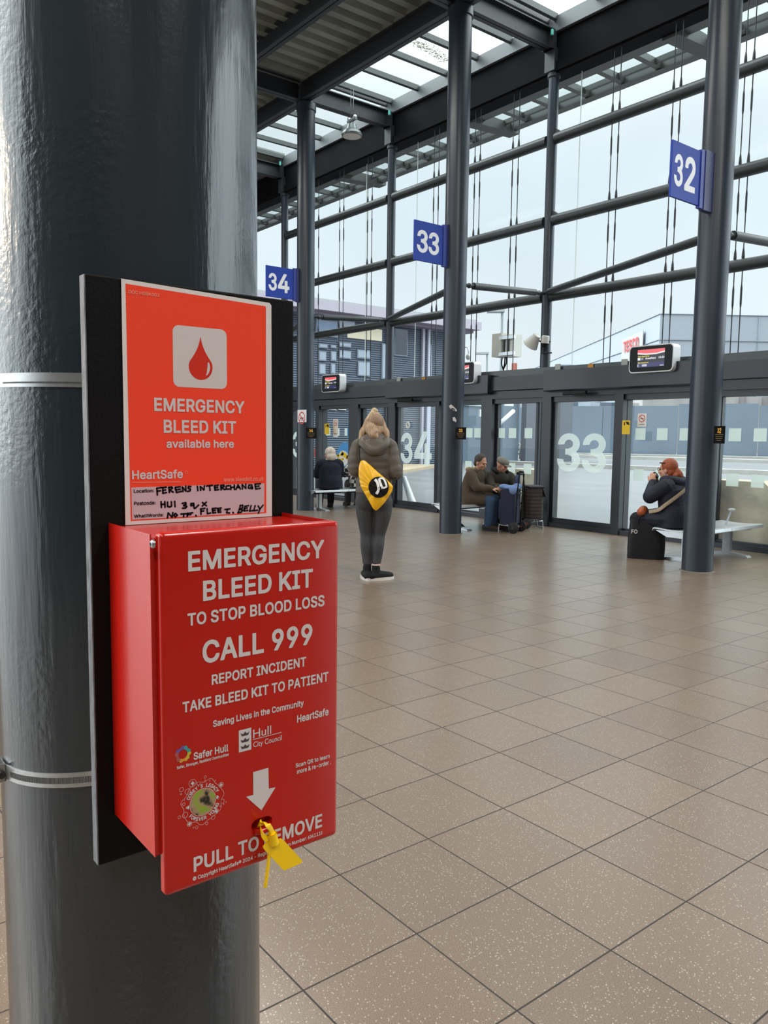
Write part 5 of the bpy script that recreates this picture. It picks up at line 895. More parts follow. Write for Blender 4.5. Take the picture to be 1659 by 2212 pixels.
# ------------------------------------------------------------------ loudspeaker, camera, equipment box, pendant lamp
sp = mat('cream_speaker_plastic', (196, 196, 190), .45)
p0 = V(XK[33], YW, 3.02)
t = thing('horn_loudspeaker', 'cream horn loudspeaker on a bracket left of the slim wall post', 'loudspeaker', p0)
d = (atY(1141, 752, 9.95) - atY(1159, 726, 9.95)).normalized(); c = atY(1157, 729, 9.95)
bm = B(); add_tube(bm, [c - d * .06, c - d * .05, c, c + d * .16, c + d * .165, c + d * .10], [.03, .065, .072, .13, .118, .06], 24); part('horn', bm, sp, t, True, smooth=40)
bm = B(); q = atY(1168, 738, 10.05); add_tube(bm, [c, c + V(.02, 0, -.03), q, q + V(.12, .1, 0)], .014, 10); add_tube(bm, [q + V(.02, .02, -.2), q + V(.02, .02, .05)], .016, 10); add_tube(bm, [q + V(.02, .02, -.18), q + V(.14, .12, -.18)], .012, 8); part('bracket', bm, M['steel2'], t, True, smooth=50)
t = thing('security_camera', 'pale cylindrical camera housing on the front of the slim wall post', 'camera', p0)
a = atY(1179, 725, 10.03); b = atY(1177, 741, 10.03)
bm = B(); add_tube(bm, [a, a.lerp(b, .1), b, b + (b - a) * .3], [.045, .062, .066, .05], 20); part('housing', bm, sp, t, True, smooth=40)
bm = B(); add_tube(bm, [b + (b - a) * .05, b + (b - a) * .5], [.07, .055], 20); part('lens_hood', bm, M['black'], t, True, smooth=40)
bm = B(); add_tube(bm, [b + V(0, .0, -.02), V(XK[33], 10.1, b.z - .05)], .02, 8); part('clamp', bm, M['steel2'], t, True)
# grey box on the outside of the glass
boxm = mat('weathered_cream_box', (184, 182, 172), .6, vary=.06)
a, b = atY(1066, 772, 10.6), atY(1088, 721, 10.6)
t = thing('equipment_box', 'cream equipment box with clamp rails outside the glass left of the loudspeaker', 'box', ((a.x + b.x) / 2, 10.6, a.z))
bm = B(); box2(bm, (a.x, 10.55, a.z), (b.x, 10.85, b.z + .01)); part('casing', bm, boxm, t, True)
a2, b2 = atY(1087, 772, 10.62), atY(1113, 722, 10.62)
bm = B(); box2(bm, (a2.x, 10.57, a2.z), (b2.x, 10.80, b2.z)); part('back_plate', bm, mat('pale_panel', (205, 206, 200), .5), t, True)
for z in (a2.z + .05, b2.z - .05):
    bm = B(); box2(bm, (a2.x - .02, 10.52, z - .03), (b2.x + .06, 10.57, z + .03)); part('clamp_rail', bm, M['galv'], t, True)
for f in (.25, .62):
    x = a2.x + (b2.x - a2.x) * f; bm = B(); box2(bm, (x - .018, 10.54, a2.z + .06), (x + .018, 10.575, b2.z - .06)); part('vertical_channel', bm, M['frame'], t, True)
bm = B()
for dx in (0, .06, .09): q = V(a2.x + dx, 10.6, a2.z + .01); add_tube(bm, smoothp([q, q + V(-.02 + dx * .3, 0, -.12), q + V(.03 - dx, 0, -.25), q + V(dx * .2, 0, -.42)]), .012, 8)
part('cables', bm, M['black'], t, True, smooth=60)
# pendant lamp
a = atX(760, 291, -12.62)
t = thing('pendant_lamp', 'round grey pendant lamp hanging beside the farthest column', 'lamp', a)
al = mat('grey_lamp_metal', (112, 118, 120), .35, metal=.5)
bm = B(); add_tube(bm, [a + V(0, 0, .20), a + V(0, 0, .19), a + V(0, 0, .10), a + V(0, 0, .06), a, a + V(0, 0, -.03)], [.03, .075, .10, .165, .20, .19], 28); part('reflector', bm, al, t, True, smooth=40)
bm = B(); add_cyl(bm, a + V(0, 0, -.02), a + V(0, 0, -.034), .17, 28); part('diffuser', bm, mat('opal_lamp_glass', (205, 200, 190), .3), t, True, smooth=40)
bm = B(); add_tube(bm, [a + V(.04, 0, .18), a + V(.04, 0, .82)], .006, 6); add_tube(bm, [a + V(-.04, 0, .18), a + V(-.04, 0, .82)], .006, 6); add_box(bm, a + V(0, 0, .26), (.26, .06, .03)); part('hanger', bm, al, t, True)
for s in (-1, 1):
    bm = B(); add_ell(bm, a + V(.09 * s, 0, .29), (.045, .045, .05), u=12, v=8); part('side_knob', bm, M['alu'], t, True)
# junction lights under the gutter
em = mat('mint_indicator_lens', (120, 220, 205), .3)
for px, py, lb in ((605, 353, 'left of the farthest column'), (841, 243, 'above the post behind the standing woman'), (1193, 69, 'above the loudspeaker post')):
    c = atY(px, py, 10.0); bm = B(); box2(bm, c + V(-.018, -.02, -.05), c + V(.018, .02, .04), .008); tag(part('corner_lens', bm, em), 'small mint green lens at the gutter corner ' + lb, 'lens', 'lenses at the gutter corners')
# ------------------------------------------------------------------ benches
def bench(loc, label, L=1.55, W=.58, H=.40, arms=((.30, 0),), legs=(.28, 1.22)):
    t = thing('steel_bench', label, 'bench', loc)
    half = L / 2 - .008
    for i in range(2):
        y0 = i * (L / 2) + .004
        pr = [(-W / 2, H - .028), (-W / 2 + .008, H - .006), (-W / 2 + .03, H), (-.05, H - .014), (.08, H - .014), (W / 2 - .03, H), (W / 2 - .008, H - .006), (W / 2, H - .028)]
        lo = [(x, z - .014) for x, z in reversed(pr)]
        bm = B(); add_poly(bm, [pr + lo], V(0, y0 + half, 0), V(1, 0, 0), V(0, 0, 1), half); part('seat', bm, M['seatsteel'], t, smooth=40)
    bm = B(); box2(bm, (-.035, .06, H - .09), (.035, L - .06, H - .03), .006); add_cyl(bm, (-.1, .03, H - .07), (-.1, L - .03, H - .07), .022, 14); part('beam', bm, M['black'], t)
    for y in (.02, L / 2, L - .02):
        bm = B(); add_poly(bm, [[(-W / 2 + .04, H - .03), (-.1, H - .1), (.1, H - .1), (W / 2 - .04, H - .03)]], V(0, y + .012, 0), V(1, 0, 0), V(0, 0, 1), .024); part('seat_bracket', bm, M['alu'], t)
    for y in legs:
        l = None
        bm = B(); box2(bm, (-.05, y - .035, .03), (.05, y + .035, H - .08), .006); l = part('leg', bm, M['alu'], t)
        bm = B(); add_poly(bm, [[(-.30, 0), (.30, 0), (.27, .022), (.06, .045), (-.06, .045), (-.27, .022)]], V(0, y + .05, 0), V(1, 0, 0), V(0, 0, 1), .1); part('foot', bm, M['alu'], l)
    for y, kind in arms:
        bm = B()
        if kind == 0:
            add_tube(bm, [(.0, y, H - .02), (.06, y + .02, H + .17)], [(.008, .022), (.008, .02)], 10, ref=(1, 0, 0)); add_ell(bm, (.062, y + .02, H + .18), (.05, .022, .018))
        else:
            add_tube(bm, smoothp([V(-.17, y, H - .02), V(-.23, y, H + .19), V(-.2, y, H + .21), V(.05, y, H + .21), V(.09, y, H + .19), V(.03, y, H - .02)], 5), .013, 8)
        part('armrest', bm, M['alu'], t, smooth=50)
    return t
bench((-5.08, 8.33, 0), 'pale steel bench behind the nearest right column with an empty seat', arms=((1.15, 0),))
bench((-8.98, 8.28, 0), 'steel bench by the middle column where the man in a brown parka sits', arms=())
bench((-12.72, 8.18, 0), 'steel bench behind the farthest column where the white-haired person sits', arms=((.62, 1),))

# ------------------------------------------------------------------ people
def limb(bm, pts, rad, seg=14, n=5):
    pts = [Vector(p) for p in pts]; q = smoothp(pts, n); m_ = len(pts) - 1
    rr = []
    for i in range(len(q)):
        u = i / (len(q) - 1) * m_; k = min(int(u), m_ - 1); f = u - k; a, b = rad[k], rad[k + 1]
        if isinstance(a, tuple): rr.append((a[0] + (b[0] - a[0]) * f, a[1] + (b[1] - a[1]) * f))
        else: rr.append(a + (b - a) * f)
    add_tube(bm, q, rr, seg)
    for p, r in ((pts[0], rad[0]), (pts[-1], rad[-1])):
        r = max(r) if isinstance(r, tuple) else r
        if not isinstance(rad[0], tuple): add_ell(bm, p, (r * .98,) * 3, u=12, v=8)
def head_rot(yaw=0, pitch=0, roll=0): return Matrix.Rotation(yaw, 3, 'Z') @ Matrix.Rotation(pitch, 3, 'X') @ Matrix.Rotation(roll, 3, 'Y')
def head(bm, c, R):
    c = Vector(c); T = lambda p: c + R @ Vector(p)
    for p, r in (((0, -.012, .025), (.074, .094, .092)), ((0, .012, -.035), (.060, .076, .082)), ((0, .060, -.088), (.026, .028, .022)), ((0, .088, -.062), (.024, .012, .013)),
                 ((-.034, .068, -.03), (.024, .02, .022)), ((.034, .068, -.03), (.024, .02, .022)), ((0, .078, .022), (.05, .018, .014)),
                 ((-.074, -.008, -.018), (.010, .022, .032)), ((.074, -.008, -.018), (.010, .022, .032))):
        add_ell(bm, T(p), r, R)
    add_tube(bm, [T((0, .084, .012)), T((0, .104, -.022)), T((0, .108, -.034)), T((0, .088, -.044))], [.009, .013, .016, .012], 10)
def eyes(parent, c, R):
    for s in (-1, 1):
        bm = B(); add_ell(bm, Vector(c) + R @ V(.031 * s, .079, .0), (.013, .008, .008), R, 10, 8); part('eye', bm, M['eye'], parent, smooth=True)
def hand(bm, wrist, d, n, side, curl=.5, thumb=.6):
    wrist, d, n = Vector(wrist), Vector(d).normalized(), Vector(n); n = (n - d * n.dot(d)).normalized(); s = d.cross(n) * side
    R = Matrix((s, d, n)).transposed()
    add_ell(bm, wrist + d * .045, (.041, .054, .017), R, 14, 10)
    for i, (o, L) in enumerate(((.029, .070), (.010, .080), (-.010, .076), (-.028, .060))):
        p = wrist + d * (.082 - abs(o) * .2) + s * o; pts = [wrist + d * .04 + s * o * .8, p]; a = curl * .5
        for f in (.42, .32, .26):
            dd = d * math.cos(a) + n * math.sin(a) + s * o * 1.2; p = p + dd.normalized() * (L * f); pts.append(p); a += curl
        add_tube(bm, pts, [.010, .0098, .0092, .0086, .0072], 8); add_ell(bm, pts[-1], (.0072,) * 3, u=8, v=6)
    p = wrist + d * .018 + s * .028; pts = [p]; a = thumb
    for f, up in ((.038, .25), (.030, .5), (.024, .7)):
        p = p + (d * math.cos(a) + s * math.sin(a) + n * up).normalized() * f; pts.append(p); a -= .25
    add_tube(bm, pts, [.015, .0125, .0108, .0085], 8); add_ell(bm, pts[-1], (.0085,) * 3, u=8, v=6)
def body(t, J, hs=1.0, voxel=.0065, build=1.0):
    """one continuous skin: head, neck, trunk, arms with hands, legs, feet"""
    bm = B(); R = J['hr']; b_ = build
    head(bm, J['head'], R)
    nk = Vector(J['neck']); limb(bm, [Vector(J['head']) + R @ V(0, -.02, -.05), nk, nk + V(0, 0, -.06)], [.052, .055, .07])
    pel, ch = Vector(J['pelvis']), Vector(J['chest'])
    limb(bm, [pel + V(0, 0, -.04), pel.lerp(ch, .35), ch, nk + V(0, 0, -.03)], [(.15 * b_, .11 * b_), (.13 * b_, .1 * b_), (.155 * b_, .105 * b_), (.07, .06)], 20)
    for s, k in ((-1, 'l'), (1, 'r')):
        sh, el, wr = (Vector(J[k + x]) for x in ('sh', 'el', 'wr')); hp, kn, an, to = (Vector(J[k + x]) for x in ('hip', 'kn', 'an', 'to'))
        limb(bm, [nk + V(.04 * s, 0, -.06), sh], [.055, .052]); limb(bm, [sh, el], [.050, .038]); limb(bm, [el, wr], [.039, .026])
        hd = J[k + 'hand']; hand(bm, wr, hd[0], hd[1], hd[2], hd[3] if len(hd) > 3 else .5)
        limb(bm, [hp, kn], [.085 * b_, .054]); limb(bm, [kn, kn.lerp(an, .35), an], [.053, .054, .036]); limb(bm, [an + V(0, 0, -.03), an.lerp(to, .5) + V(0, 0, -.035), to], [.036, .034, .028])
    o = fuse('body', bm, M['skin'], t, voxel, 3); eyes(t, J['head'], R); return o
def puff(bm, path, rads, n, amp, waves, seg=24, ref=None):
    """quilted tube: radii interpolated along the path with horizontal ridges"""
    q = smoothp([Vector(p) for p in path], n); m_ = len(path) - 1; rr = []
    for i in range(len(q)):
        u = i / (len(q) - 1); x = u * m_; k = min(int(x), m_ - 1); f = x - k; a, b = rads[k], rads[k + 1]
        w_ = amp * (abs(math.sin(PI * u * waves)) ** .6 - .5)
        if isinstance(a, tuple): rr.append((a[0] + (b[0] - a[0]) * f + w_, a[1] + (b[1] - a[1]) * f + w_))
        else: rr.append(a + (b - a) * f + w_)
    add_tube(bm, q, rr, seg, ref=ref)
def shoe(t, an, to, m_up, m_sole, w=.046, name='shoe'):
    an, to = Vector(an), Vector(to); d = V(to.x - an.x, to.y - an.y, 0); L = d.length; d.normalize()
    heel = V(an.x, an.y, 0) - d * .05; tip = V(to.x, to.y, 0) + d * .02
    bm = B(); limb(bm, [heel + V(0, 0, .05), heel.lerp(tip, .45) + V(0, 0, .05), tip + V(0, 0, .038)], [w, w * 1.0, w * .74]); limb(bm, [an + V(0, 0, .06), an + V(0, 0, -.02)], [w * .92, w * .95])
    s = fuse(name, bm, m_up, t, .007, 4)
    pts = []; sd = V(-d.y, d.x, 0); n = 28
    for k in range(n):
        a = 2 * PI * k / n; u = (math.cos(a) + 1) / 2; ww = w * (1.02 + .22 * math.sin(PI * u) * u)
        p = heel - d * .045 + d * u * ((tip - heel).length + .085) + sd * (math.sin(a) * ww); pts.append((p.x, p.y))
    bm = B(); add_poly(bm, [pts], V(0, 0, 0), V(1, 0, 0), V(0, 1, 0), .028); part('sole', bm, m_sole, s, smooth=40)
    return s
cloth = lambda n, rgb, **k: mat(n, rgb, k.pop('rough', .8), vary=k.pop('vary', .12), vscale=k.pop('vscale', 14), bump=k.pop('bump', .25), bscale=k.pop('bscale', 60), spec=.3, **k)

# 1. the standing woman
FWD = V(-.75, .66, 0); RZ = math.atan2(-FWD.x, FWD.y)
t = thing('person', 'standing person seen from behind in brown puffer jacket, dark leggings and black shoes', 'person', (-6.235, 4.80, 0), RZ)
WJ = dict(head=(.0, -.005, 1.545), hr=head_rot(0, -.25), neck=(0, -.03, 1.42), chest=(0, -.01, 1.22), pelvis=(0, 0, .90),
          lsh=(-.150, -.01, 1.355), lel=(-.182, -.05, 1.10), lwr=(-.10, .17, 1.08), rsh=(.150, -.01, 1.355), rel=(.215, -.05, 1.09), rwr=(.10, .17, 1.10),
          lhand=((.25, .9, .2), (.5, 0, 1), 1, .6), rhand=((-.25, .9, .2), (-.5, 0, 1), -1, .6),
          lhip=(-.085, 0, .86), lkn=(-.075, .03, .46), lan=(-.062, -.0, .085), lto=(-.10, .14, .03), rhip=(.085, 0, .86), rkn=(.055, .03, .46), ran=(.03, -.02, .085), rto=(.155, .055, .03))
body(t, WJ)
jacket = mat('brown_grey_quilted_nylon', (90, 82, 73), .55, vary=.12, vscale=9, bump=.35, bscale=26, spec=.35)
bm = B()
puff(bm, [(0, 0, .875), (0, .0, 1.0), (0, .0, 1.14), (0, -.01, 1.26), (0, -.015, 1.37), (0, -.02, 1.43)], [(.184, .15), (.176, .142), (.180, .142), (.184, .140), (.155, .115), (.085, .085)], 9, .011, 8.0, 40, ref=(1, 0, 0))
for s in (-1, 1):
    e = (-.184, -.06, 1.105) if s < 0 else (.222, -.07, 1.08)
    puff(bm, [(s * .11, -.015, 1.375), (s * .160, -.02, 1.335), (s * .185, -.045, 1.21), e], [.060, .070, .072, .068], 7, .010, 5, 20)
    limb(bm, [e, (s * .15, .1, 1.07), (s * .10, .17, 1.09)], [.068, .060, .052])
j = fuse('jacket', bm, jacket, t, .009, 2)
bm = B()
add_ell(bm, (.015, -.135, 1.335), (.125, .055, .095)); limb(bm, [(-.105, -.075, 1.41), (-.10, -.135, 1.36), (0, -.165, 1.30), (.11, -.135, 1.36), (.115, -.075, 1.41)], [.038, .045, .05, .045, .038])
limb(bm, [(-.09, .03, 1.43), (-.10, -.05, 1.425), (0, -.11, 1.425), (.10, -.05, 1.425), (.09, .03, 1.43)], [.03, .036, .04, .036, .03])
part_h = fuse('hood', bm, mat('brown_grey_hood_nylon', (90, 82, 73), .5, vary=.1, bump=.3, bscale=30), j, .008, 3)
legm = cloth('charcoal_leggings', (66, 66, 68), bump=.1, vary=.06)
bm = B()
limb(bm, [(0, -.0, .90), (0, -.012, .80)], [(.178, .135), (.168, .15)], 24)
for s, k in ((-1, 'l'), (1, 'r')):
    kn, an = Vector(WJ[k + 'kn']), Vector(WJ[k + 'an'])
    add_ell(bm, (s * .082, -.055, .80), (.092, .095, .1))
    limb(bm, [(s * .088, -.01, .80), V(s * .086, .0, .66), kn, kn.lerp(an, .3) + V(0, -.018, 0), kn.lerp(an, .62), an + V(0, 0, .055)], [.102, .090, .062, .062, .050, .040])
fuse('leggings', bm, legm, t, .008, 3)
sock = cloth('black_socks', (22, 22, 24)); shb = cloth('black_canvas', (26, 26, 28)); sol = mat('white_rubber_sole', (210, 204, 198), .5)
for k in ('l', 'r'):
    an, to = Vector(WJ[k + 'an']), Vector(WJ[k + 'to'])
    bm = B(); limb(bm, [an + V(0, 0, .075), an + V(0, 0, -.02)], [.040, .042]); part('sock', bm, sock, t, smooth=True)
    shoe(t, an, to, shb, sol)
bm = B(); an = Vector(WJ['ran']); add_tube(bm, [an + V(0, 0, .068), an + V(0, 0, .082)], .0435, 20); part('ankle_cuff', bm, mat('pale_pink_skin_cuff', (214, 186, 178), .6), t, smooth=40)
hairm = mat('blonde_hair', (176, 146, 116), .5, vary=.35, vscale=14, stretch=(6, 6, .5), bump=.6, bscale=40)
bm = B(); R = WJ['hr']; hc = Vector(WJ['head'])
add_ell(bm, hc + V(0, -.02, .03), (.092, .108, .108)); add_ell(bm, hc + V(0, -.06, -.03), (.088, .075, .095))
for s, zb in ((-1, 1.40), (1, 1.43)):
    limb(bm, [hc + V(s * .05, -.03, .05), hc + V(s * .088, -.03, -.03), V(s * .118, -.055, 1.475), V(s * .135, -.075, zb)], [.045, .040, .034, .018])
limb(bm, [hc + V(-.02, -.1, -.02), V(0, -.125, 1.46), V(.02, -.135, 1.44)], [.055, .052, .03])
hr_ = fuse('hair', bm, hairm, t, .007, 3)
bm = B(); limb(bm, [hc + V(-.012, -.03, .125), hc + V(-.005, -.035, .15), hc + V(.018, -.03, .145)], [.030, .027, .018]); limb(bm, [hc + V(-.06, -.09, .06), hc + V(-.025, -.07, .12)], [.020, .024])
fuse('hair_twist', bm, mat('pale_blonde_hair', (196, 172, 138), .5, vary=.3, vscale=20, stretch=(4, 4, 1), bump=.5), hr_, .006, 2)
bm = B(); add_ell(bm, hc + V(.012, -.044, .032), (.086, .092, .092)); fuse('darker_hair_crown', bm, mat('brown_hair', (138, 110, 86), .5, vary=.3, vscale=30, stretch=(5, 5, 1), bump=.5), hr_, .006, 2)

# the yellow drawstring bag on her back
bag = thing('drawstring_bag', 'shiny yellow drawstring bag with a black disc on the back of the standing person', 'bag', (-6.235, 4.80, 0), RZ)
KX = lambda x, y: ((x - 811) * .00452, (1254 - y) * .00462)
OUT = [(780, 1022), (781, 1005), (784, 994), (792, 992), (806, 1003), (822, 1017), (838, 1030), (850, 1040), (855, 1047), (853, 1056), (846, 1068), (838, 1080), (828, 1091), (819, 1099), (813, 1095), (804, 1080), (794, 1063), (785, 1048)]
ol = [KX(*p) for p in OUT]; bc = KX(818, 1050)
angs = sorted(((math.atan2(p[1] - bc[1], p[0] - bc[0]), p) for p in ol))
def bag_r(a):
    n = len(angs)
    for i in range(n):
        a0, p = angs[i]; a1, q = angs[(i + 1) % n]; aa = a
        if i == n - 1: a1 += 2 * PI; aa = a if a >= a0 else a + 2 * PI
        if a0 <= aa <= a1 or n == 1:
            d = (math.cos(a), math.sin(a)); ex, ey = q[0] - p[0], q[1] - p[1]; den = d[0] * ey - d[1] * ex
            return ((p[0] - bc[0]) * ey - (p[1] - bc[1]) * ex) / den if abs(den) > 1e-9 else .1
    return .1
def bag_y(x, z):
    dx, dz = x - bc[0], z - bc[1]; a = math.atan2(dz, dx); s = min(1, math.hypot(dx, dz) / bag_r(a))
    crease = .006 * math.sin(26 * (a - 2.4)) * max(0, math.cos(a - 2.45)) ** 2 * s + .004 * math.sin(9 * a + 3 * s)
    return -.205 - .055 * (1 - s ** 2.2) ** .75 + crease
bm = B(); NA, NS = 96, 14; rings = []
for j in range(1, NS + 1):
    s = j / NS; rr = []
    for k in range(NA):
        a = -PI + 2 * PI * k / NA; r = bag_r(a) * s; x, z = bc[0] + r * math.cos(a), bc[1] + r * math.sin(a); rr.append(bm.verts.new((x, bag_y(x, z), z)))
    rings.append(rr)
cv = bm.verts.new((bc[0], bag_y(*bc), bc[1]))
for k in range(NA): bm.faces.new((cv, rings[0][k], rings[0][(k + 1) % NA]))
for a, b in zip(rings, rings[1:]):
    for k in range(NA): bm.faces.new((a[k], b[k], b[(k + 1) % NA], a[(k + 1) % NA]))
back = [bm.verts.new((v.co.x * .96 + bc[0] * .04, -.185, v.co.z * .96 + bc[1] * .04)) for v in rings[-1]]
for k in range(NA): bm.faces.new((rings[-1][k], back[k], back[(k + 1) % NA], rings[-1][(k + 1) % NA]))
bm.faces.new(back)
part('bag_body', bm, mat('shiny_yellow_plastic', (246, 184, 8), .28, spec=.5, bump=.25, bscale=16), bag, smooth=60)
def bag_patch(loop, lift, m_, name):
    bm = B()
    if len(loop) == 40 and 'disc' in name:
        cx, cz = sum(p[0] for p in loop) / len(loop), sum(p[1] for p in loop) / len(loop); rg = []
        for j in range(1, 9): rg.append([bm.verts.new((cx + (p[0] - cx) * j / 8, 0, cz + (p[1] - cz) * j / 8)) for p in loop])
        c0 = bm.verts.new((cx, 0, cz)); n = len(loop)
        for k in range(n):
            bm.faces.new((c0, rg[0][k], rg[0][(k + 1) % n]))
            for j in range(7): bm.faces.new((rg[j][k], rg[j + 1][k], rg[j + 1][(k + 1) % n], rg[j][(k + 1) % n]))
    else:
        h = len(loop) // 2; l, r = loop[:h], loop[h:][::-1]; pl, pr = None, None
        for i in range(h - 1):
            for s in range(3):
                u = s / 2; a, b = Vector(l[i]).lerp(Vector(l[i + 1]), u), Vector(r[i]).lerp(Vector(r[i + 1]), u)
                row = [bm.verts.new((a.x + (b.x - a.x) * q / 3, 0, a.y + (b.y - a.y) * q / 3)) for q in range(4)]
                if pl:
                    for q in range(3): bm.faces.new((pl[q], pl[q + 1], row[q + 1], row[q]))
                pl = row
    for v in bm.verts: v.co.y = bag_y(v.co.x, v.co.z) - lift
    return part(name, bm, m_, bag, smooth=True)
lc = KX(824.5, 1048); 
bag_patch([(lc[0] + .098 * math.cos(2 * PI * k / 40), lc[1] + .102 * math.sin(2 * PI * k / 40)) for k in range(40)], .009, M['black'], 'black_disc')
z8 = lambda x, y: KX(720 + x * 180 / 971, 870 + y * 410 / 2212)
wl_ = mat('white_bag_print', (225, 225, 222), .4)
def bag_stroke(pts, wd, lift=.012):
    q = smoothp([Vector((z8(*p)[0], z8(*p)[1], 0)) for p in pts], 4)
    l, r = [], []
    for i, p in enumerate(q):
        d = (q[min(i + 1, len(q) - 1)] - q[max(i - 1, 0)]).normalized(); n = V(-d.y, d.x, 0) * wd / 2; l.append(((p + n).x, (p + n).y)); r.append(((p - n).x, (p - n).y))
    bag_patch(l + r[::-1], lift, wl_, 'white_letter')
bag_stroke([(520, 872), (545, 900), (558, 940), (562, 985), (552, 1015), (538, 1036)], .025)
bag_stroke([(566, 862), (580, 905), (596, 945), (614, 972)], .022)
bag_stroke([(614, 968), (640, 960), (662, 945)], .018)
bag_stroke([(572, 862), (600, 858), (622, 872), (640, 905), (656, 945)], .017, .0125)
bm = B(); add_tube(bm, smoothp([V(-.125, -.19, 1.19), V(-.135, -.175, 1.27), V(-.128, -.15, 1.37), V(-.09, -.08, 1.43)], 5), .005, 8); add_tube(bm, smoothp([V(.19, -.2, .965), V(.215, -.15, 1.0), V(.22, -.07, 1.1)], 5), .005, 8)
part('drawcord', bm, M['black'], bag, smooth=50)

def seated(label, loc, fwd, lean=.10, seat=.40, headz=1.09, build=1.0, headyaw=0., headpitch=-.2, J=None, kneespread=.11, voxel=.0075):
    f = Vector(fwd).normalized(); t = thing('person', label, 'person', loc, math.atan2(-f.x, f.y))
    D = dict(head=(0, .06 + lean, headz - .115), hr=head_rot(headyaw, headpitch), neck=(0, .02 + lean * .9, headz - .25), chest=(0, lean * .6, headz - .42), pelvis=(0, -.02, seat + .12),
             lsh=(-.18, lean * .8, headz - .31), lel=(-.23, lean + .12, seat + .27), lwr=(-.09, lean + .30, seat + .25), rsh=(.18, lean * .8, headz - .31), rel=(.23, lean + .12, seat + .27), rwr=(.09, lean + .30, seat + .25),
             lhand=((.3, .9, 0), (.2, 0, -1), 1, .5), rhand=((-.3, .9, 0), (-.2, 0, -1), -1, .5),
             lhip=(-.1, .0, seat + .1), lkn=(-kneespread, .43, seat + .07), lan=(-kneespread, .45, .09), lto=(-kneespread - .01, .60, .035), rhip=(.1, .0, seat + .1), rkn=(kneespread, .43, seat + .07), ran=(kneespread, .45, .09), rto=(kneespread + .01, .60, .035))
    if J: D.update(J)
    body(t, D, voxel=voxel, build=build)
    return t, D
def trousers(t, D, m_, r=1.0, seat=.40):
    bm = B(); limb(bm, [Vector(D['pelvis']) + V(0, 0, .05), Vector(D['pelvis']) + V(0, .02, -.02)], [(.16 * r, .13 * r), (.17 * r, .14 * r)], 20)
    for k in 'lr':
        hp, kn, an = (Vector(D[k + x]) for x in ('hip', 'kn', 'an'))
        limb(bm, [hp, kn], [.100 * r, .078 * r]); limb(bm, [kn, kn.lerp(an, .5), an + V(0, 0, .0)], [.078 * r, .074 * r, .066 * r])
    return fuse('trousers', bm, m_, t, .009, 4)
def coat(t, D, m_, r=1.0, hem=.36, skirt=True, name='coat', voxel=.009):
    bm = B(); pel, ch, nk = (Vector(D[x]) for x in ('pelvis', 'chest', 'neck'))
    limb(bm, [V(pel.x, pel.y - .01, hem + .04), pel + V(0, 0, .02), pel.lerp(ch, .5), ch + V(0, 0, .04), nk + V(0, -.005, -.06), nk + V(0, 0, .02)], [(.215 * r, .175 * r), (.212 * r, .175 * r), (.198 * r, .16 * r), (.205 * r, .15 * r), (.15 * r, .115), (.082, .08)], 26)
    for k in 'lr':
        sh, el, wr, hp, kn = (Vector(D[k + x]) for x in ('sh', 'el', 'wr', 'hip', 'kn'))
        limb(bm, [nk.lerp(sh, .4) + V(0, 0, -.03), sh, el], [.075, .085 * r, .072 * r]); limb(bm, [el, wr], [.074 * r, .052])
        if skirt: limb(bm, [hp + V(0, 0, .0), hp.lerp(kn, .7) + V(0, 0, .005)], [.125 * r, .098 * r])
    return bm
# 2. man in the brown parka
t, D = seated('seated person in brown parka with fur trimmed hood and blue jeans beside the middle column', (-8.92, 8.80, 0), (.93, .30, 0), lean=.10, headz=1.165, headyaw=-.15, headpitch=-.35,
              J=dict(lkn=(-.1, .40, .47), lan=(-.1, .36, .09), lto=(-.11, .51, .035), rkn=(.1, .40, .47), ran=(.1, .36, .09), rto=(.11, .51, .035)))
jeans = cloth('blue_denim', (56, 78, 104), bump=.2); trousers(t, D, jeans)
parka = cloth('brown_parka_cloth', (82, 70, 56), bump=.5, bscale=22)
c_ = fuse('parka', coat(t, D, parka, 1.06, .34), parka, t, .009, 2)
bm = B(); nk = Vector(D['neck']); limb(bm, [nk + V(-.11, .02, .0), nk + V(-.09, -.07, .0), nk + V(0, -.13, -.01), nk + V(.09, -.07, .0), nk + V(.11, .02, .0)], [.045, .05, .055, .05, .045]); fuse('hood', bm, parka, c_, .009, 2)
bm = B(); q = smoothp([nk + V(-.12, .02, .03), nk + V(-.12, -.09, .03), nk + V(0, -.175, .015), nk + V(.12, -.09, .03), nk + V(.12, .02, .03)], 8)
add_tube(bm, q, [.026 + .006 * (k % 2) for k in range(len(q))], 10); part('fur_trim', bm, mat('tan_fake_fur', (150, 128, 98), .9, vary=.4, vscale=60, bump=1, bscale=120), c_, smooth=True)
brownh = mat('short_dark_brown_hair', (62, 50, 42), .55, vary=.3, vscale=40, bump=.6, bscale=60)
def cap_hair(t, D, m_, r=1.0, back=.0, nape=True):
    bm = B(); c = Vector(D['head']); R = D['hr']
    add_ell(bm, c + R @ V(0, -.028, .036), (.084 * r, .096 * r, .096 * r), R)
    if nape: add_ell(bm, c + R @ V(0, -.055, -.03), (.074 * r, .056 * r, .07 * r), R)
    return fuse('hair', bm, m_, t, .007, 2)
cap_hair(t, D, brownh)
boot = cloth('dark_brown_leather', (48, 38, 32), bump=.1)
for k in 'lr': shoe(t, D[k + 'an'], D[k + 'to'], boot, M['rubber'], .05, 'boot')
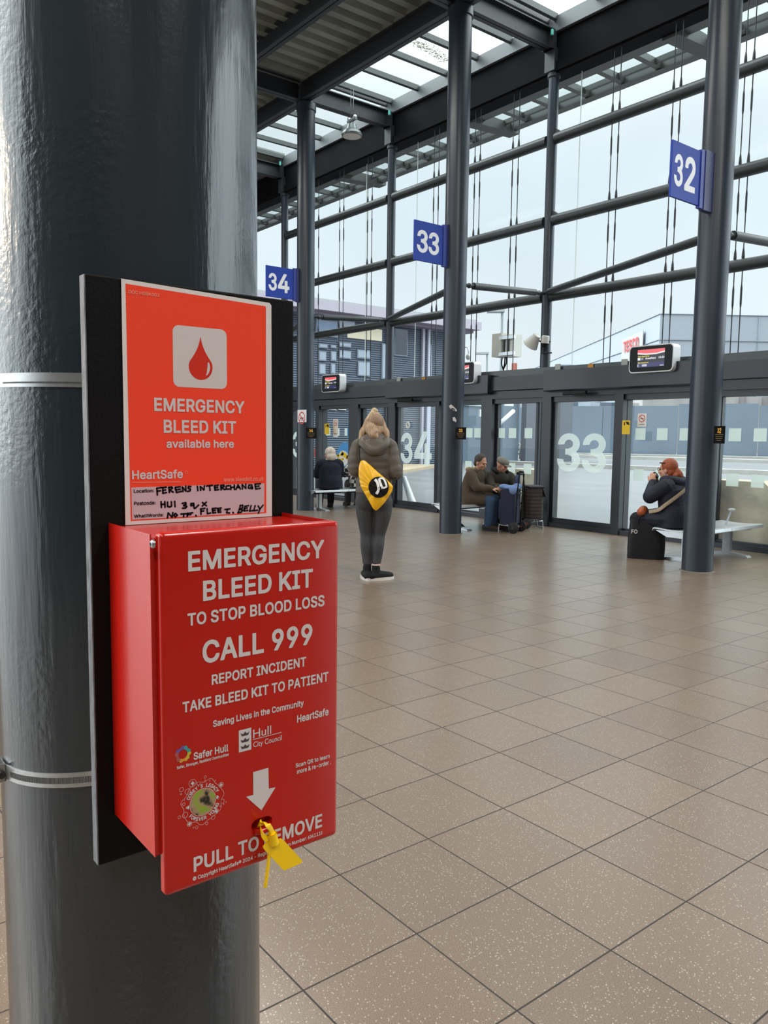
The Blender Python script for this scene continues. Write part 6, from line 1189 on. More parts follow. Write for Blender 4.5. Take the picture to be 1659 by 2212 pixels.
# 3. person with the grey cap, further along the bench
t, D = seated('seated person in grey flat cap and dark coat behind the blue shopping trolley', (-8.87, 9.30, 0), (.95, -.30, 0), lean=.14, headz=1.125, headyaw=.5, headpitch=-.45)
trousers(t, D, cloth('black_trousers', (30, 30, 34)))
dk = cloth('dark_olive_coat', (56, 52, 46), bump=.4)
c_ = fuse('coat', coat(t, D, dk, 1.0, .36), dk, t, .009, 2)
bm = B(); nk = Vector(D['neck']); limb(bm, [nk + V(-.09, .06, .02), nk + V(-.1, -.04, .05), nk + V(0, -.09, .06), nk + V(.1, -.04, .05), nk + V(.09, .06, .02)], [.03, .036, .038, .036, .03]); fuse('collar', bm, cloth('black_collar', (26, 25, 26)), c_, .008, 2)
capm = cloth('grey_tweed', (128, 126, 116), vary=.3, vscale=60); c = Vector(D['head']); R = D['hr']
bm = B(); add_ell(bm, c + R @ V(0, -.012, .055), (.092, .11, .068), R); add_tube(bm, [c + R @ V(0, -.01, .035), c + R @ V(0, -.01, .055)], .094, 24); hat = fuse('cap', bm, capm, t, .007, 2)
bm = B(); add_ell(bm, c + R @ V(0, .105, .035), (.075, .05, .010), R); part('peak', bm, capm, hat, smooth=True)
for k in 'lr': shoe(t, D[k + 'an'], D[k + 'to'], boot, M['rubber'], .05, 'shoe')
bm = B(); p = Vector(D['lan']); 
# 4. red-haired woman with a cup, facing the doors
navy = cloth('navy_padded_coat', (24, 26, 42), bump=.4, rough=.6)
t, D = seated('seated person with red hair and glasses in a navy coat drinking from a cup', (-5.24, 8.60, 0), (-.985, -.17, 0), lean=.06, headz=1.20, headyaw=0.0, headpitch=-.06,
              J=dict(lel=(-.24, .22, .76), lwr=(-.062, .27, .915), rel=(.24, .2, .74), rwr=(.062, .28, .91), lhand=((.12, .08, .98), (1, .25, 0), 1, .6), rhand=((-.12, .08, .98), (-1, .25, 0), -1, .6), lan=(-.11, .33, .09), lto=(-.12, .47, .035), ran=(.11, .33, .09), rto=(.12, .47, .035)), build=1.12)
trousers(t, D, cloth('black_trousers', (24, 24, 32)), 1.12)
bm = coat(t, D, navy, 1.16, .36)
c_ = fuse('coat', bm, navy, t, .009, 2)
bm = B(); nk = Vector(D['neck']); limb(bm, [nk + V(-.12, .04, .01), nk + V(-.13, -.06, .01), nk + V(0, -.13, -.02), nk + V(.13, -.06, .01), nk + V(.12, .04, .01)], [.05, .06, .07, .06, .05]); add_ell(bm, nk + V(0, -.12, -.05), (.12, .07, .09)); fuse('hood', bm, navy, c_, .009, 2)
redh = mat('auburn_hair', (150, 70, 30), .5, vary=.35, vscale=22, stretch=(4, 1, 4), bump=.5, bscale=50)
h_ = cap_hair(t, D, redh, 1.04)
hc = Vector(D['head'])
bm = B(); limb(bm, [hc + V(0, -.11, -.02), hc + V(0, -.15, -.06), hc + V(.01, -.165, -.11)], [.045, .042, .025]); add_ell(bm, hc + V(0, -.115, -.07), (.085, .04, .045)); fuse('ponytail', bm, redh, h_, .007, 2)
bm = B(); add_tube(bm, [hc + V(.075 * math.cos(a), .0 + .092 * math.sin(a), .075) for a in [PI * k / 14 for k in range(15)]], .006, 8); part('hair_band', bm, M['black'], h_, smooth=True)
bm = B()
for s in (-1, 1): add_tube(bm, [hc + V(s * .033 + .024 * math.cos(2 * PI * k / 18), .096, .0 + .02 * math.sin(2 * PI * k / 18)) for k in range(18)], .0022, 6, closed=True); add_tube(bm, [hc + V(s * .057, .095, .004), hc + V(s * .078, .0, .0)], .0022, 6)
add_tube(bm, [hc + V(-.009, .097, .003), hc + V(.009, .097, .003)], .0022, 6); part('glasses', bm, M['black'], t, smooth=True)
for k in 'lr': shoe(t, D[k + 'an'], D[k + 'to'], boot, M['rubber'], .05, 'shoe')
woman_mx = wm(t)
def W(p): return woman_mx @ Vector(p)
cupc = hc + V(0, .160, -.088)
cup = thing('paper_cup', 'pale takeaway cup with a dark lid held to the mouth of the red-haired person', 'cup', W(cupc))
ax = (woman_mx.to_3x3() @ V(0, -.78, .60)).normalized(); c = W(cupc)
bm = B(); add_tube(bm, [c - ax * .085, c + ax * .02], [.030, .042], 24); part('cup_wall', bm, mat('pale_green_paper', (226, 230, 224), .6), cup, True, smooth=40)
bm = B(); add_tube(bm, [c + ax * .02, c + ax * .024, c + ax * .034, c + ax * .035], [.0445, .0445, .04, .032], 24); part('lid', bm, M['black'], cup, True, smooth=40)
# shoulder strap and orange purse
purse = thing('shoulder_bag', 'orange shoulder bag with a long tan strap across the red-haired person', 'bag', W((-.12, .30, .5)))
bm = B(); pts = [V(-.262 * math.sin(math.radians(f_)), .04 - .225 * math.cos(math.radians(f_)), z_) for f_, z_ in ((-8, .985), (18, .90), (42, .82), (64, .745), (85, .675), (108, .61))] + [V(-.20, .24, .575)]
q = [W(p) for p in smoothp(pts, 6)]
add_tube(bm, q, [(.021, .004)] * len(q), 8, ref=(0, 0, 1)); part('strap', bm, mat('tan_webbing', (160, 142, 118), .7, vary=.2), purse, True, smooth=50)
bm = B(); add_ell(bm, W((-.17, .33, .575)), (.085, .055, .07), woman_mx.to_3x3() @ Matrix.Rotation(.3, 3, 'X')); add_ell(bm, W((-.14, .36, .56)), (.08, .05, .055), woman_mx.to_3x3()); fuse_m = mat('burnt_orange_leather', (164, 84, 46), .5, vary=.2, vscale=25, bump=.2)
bmesh.ops.transform(bm, matrix=wm(purse).inverted(), verts=bm.verts); fuse('pouch', bm, fuse_m, purse, .008, 2)
# 5. and 6. the two people on the far bench, backs turned
t, D = seated('seated person with white hair in a dark navy coat, back turned', (-12.74, 8.73, 0), (-.93, .37, 0), lean=.05, headz=1.19, headyaw=.55, headpitch=-.1)
trousers(t, D, cloth('dark_trousers', (34, 34, 40)))
nv = cloth('dark_navy_wool', (22, 24, 40), bump=.2)
c_ = fuse('coat', coat(t, D, nv, 1.12, .36), nv, t, .009, 3)
white_h = mat('white_hair', (206, 192, 178), .6, vary=.2, vscale=30, bump=.6, bscale=60)
bm = B(); hc = Vector(D['head']); R = D['hr']; add_ell(bm, hc + R @ V(0, -.03, .035), (.104, .112, .104), R); add_ell(bm, hc + R @ V(0, -.065, -.055), (.112, .078, .10), R); fuse('hair', bm, white_h, t, .007, 2)
for k in 'lr': shoe(t, D[k + 'an'], D[k + 'to'], boot, M['rubber'], .05, 'shoe')
chk = mat('black_and_white_check', (200, 200, 196), .8)
n = chk.node_tree; b_ = n.nodes['Principled BSDF']; tc_ = n.nodes.new('ShaderNodeTexCoord'); ck = n.nodes.new('ShaderNodeTexChecker'); ck.inputs['Scale'].default_value = 14; ck.inputs[1].default_value = srgb(26, 26, 28); ck.inputs[2].default_value = srgb(178, 178, 172)
n.links.new(tc_.outputs['Object'], ck.inputs['Vector']); n.links.new(ck.outputs[0], b_.inputs['Base Color'])
t, D = seated('seated person in black and white checked jacket half hidden by the standing person', (-12.70, 9.42, 0), (-.95, .30, 0), lean=.16, headz=1.10, headyaw=0, headpitch=-.4)
trousers(t, D, cloth('grey_trousers', (60, 56, 58)))
c_ = fuse('jacket', coat(t, D, chk, 1.06, .38, False), chk, t, .009, 3); cap_hair(t, D, brownh)
for k in 'lr': shoe(t, D[k + 'an'], D[k + 'to'], boot, M['rubber'], .05, 'shoe')

# ------------------------------------------------------------------ bags and trolleys on the floor
def wheel(bm, c, r, wd, axis):
    c, axis = Vector(c), Vector(axis).normalized(); add_tube(bm, [c - axis * wd / 2, c - axis * wd * .3, c + axis * wd * .3, c + axis * wd / 2], [r * .9, r, r, r * .9], 28)
def sack(bm, w_, d_, z0, z1, taper=1.0, n=8, wob=.012, seed=1):
    rnd = random.Random(seed); prev = None; seg = 28
    for i in range(n + 1):
        u = i / n; s = 1 - (1 - taper) * u; ring = []
        for k in range(seg):
            a = 2 * PI * k / seg; ca, sa = math.cos(a), math.sin(a); e = .42
            x = math.copysign(abs(ca) ** e, ca) * w_ / 2 * s; y = math.copysign(abs(sa) ** e, sa) * d_ / 2 * s
            b = 1 + .05 * math.sin(PI * u) + wob * rnd.uniform(-1, 1)
            ring.append(bm.verts.new((x * b, y * b, z0 + (z1 - z0) * u + wob * .6 * rnd.uniform(-1, 1))))
        if prev:
            for k in range(seg): bm.faces.new((prev[k], prev[(k + 1) % seg], ring[(k + 1) % seg], ring[k]))
        else: bm.faces.new(list(reversed(ring)))
        prev = ring
    bm.faces.new(prev)
def trolley(label, loc, rz, fabric, w_=.33, d_=.24, z0=.13, z1=.66, wheel_r=.085):
    t = thing('shopping_trolley', label, 'trolley', loc, rz)
    bm = B(); sack(bm, w_, d_, z0, z1, .96); bb = part('bag', bm, fabric, t, smooth=60)
    bm = B(); 
    for s in (-1, 1): add_tube(bm, smoothp([V(s * .11, d_ / 2 + .015, .09), V(s * .11, d_ / 2 + .03, .6), V(s * .10, d_ / 2 + .05, .86), V(s * .085, d_ / 2 + .05, .9)], 5), .010, 10)
    add_tube(bm, [(-.085, d_ / 2 + .05, .895), (.085, d_ / 2 + .05, .895)], .017, 12); add_tube(bm, [(-.11, d_ / 2 + .03, .6), (.11, d_ / 2 + .03, .6)], .008, 8)
    part('handle_frame', bm, M['black'], t, smooth=50)
    bm = B(); 
    for s in (-1, 1): add_tube(bm, [(s * .13, d_ / 2, .1), (s * .13, -d_ / 2, .12), (s * .13, -d_ / 2 - .01, .0)], .009, 8)
    add_tube(bm, [(-.13, -d_ / 2 - .01, .012), (.13, -d_ / 2 - .01, .012)], .009, 8); add_tube(bm, [(-.17, d_ / 2, wheel_r), (.17, d_ / 2, wheel_r)], .008, 8); part('base_frame', bm, M['alu'], t, smooth=50)
    for s in (-1, 1):
        bm = B(); c = V(s * .17, d_ / 2, wheel_r); wheel(bm, c, wheel_r, .03, (1, 0, 0)); wh = part('wheel', bm, M['rubber'], t, smooth=40)
        bm = B(); wheel(bm, c, wheel_r * .3, .036, (1, 0, 0)); part('hub', bm, mat('red_hub', (120, 40, 40), .5) if s < 0 else M['frame'], wh, smooth=40)
    return t, bb
navyf = cloth('dark_blue_canvas', (38, 42, 62)); 
t, bb = trolley('dark blue shopping trolley with a blue cloth on top in front of the seated couple', (-8.24, 8.97, 0), math.radians(-68), navyf)
bm = B(); sack(bm, .10, .07, .2, .50, .9, 5, .01, 3); bmesh.ops.translate(bm, verts=bm.verts, vec=(.0, -.14, 0)); part('front_pocket', bm, cloth('slate_canvas', (58, 64, 84)), bb, smooth=60)
mx_ = wm(t)
bl = thing('blue_cloth', 'light blue cloth bundled on top of the dark blue shopping trolley', 'cloth', mx_ @ V(0, 0, .66))
bm = B(); add_ell(bm, (0, 0, .02), (.17, .12, .04)); add_ell(bm, (.08, .06, .04), (.08, .07, .05)); add_ell(bm, (-.1, -.04, .03), (.08, .09, .045)); add_ell(bm, (.12, -.08, -.01), (.06, .06, .07))
fuse('folds', bm, cloth('light_blue_cotton', (110, 134, 178), bump=.6, bscale=30), bl, .008, 2)
bt = thing('drinks_bottle', 'tall dark blue bottle standing on top of the dark blue shopping trolley', 'bottle', mx_ @ V(-.11, .07, .68))
bm = B(); add_tube(bm, [(0, 0, 0), (0, 0, .01), (0, 0, .17), (0, 0, .2)], [.028, .036, .036, .02], 18); part('flask', bm, mat('navy_plastic', (36, 56, 96), .3), bt, smooth=40)
bm = B(); add_tube(bm, [(0, 0, .2), (0, 0, .235)], .022, 16); part('cap', bm, M['black'], bt, smooth=40)
plaid = mat('brown_plaid_canvas', (62, 50, 48), .8)
n = plaid.node_tree; b_ = n.nodes['Principled BSDF']; tc_ = n.nodes.new('ShaderNodeTexCoord'); mxs = []
for ax_ in ('X', 'Z'):
    wv = n.nodes.new('ShaderNodeTexWave'); wv.bands_direction = ax_; wv.inputs['Scale'].default_value = 5.5; n.links.new(tc_.outputs['Object'], wv.inputs['Vector']); mxs.append(wv)
ad = n.nodes.new('ShaderNodeMath'); ad.operation = 'ADD'; n.links.new(mxs[0].outputs['Fac'], ad.inputs[0]); n.links.new(mxs[1].outputs['Fac'], ad.inputs[1])
rp = n.nodes.new('ShaderNodeValToRGB'); n.links.new(ad.outputs[0], rp.inputs[0]); rp.color_ramp.elements[0].position = .5; rp.color_ramp.elements[0].color = srgb(42, 34, 35); rp.color_ramp.elements[1].position = 1.0; rp.color_ramp.elements[1].color = srgb(82, 64, 60)
mh = n.nodes.new('ShaderNodeMath'); mh.operation = 'MULTIPLY'; mh.inputs[1].default_value = .5; n.links.new(ad.outputs[0], mh.inputs[0]); n.links.new(mh.outputs[0], rp.inputs[0]); rp.color_ramp.elements[0].position = .3; rp.color_ramp.elements[1].position = .8; n.links.new(rp.outputs[0], b_.inputs['Base Color'])
t, bb = trolley('brown plaid shopping trolley with a grey flap beside the slim wall post', (-8.46, 9.72, 0), math.radians(150), plaid, .36, .28, .15, .64, .08)
bm = B(); add_poly(bm, [[(-.19, 0), (.19, 0), (.16, .17), (-.16, .17)]], V(0, -.17, .50), V(1, 0, 0), V(0, .35, .94).normalized(), .012); add_box(bm, (0, -.02, .665), (.36, .26, .03), bevel=.01); part('flap', bm, cloth('grey_flap_cloth', (74, 72, 76)), bb)
wb = thing('white_carrier_bag', 'crumpled white bag on the floor at the slim post right of the plaid trolley', 'bag', atZ(1163, 1126, .05))
bm = B(); add_ell(bm, (0, 0, .03), (.07, .09, .09)); add_ell(bm, (.04, .05, 0), (.06, .06, .05)); fuse('sheet', bm, mat('white_crumpled_plastic', (196, 194, 190), .4, bump=1, bscale=30), wb, .008, 1)
# black tote on the floor
p = atZ(1398, 1196, 0)
t = thing('tote_bag', 'large black carrier bag standing on the floor at the feet of the red-haired person', 'bag', (-5.50, 8.42, 0), math.radians(34))
bm = B(); sack(bm, .43, .20, .005, .47, .90, 8, .014, 9); part('bag_body', bm, cloth('black_woven_plastic', (20, 20, 26), rough=.5), t, smooth=60)
bm = B(); text_bm(bm, 'FO', V(-.18, -.112, .31), V(1, 0, 0), V(0, 0, 1), .075, .045); part('lettering', bm, M['offwhite'], t, recalc=False)
bm = B(); add_tube(bm, smoothp([V(-.1, -.09, .42), V(-.09, -.09, .5), V(.0, -.05, .53), V(.09, -.09, .5), V(.1, -.09, .42)], 5), .009, 8); part('handle', bm, M['black'], t, smooth=50)
q = atZ(998, 1142, 0)
t = thing('black_doorstop', 'small black wedge on the floor right of the base of the middle column', 'wedge', q)
bm = B(); add_poly(bm, [[(-.05, 0), (.05, 0), (-.045, .09)]], V(0, .04, 0), V(.62, .78, 0).normalized(), V(0, 0, 1), .06); part('wedge', bm, M['black'], t)

# ------------------------------------------------------------------ stickers on the glass behind the far bench
a = atY(745, 985, 10.19)
t = thing('glass_sticker', 'round blue and white sticker on the door glass above the far bench', 'sticker', a)
bm = B(); add_cyl(bm, a, a + V(0, -.004, 0), .30, 36); part('blue_disc', bm, mat('bright_blue_film', (70, 150, 215), .5), t, True, smooth=40)
bm = B(); add_poly(bm, [circ(a.x - .05, a.z - .05, .2, 24, .17)], V(0, a.y - .005, 0), V(1, 0, 0), ZH); part('white_blob', bm, M['white'], t, True, recalc=False)
bm = B(); O = V(0, a.y - .007, 0)
b0 = atY(728, 985, 10.19)
for k in range(3): ribbon(bm, [(b0.x - .02, b0.z - .11 * k), (b0.x + .25, b0.z - .11 * k + .05)], .045, O, V(1, 0, 0), ZH)
ribbon(bm, [(b0.x + .05, b0.z + .02), (b0.x + .16, b0.z - .34)], .045, O, V(1, 0, 0), ZH); ribbon(bm, [(b0.x + .2, b0.z + .06), (b0.x + .42, b0.z - .02)], .1, O, V(1, 0, 0), ZH)
tag(part('yellow_sticker', bm, M['yellow'], recalc=False), 'yellow zigzag sticker on the glass beside the round blue sticker', 'sticker')
a = atY(684, 978, 10.1); bm = B(); add_poly(bm, [circ(a.x, a.z, .10, 20, .14)], V(0, 10.1, 0), V(1, 0, 0), ZH, .003); tag(part('red_sticker', bm, mat('red_film', (205, 60, 64), .5)), 'small red sticker on the glass at the right edge of the farthest column', 'sticker')
a, b = atY(750, 944, 10.18), atY(759, 924, 10.18); bm = B(); box2(bm, a, b + V(0, .002, 0)); tag(part('blue_poster', bm, mat('cyan_print', (60, 150, 205), .5)), 'small cyan poster on the glass left of the standing person', 'poster')
a = atY(881, 918.5, 10.11)
t = thing('round_label', 'round white label with a dark diagonal mark on the glass behind the standing person', 'sticker', a)
bm = B(); add_cyl(bm, a, a + V(0, -.004, 0), .068, 28); part('disc', bm, M['white'], t, True, smooth=40)
bm = B(); ribbon(bm, [(a.x - .03, a.z + .035), (a.x + .02, a.z - .02)], .014, V(0, a.y - .005, 0), V(1, 0, 0), ZH); part('mark', bm, M['black'], t, True, recalc=False)
# ------------------------------------------------------------------ outside: canopy, buildings, street furniture
canm = mat('grey_green_canopy_steel', (66, 71, 69), .5); cang = glass_mat('grey_canopy_glass', (226, 234, 232), .3)
e = bpy.data.objects.new('window_30', None); COL.objects.link(e); e.location = (-34, 10.5, 7.2); struct(e)
bm = B(); add_poly(bm, [[(-34, 10.5), (7, 10.5), (7, 11.6), (-34, 11.6)]], V(0, 0, 7.366)); part('canopy_glass', bm, cang, e, True)
bm = B(); box2(bm, (-34, 11.45, 7.24), (7, 11.62, 7.36)); box2(bm, (-34, 11.28, 7.28), (7, 11.34, 7.36)); box2(bm, (-34, 10.5, 7.2), (7, 10.74, 7.36)); part('edge_beam', bm, canm, e, True)
bm = B(); x = -33.6
while x < 7: box2(bm, (x - .05, 10.6, 7.26), (x + .05, 11.5, 7.36)); x += .6833
part('canopy_ribs', bm, canm, e, True)
for k in (35, 34, 33, 32, 31):
    x = XK[k] + 1.85
    bm = B(); add_poly(bm, [[(10.46, 7.34), (10.46, 7.12), (11.7, 7.20), (11.72, 7.34)]], V(x - .1, 0, 0), V(0, 1, 0), V(0, 0, 1), .26); part('canopy_bracket', bm, mat('pale_grey_bracket', (66, 70, 68), .6), e, True)

LBX = -31.
clad = mat('grey_ribbed_cladding', (104, 112, 126), .8, spec=.1)
n = clad.node_tree; b_ = n.nodes['Principled BSDF']; tc_ = n.nodes.new('ShaderNodeTexCoord'); wv = n.nodes.new('ShaderNodeTexWave'); wv.bands_direction = 'Z'; wv.inputs['Scale'].default_value = 3.0; n.links.new(tc_.outputs['Object'], wv.inputs['Vector'])
rp = n.nodes.new('ShaderNodeValToRGB'); n.links.new(wv.outputs['Fac'], rp.inputs[0]); rp.color_ramp.elements[0].color = srgb(80, 89, 102); rp.color_ramp.elements[1].color = srgb(108, 118, 132); n.links.new(rp.outputs[0], b_.inputs['Base Color'])
bp = n.nodes.new('ShaderNodeBump'); bp.inputs['Distance'].default_value = .05; n.links.new(wv.outputs['Fac'], bp.inputs['Height']); n.links.new(bp.outputs[0], b_.inputs['Normal'])
t = thing('grey_building', 'grey ribbed building with a pale roof fascia and windows beyond the glass on the left', 'building', (LBX, 22, 0))
bm = B(); box2(bm, (LBX - 14, 6, -.06), (LBX, 29.4, 6.9)); part('cladding', bm, clad, t, True)
fas = mat('pale_lilac_fascia', (160, 155, 168), .5)
bm = B(); box2(bm, (LBX - 14, 5.5, 7.02), (LBX + .9, 30.2, 7.42)); part('roof_fascia', bm, fas, t, True)
bm = B(); box2(bm, (LBX - 14, 5.5, 6.86), (LBX + .6, 29.9, 7.02)); part('soffit', bm, mat('lilac_grey_soffit', (112, 104, 120), .6), t, True)
bm = B(); box2(bm, (LBX - 14, 5.6, 7.42), (LBX + .7, 30.0, 7.55)); part('roof_edge', bm, mat('grey_flashing', (150, 154, 156), .5), t, True)
winm = glass_mat('pale_reflecting_window', (120, 140, 160), 1.0)
winp = mat('pale_sky_window', (140, 154, 170), .2, spec=.6)
winb = mat('blue_grey_window', (96, 122, 158), .15, spec=.7)
warm = mat('lit_cream_interior', (170, 166, 146), .5, emit=(226, 220, 196), estr=.35)
winfr = mat('grey_window_frame', (112, 122, 136), .5)
def winrect(y0, z0, y1, z1, m_, fr=True):
    bm = B(); box2(bm, (LBX, y0, z0), (LBX + .06, y1, z1)); w_ = part('window', bm, winfr if fr else m_, t, True)
    if fr:
        bm = B(); box2(bm, (LBX + .05, y0 + .05, z0 + .05), (LBX + .075, y1 - .05, z1 - .05)); part('pane', bm, m_, w_, True)
g1 = lambda x, y: atX(640 + x * 240 / 1659, 640 + y * 320 / 2212, LBX + .06)
for a, b, m_ in (((290, 330), (620, 620), winb), ((630, 340), (880, 520), winp), ((770, 440), (1280, 670), warm), ((335, 700), (470, 780), winp), ((515, 720), (600, 780), winp), ((335, 815), (450, 970), winp), ((515, 815), (600, 970), winp), ((340, 1000), (440, 1170), winp), ((515, 1000), (585, 1160), winp),
                 ((635, 800), (820, 940), winp), ((910, 790), (1105, 940), winp), ((920, 970), (1105, 1200), winp), ((640, 680), (820, 770), winp), ((1280, 700), (1360, 1240), winp), ((1470, 480), (1659, 900), winm)):
    p, q = g1(*a), g1(*b); winrect(min(p.y, q.y), min(p.z, q.z), max(p.y, q.y), max(p.z, q.z), m_, m_ is not warm)
for a, b in (((500, 1650), (600, 1700)), ((632, 1650), (745, 1700)), ((285, 1650), (385, 1695))):
    p, q = g1(*a), g1(*b); winrect(p.y, min(p.z, q.z), q.y, max(p.z, q.z), M['white'], False)
bm = B()
for y in (24.6, 27.3): box2(bm, (LBX, y - .12, -.06), (LBX + .12, y + .12, 6.9))
part('downpipe', bm, mat('pale_downpipe', (170, 174, 190), .5), t, True)
p = atX(916, 900, LBX + .3); bm = B(); box2(bm, (LBX + .06, p.y - .07, -.06), (LBX + .2, p.y + .07, 7.0)); part('white_column', bm, mat('pale_lilac_post', (150, 150, 164), .5), t, True)
# annex with a white frame and ramp rail, then the long grey-blue hoarding
t = thing('annex_building', 'low blue grey annex seen through the glass right of the middle column', 'building', (-34, 33, 0))
bm = B(); box2(bm, (-44, 30.3, -.06), (-33, 36.5, 4.6)); part('wall', bm, mat('slate_blue_cladding', (84, 101, 117), .5, vary=.1), t, True)
bm = B(); box2(bm, (-33, 30.3, 3.2), (-32.9, 33.4, 4.6)); part('pale_band', bm, mat('mint_grey_panel', (176, 196, 200), .5), t, True)
whit = mat('white_tube', (214, 220, 226), .5)
t = thing('stair_rail', 'white tubular frame and sloping rail before the low annex', 'rail', (-31, 34, 0))
q5 = lambda x, y, X=-31.: atX(980 + x * 240 / 1659, 640 + y * 320 / 2212, X)
bm = B(); add_tube(bm, [q5(680, 1560), q5(995, 1550), q5(998, 1660)], .07, 8); part('top_frame', bm, whit, t, True)
bm = B(); add_tube(bm, [q5(670, 1915), q5(895, 1710)], .12, 8); part('sloping_rail', bm, whit, t, True)
bm = B(); p = q5(822, 1590); box2(bm, p + V(-.05, -.35, -.18), p + V(.05, .35, .18)); part('white_lamp', bm, whit, t, True)
bm = B(); add_tube(bm, [q5(440, 1560), q5(430, 2000)], .09, 8); p = q5(440, 1745); box2(bm, p + V(-.06, -.3, -.2), p + V(.06, .4, .2)); part('pole', bm, whit, t, True)
bm = B(); a = q5(680, 1000); box2(bm, (-32.9, 36.6, -.06), (-32.5, 41, 4.6)); 
part('back_wall', bm, mat('dark_grey_wall', (72, 79, 92), .6), t, True)
hoard = mat('blue_grey_hoarding', (98, 112, 127), .35, vary=.08, vscale=.4, spec=.5)
hz = [(atZ(1113, 967), 3.8), (atZ(1262, 979), 3.9), (atZ(1400, 980), 3.7), (atZ(1600, 983), 3.7), (atZ(1790, 990), 3.7)]
A_, B2_ = V(-52.0, 50.6, 0), V(-4, 77, 0)
d_ = (B2_ - A_).normalized(); nn_ = V(-d_.y, d_.x, 0)
for i in range(9):
    a = A_ + d_ * (6.0 * i); b = A_ + d_ * (6.0 * i + 5.93)
    bm = B(); bm_v = [a, b, b + nn_ * .4, a + nn_ * .4]
    top = 4.15 + (.15 if i % 3 == 0 else 0)
    vs = [bm.verts.new((p.x, p.y, -.06)) for p in bm_v] + [bm.verts.new((p.x, p.y, top)) for p in bm_v]
    for f in ((0, 1, 5, 4), (1, 2, 6, 5), (2, 3, 7, 6), (3, 0, 4, 7), (4, 5, 6, 7)): bm.faces.new([vs[k] for k in f])
    tag(part('hoarding_panel', bm, hoard), 'blue grey hoarding panel across the bus apron seen through the door glass', 'hoarding', 'blue grey hoarding panels across the apron')
# pale concrete deck wall above the hoarding on the right, and flat roof of a low building
t = thing('concrete_building', 'pale concrete parapet building above the hoarding on the right', 'building', (-30, 86, 0))
bm = B(); vs = []
def slab(a, b, z0, z1, dp):
    bm = B(); d = (b - a).normalized(); n_ = V(-d.y, d.x, 0); c = [a, b, b + n_ * dp, a + n_ * dp]
    vs = [bm.verts.new((p.x, p.y, z0)) for p in c] + [bm.verts.new((p.x, p.y, z1)) for p in c]
    for f in ((0, 1, 5, 4), (1, 2, 6, 5), (2, 3, 7, 6), (3, 0, 4, 7), (4, 5, 6, 7)): bm.faces.new([vs[k] for k in f])
    return bm
def far(px, D): d = ray(px, 940); q = CAM + d * (D / d.dot(fw)); return V(q.x, q.y, 0)
part('parapet', slab(far(1385, 92), far(1900, 92), -.06, 6.4, 6), mat('pale_streaked_concrete', (152, 147, 144), .8, vary=.12, vscale=.8, stretch=(1, 1, .2)), t, True)
part('low_wing', slab(far(1250, 97), far(1386, 93), -.06, 5.6, 6), mat('pale_concrete', (146, 144, 142), .8), t, True)
bm = B()
for px in (1601, 1650): q = far(px, 91.8); add_box(bm, q + V(0, 0, 5.0), (.5, .5, 2.9))
part('drain_shaft', bm, mat('dark_streak', (104, 98, 98), .8), t, True)
t = thing('flat_roof_building', 'dark flat roofed shelter behind the hoarding above the frosted door number', 'building', far(1270, 84))
part('roof_slab', slab(far(1190, 84), far(1353, 84), 4.1, 5.2, 5), mat('slate_roof_band', (72, 84, 101), .5), t, True)
part('support_wall', slab(far(1195, 85), far(1350, 85), -.06, 4.1, 4), hoard, t, True)
bm = B(); q = far(1270, 83.6); add_box(bm, q + V(0, 0, 4.75), (1.6, 1.6, .8)); part('camera_box', bm, mat('pale_box', (130, 140, 153), .5), t, True)
# superstore with red lettering
shed = mat('pale_blue_white_cladding', (150, 159, 168), .5)
n = shed.node_tree; b_ = n.nodes['Principled BSDF']; tc_ = n.nodes.new('ShaderNodeTexCoord'); br = n.nodes.new('ShaderNodeTexBrick')
t = thing('superstore_building', 'large pale blue white store building with red lettering on the horizon at right', 'building', far(1415, 110))
K = far(1415, 110); zt = 1.45 + (946 - 680) * 110 / F_PX
E_end = far(1120, 110 * (946 - 680) / (940 - 806)); R_end = far(2100, 112)
bm = B()
vs = [bm.verts.new((p.x, p.y, z)) for p in (E_end, K, R_end, R_end + fw * 90, E_end + fw * 60) for z in (-.06, zt)]
for i in range(5): j = (i + 1) % 5; bm.faces.new((vs[2 * i], vs[2 * j], vs[2 * j + 1], vs[2 * i + 1]))
bm.faces.new([vs[2 * i + 1] for i in range(5)]); part('cladding', bm, shed, t, True)
jm = mat('cladding_joint', (112, 121, 133), .6)
bm = B(); dl = (E_end - K).normalized(); dr = (R_end - K).normalized(); nl = V(-dl.y, dl.x, 0)
if nl.dot(-fw) < 0: nl = -nl
nr = V(dr.y, -dr.x, 0)
if nr.dot(-fw) < 0: nr = -nr
for z in (zt - 3.6, zt - 7.2, zt - 10.8, zt - .1):
    for d, nq, L in ((dl, nl, (E_end - K).length), (dr, nr, (R_end - K).length)):
        a, b = K + nq * .08 + V(0, 0, z), K + d * L + nq * .08 + V(0, 0, z); add_tube(bm, [a, b], .06, 4)
for s in range(1, 9): a = K + dr * (6.9 * s) + nr * .08; add_tube(bm, [a, a + V(0, 0, zt)], .05, 4)
part('panel_joint', bm, jm, t, True)
def on_face(px, py):
    d = ray(px, py); k = (K - CAM).dot(nl) / d.dot(nl); return CAM + d * k
a, b = on_face(1349, 737), on_face(1395, 716); lo = on_face(1349, 775).z
bm = B(); u_ = (b - a); u_.z = 0; L = u_.length; u_.normalize()
O = V(a.x, a.y, 0) + nl * .3
zs = (lo, (a.z + b.z) / 2 + .2)
add_poly(bm, [[(0, zs[0] - 2), (L, zs[0] - 2), (L, zs[1]), (0, zs[1])]], O, u_, ZH, .1); part('sign_board', bm, mat('white_sign_board', (165, 165, 165), .5), t, True)
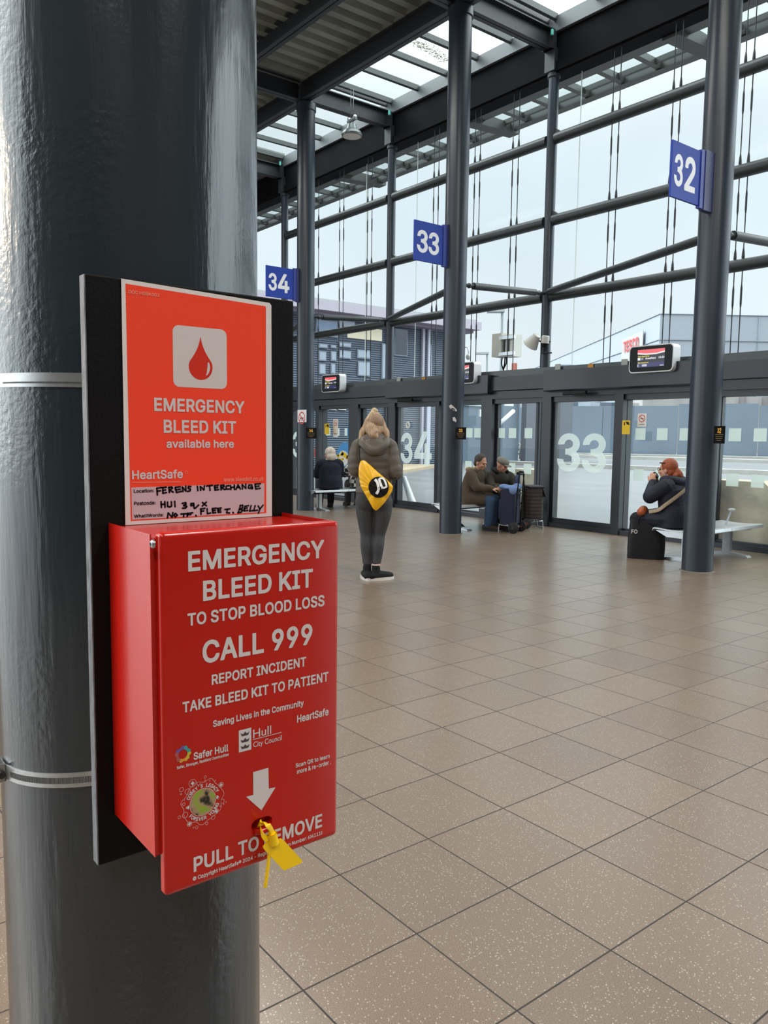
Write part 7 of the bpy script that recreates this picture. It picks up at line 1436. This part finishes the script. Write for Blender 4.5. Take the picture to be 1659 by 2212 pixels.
bm = B(); text_bm(bm, 'TESCO', O + u_ * L * .12 + nl * .25 + V(0, 0, zs[0] + (zs[1] - zs[0]) * .28), u_, ZH, L * .74, (zs[1] - zs[0]) * .5); part('red_lettering', bm, mat('red_sign_letters', (226, 60, 62), .5), t, True, recalc=False)
q = far(1120, 150); t = thing('pale_block', 'small pale gabled block on the skyline left of the loudspeaker post', 'building', q)
bm = B(); add_poly(bm, [[(-3, -.06), (10, -.06), (10, 15), (7, 15), (-3, 10)]], q, RX.normalized(), ZH, .0); bmesh.ops.solidify(bm, geom=bm.faces, thickness=4); part('gable', bm, shed, t, True)
# kerbs and islands across the apron
kb = mat('pale_kerb_stone', (150, 148, 144), .7, vary=.1, vscale=1.5)
def kerb(a, b, label, wd=.9, h=.16, gm=None):
    a, b = V(a.x, a.y, -.06), V(b.x, b.y, -.06)
    d = (b - a).normalized(); n_ = V(-d.y, d.x, 0); bm = slab(a, b, -.06, h - .06, wd); tag(part('kerb', bm, gm or kb), label, 'kerb')
kerb(atZ(865, 1020), atZ(950, 1006), 'sandy paved island edge seen through the door behind the standing person', 2.2, .12, mat('sandy_paving', (160, 144, 122), .8, vary=.1))
kerb(atZ(1062, 1000), atZ(1900, 1034), 'nearest long pale kerb across the bus apron', .6, .2)
kerb(atZ(1100, 983), atZ(1900, 1006), 'middle long pale kerb across the bus apron', 1.2, .22)
kerb(A_ - nn_ * 3.2, B2_ - nn_ * 3.2, 'farthest long pale kerb below the hoarding', 1.4, .25)
t = thing('guard_rail', 'low grey guard rail outside the glass behind the seated couple', 'rail', atZ(1020, 985))
bm = B(); a, b = atZ(1000, 985), atZ(1040, 990)
for z in (.35, .65, .95): add_tube(bm, [a + V(-2, -1.6, z), b + V(2, 1.6, z)], .07, 8)
for f in (0, .33, .66, 1): q = (a + V(-2, -1.6, 0)).lerp(b + V(2, 1.6, 0), f); add_tube(bm, [q, q + V(0, 0, 1.05)], .08, 8)
part('rails', bm, mat('grey_galvanised_rail', (120, 120, 118), .5), t, True)
# concrete barriers just outside the glass between the gates
conc = mat('rough_beige_concrete', (196, 183, 164), .85, vary=.14, vscale=6, bump=.3, bscale=30)
for x0, x1, sl, lb in ((-5.85, -5.1, .45, 'low beige concrete barrier outside the glass behind the empty bench seat'), (-9.62, -8.95, .0, 'low beige concrete barrier outside the glass behind the plaid trolley')):
    bm = B(); add_poly(bm, [[(x0, -.06), (x1 + sl + .01, -.06), (x1 + sl + .01, .50), (x1, .89), (x0, .89)]], V(0, 10.95, 0), V(1, 0, 0), ZH, .5)
    tag(part('concrete_barrier', bm, conc), lb, 'barrier')
bm = B(); a = atY(872, 1030, 10.6); b = atY(886, 1095, 10.6); add_tube(bm, [V(a.x, 10.6, a.z), V(b.x, 10.7, -.05)], [.05, .09], 12); tag(part('leaning_guard', bm, whit, smooth=40), 'white leaning guard post outside the door behind the standing person', 'post')
# thin street lamps on the skyline
def lamp_post(px, ptop, D, label, head=1):
    q = far(px, D); zt_ = CAM_H + (943 - ptop) * D / F_PX
    t = thing('street_lamp', label, 'street lamp', q)
    bm = B(); add_tube(bm, [q + V(0, 0, -.06), q + V(0, 0, zt_)], [.16, .10], 8); part('pole', bm, mat('grey_lamp_pole', (140, 150, 152), .5), t, True, smooth=40)
    bm = B(); add_box(bm, q + V(0, 0, zt_) - RX * .5 * head, (1.3, .5, .18), Matrix((RX, fw, UX)).transposed()); part('lantern', bm, mat('grey_lantern', (150, 158, 160), .5), t, True)
lamp_post(1078, 677, 60, 'tall thin street lamp above the cream equipment box'); lamp_post(1048, 766, 80, 'short thin street lamp left of the cream equipment box')
t = thing('chimney', 'small red brick chimney on the skyline left of the loudspeaker post', 'chimney', far(1107, 85))
bm = B(); add_box(bm, far(1107, 85) + V(0, 0, 4.62), (.42, .42, 9.3)); part('stack', bm, mat('red_brick', (150, 84, 70), .8), t, True)
t = thing('dome_camera', 'small dome camera on a hooked arm outside the glass right of the middle column', 'camera', atY(1011, 770, 11.2))
bm = B(); pts = [atY(x, y, 11.2) for x, y in ((1002, 751), (1009, 750), (1012, 758), (1012, 766))]; add_tube(bm, smoothp(pts), .012, 8); part('arm', bm, M['alu'], t, True, smooth=50)
bm = B(); add_ell(bm, atY(1011.5, 771, 11.2), (.05, .05, .06)); part('dome', bm, sp, t, True)
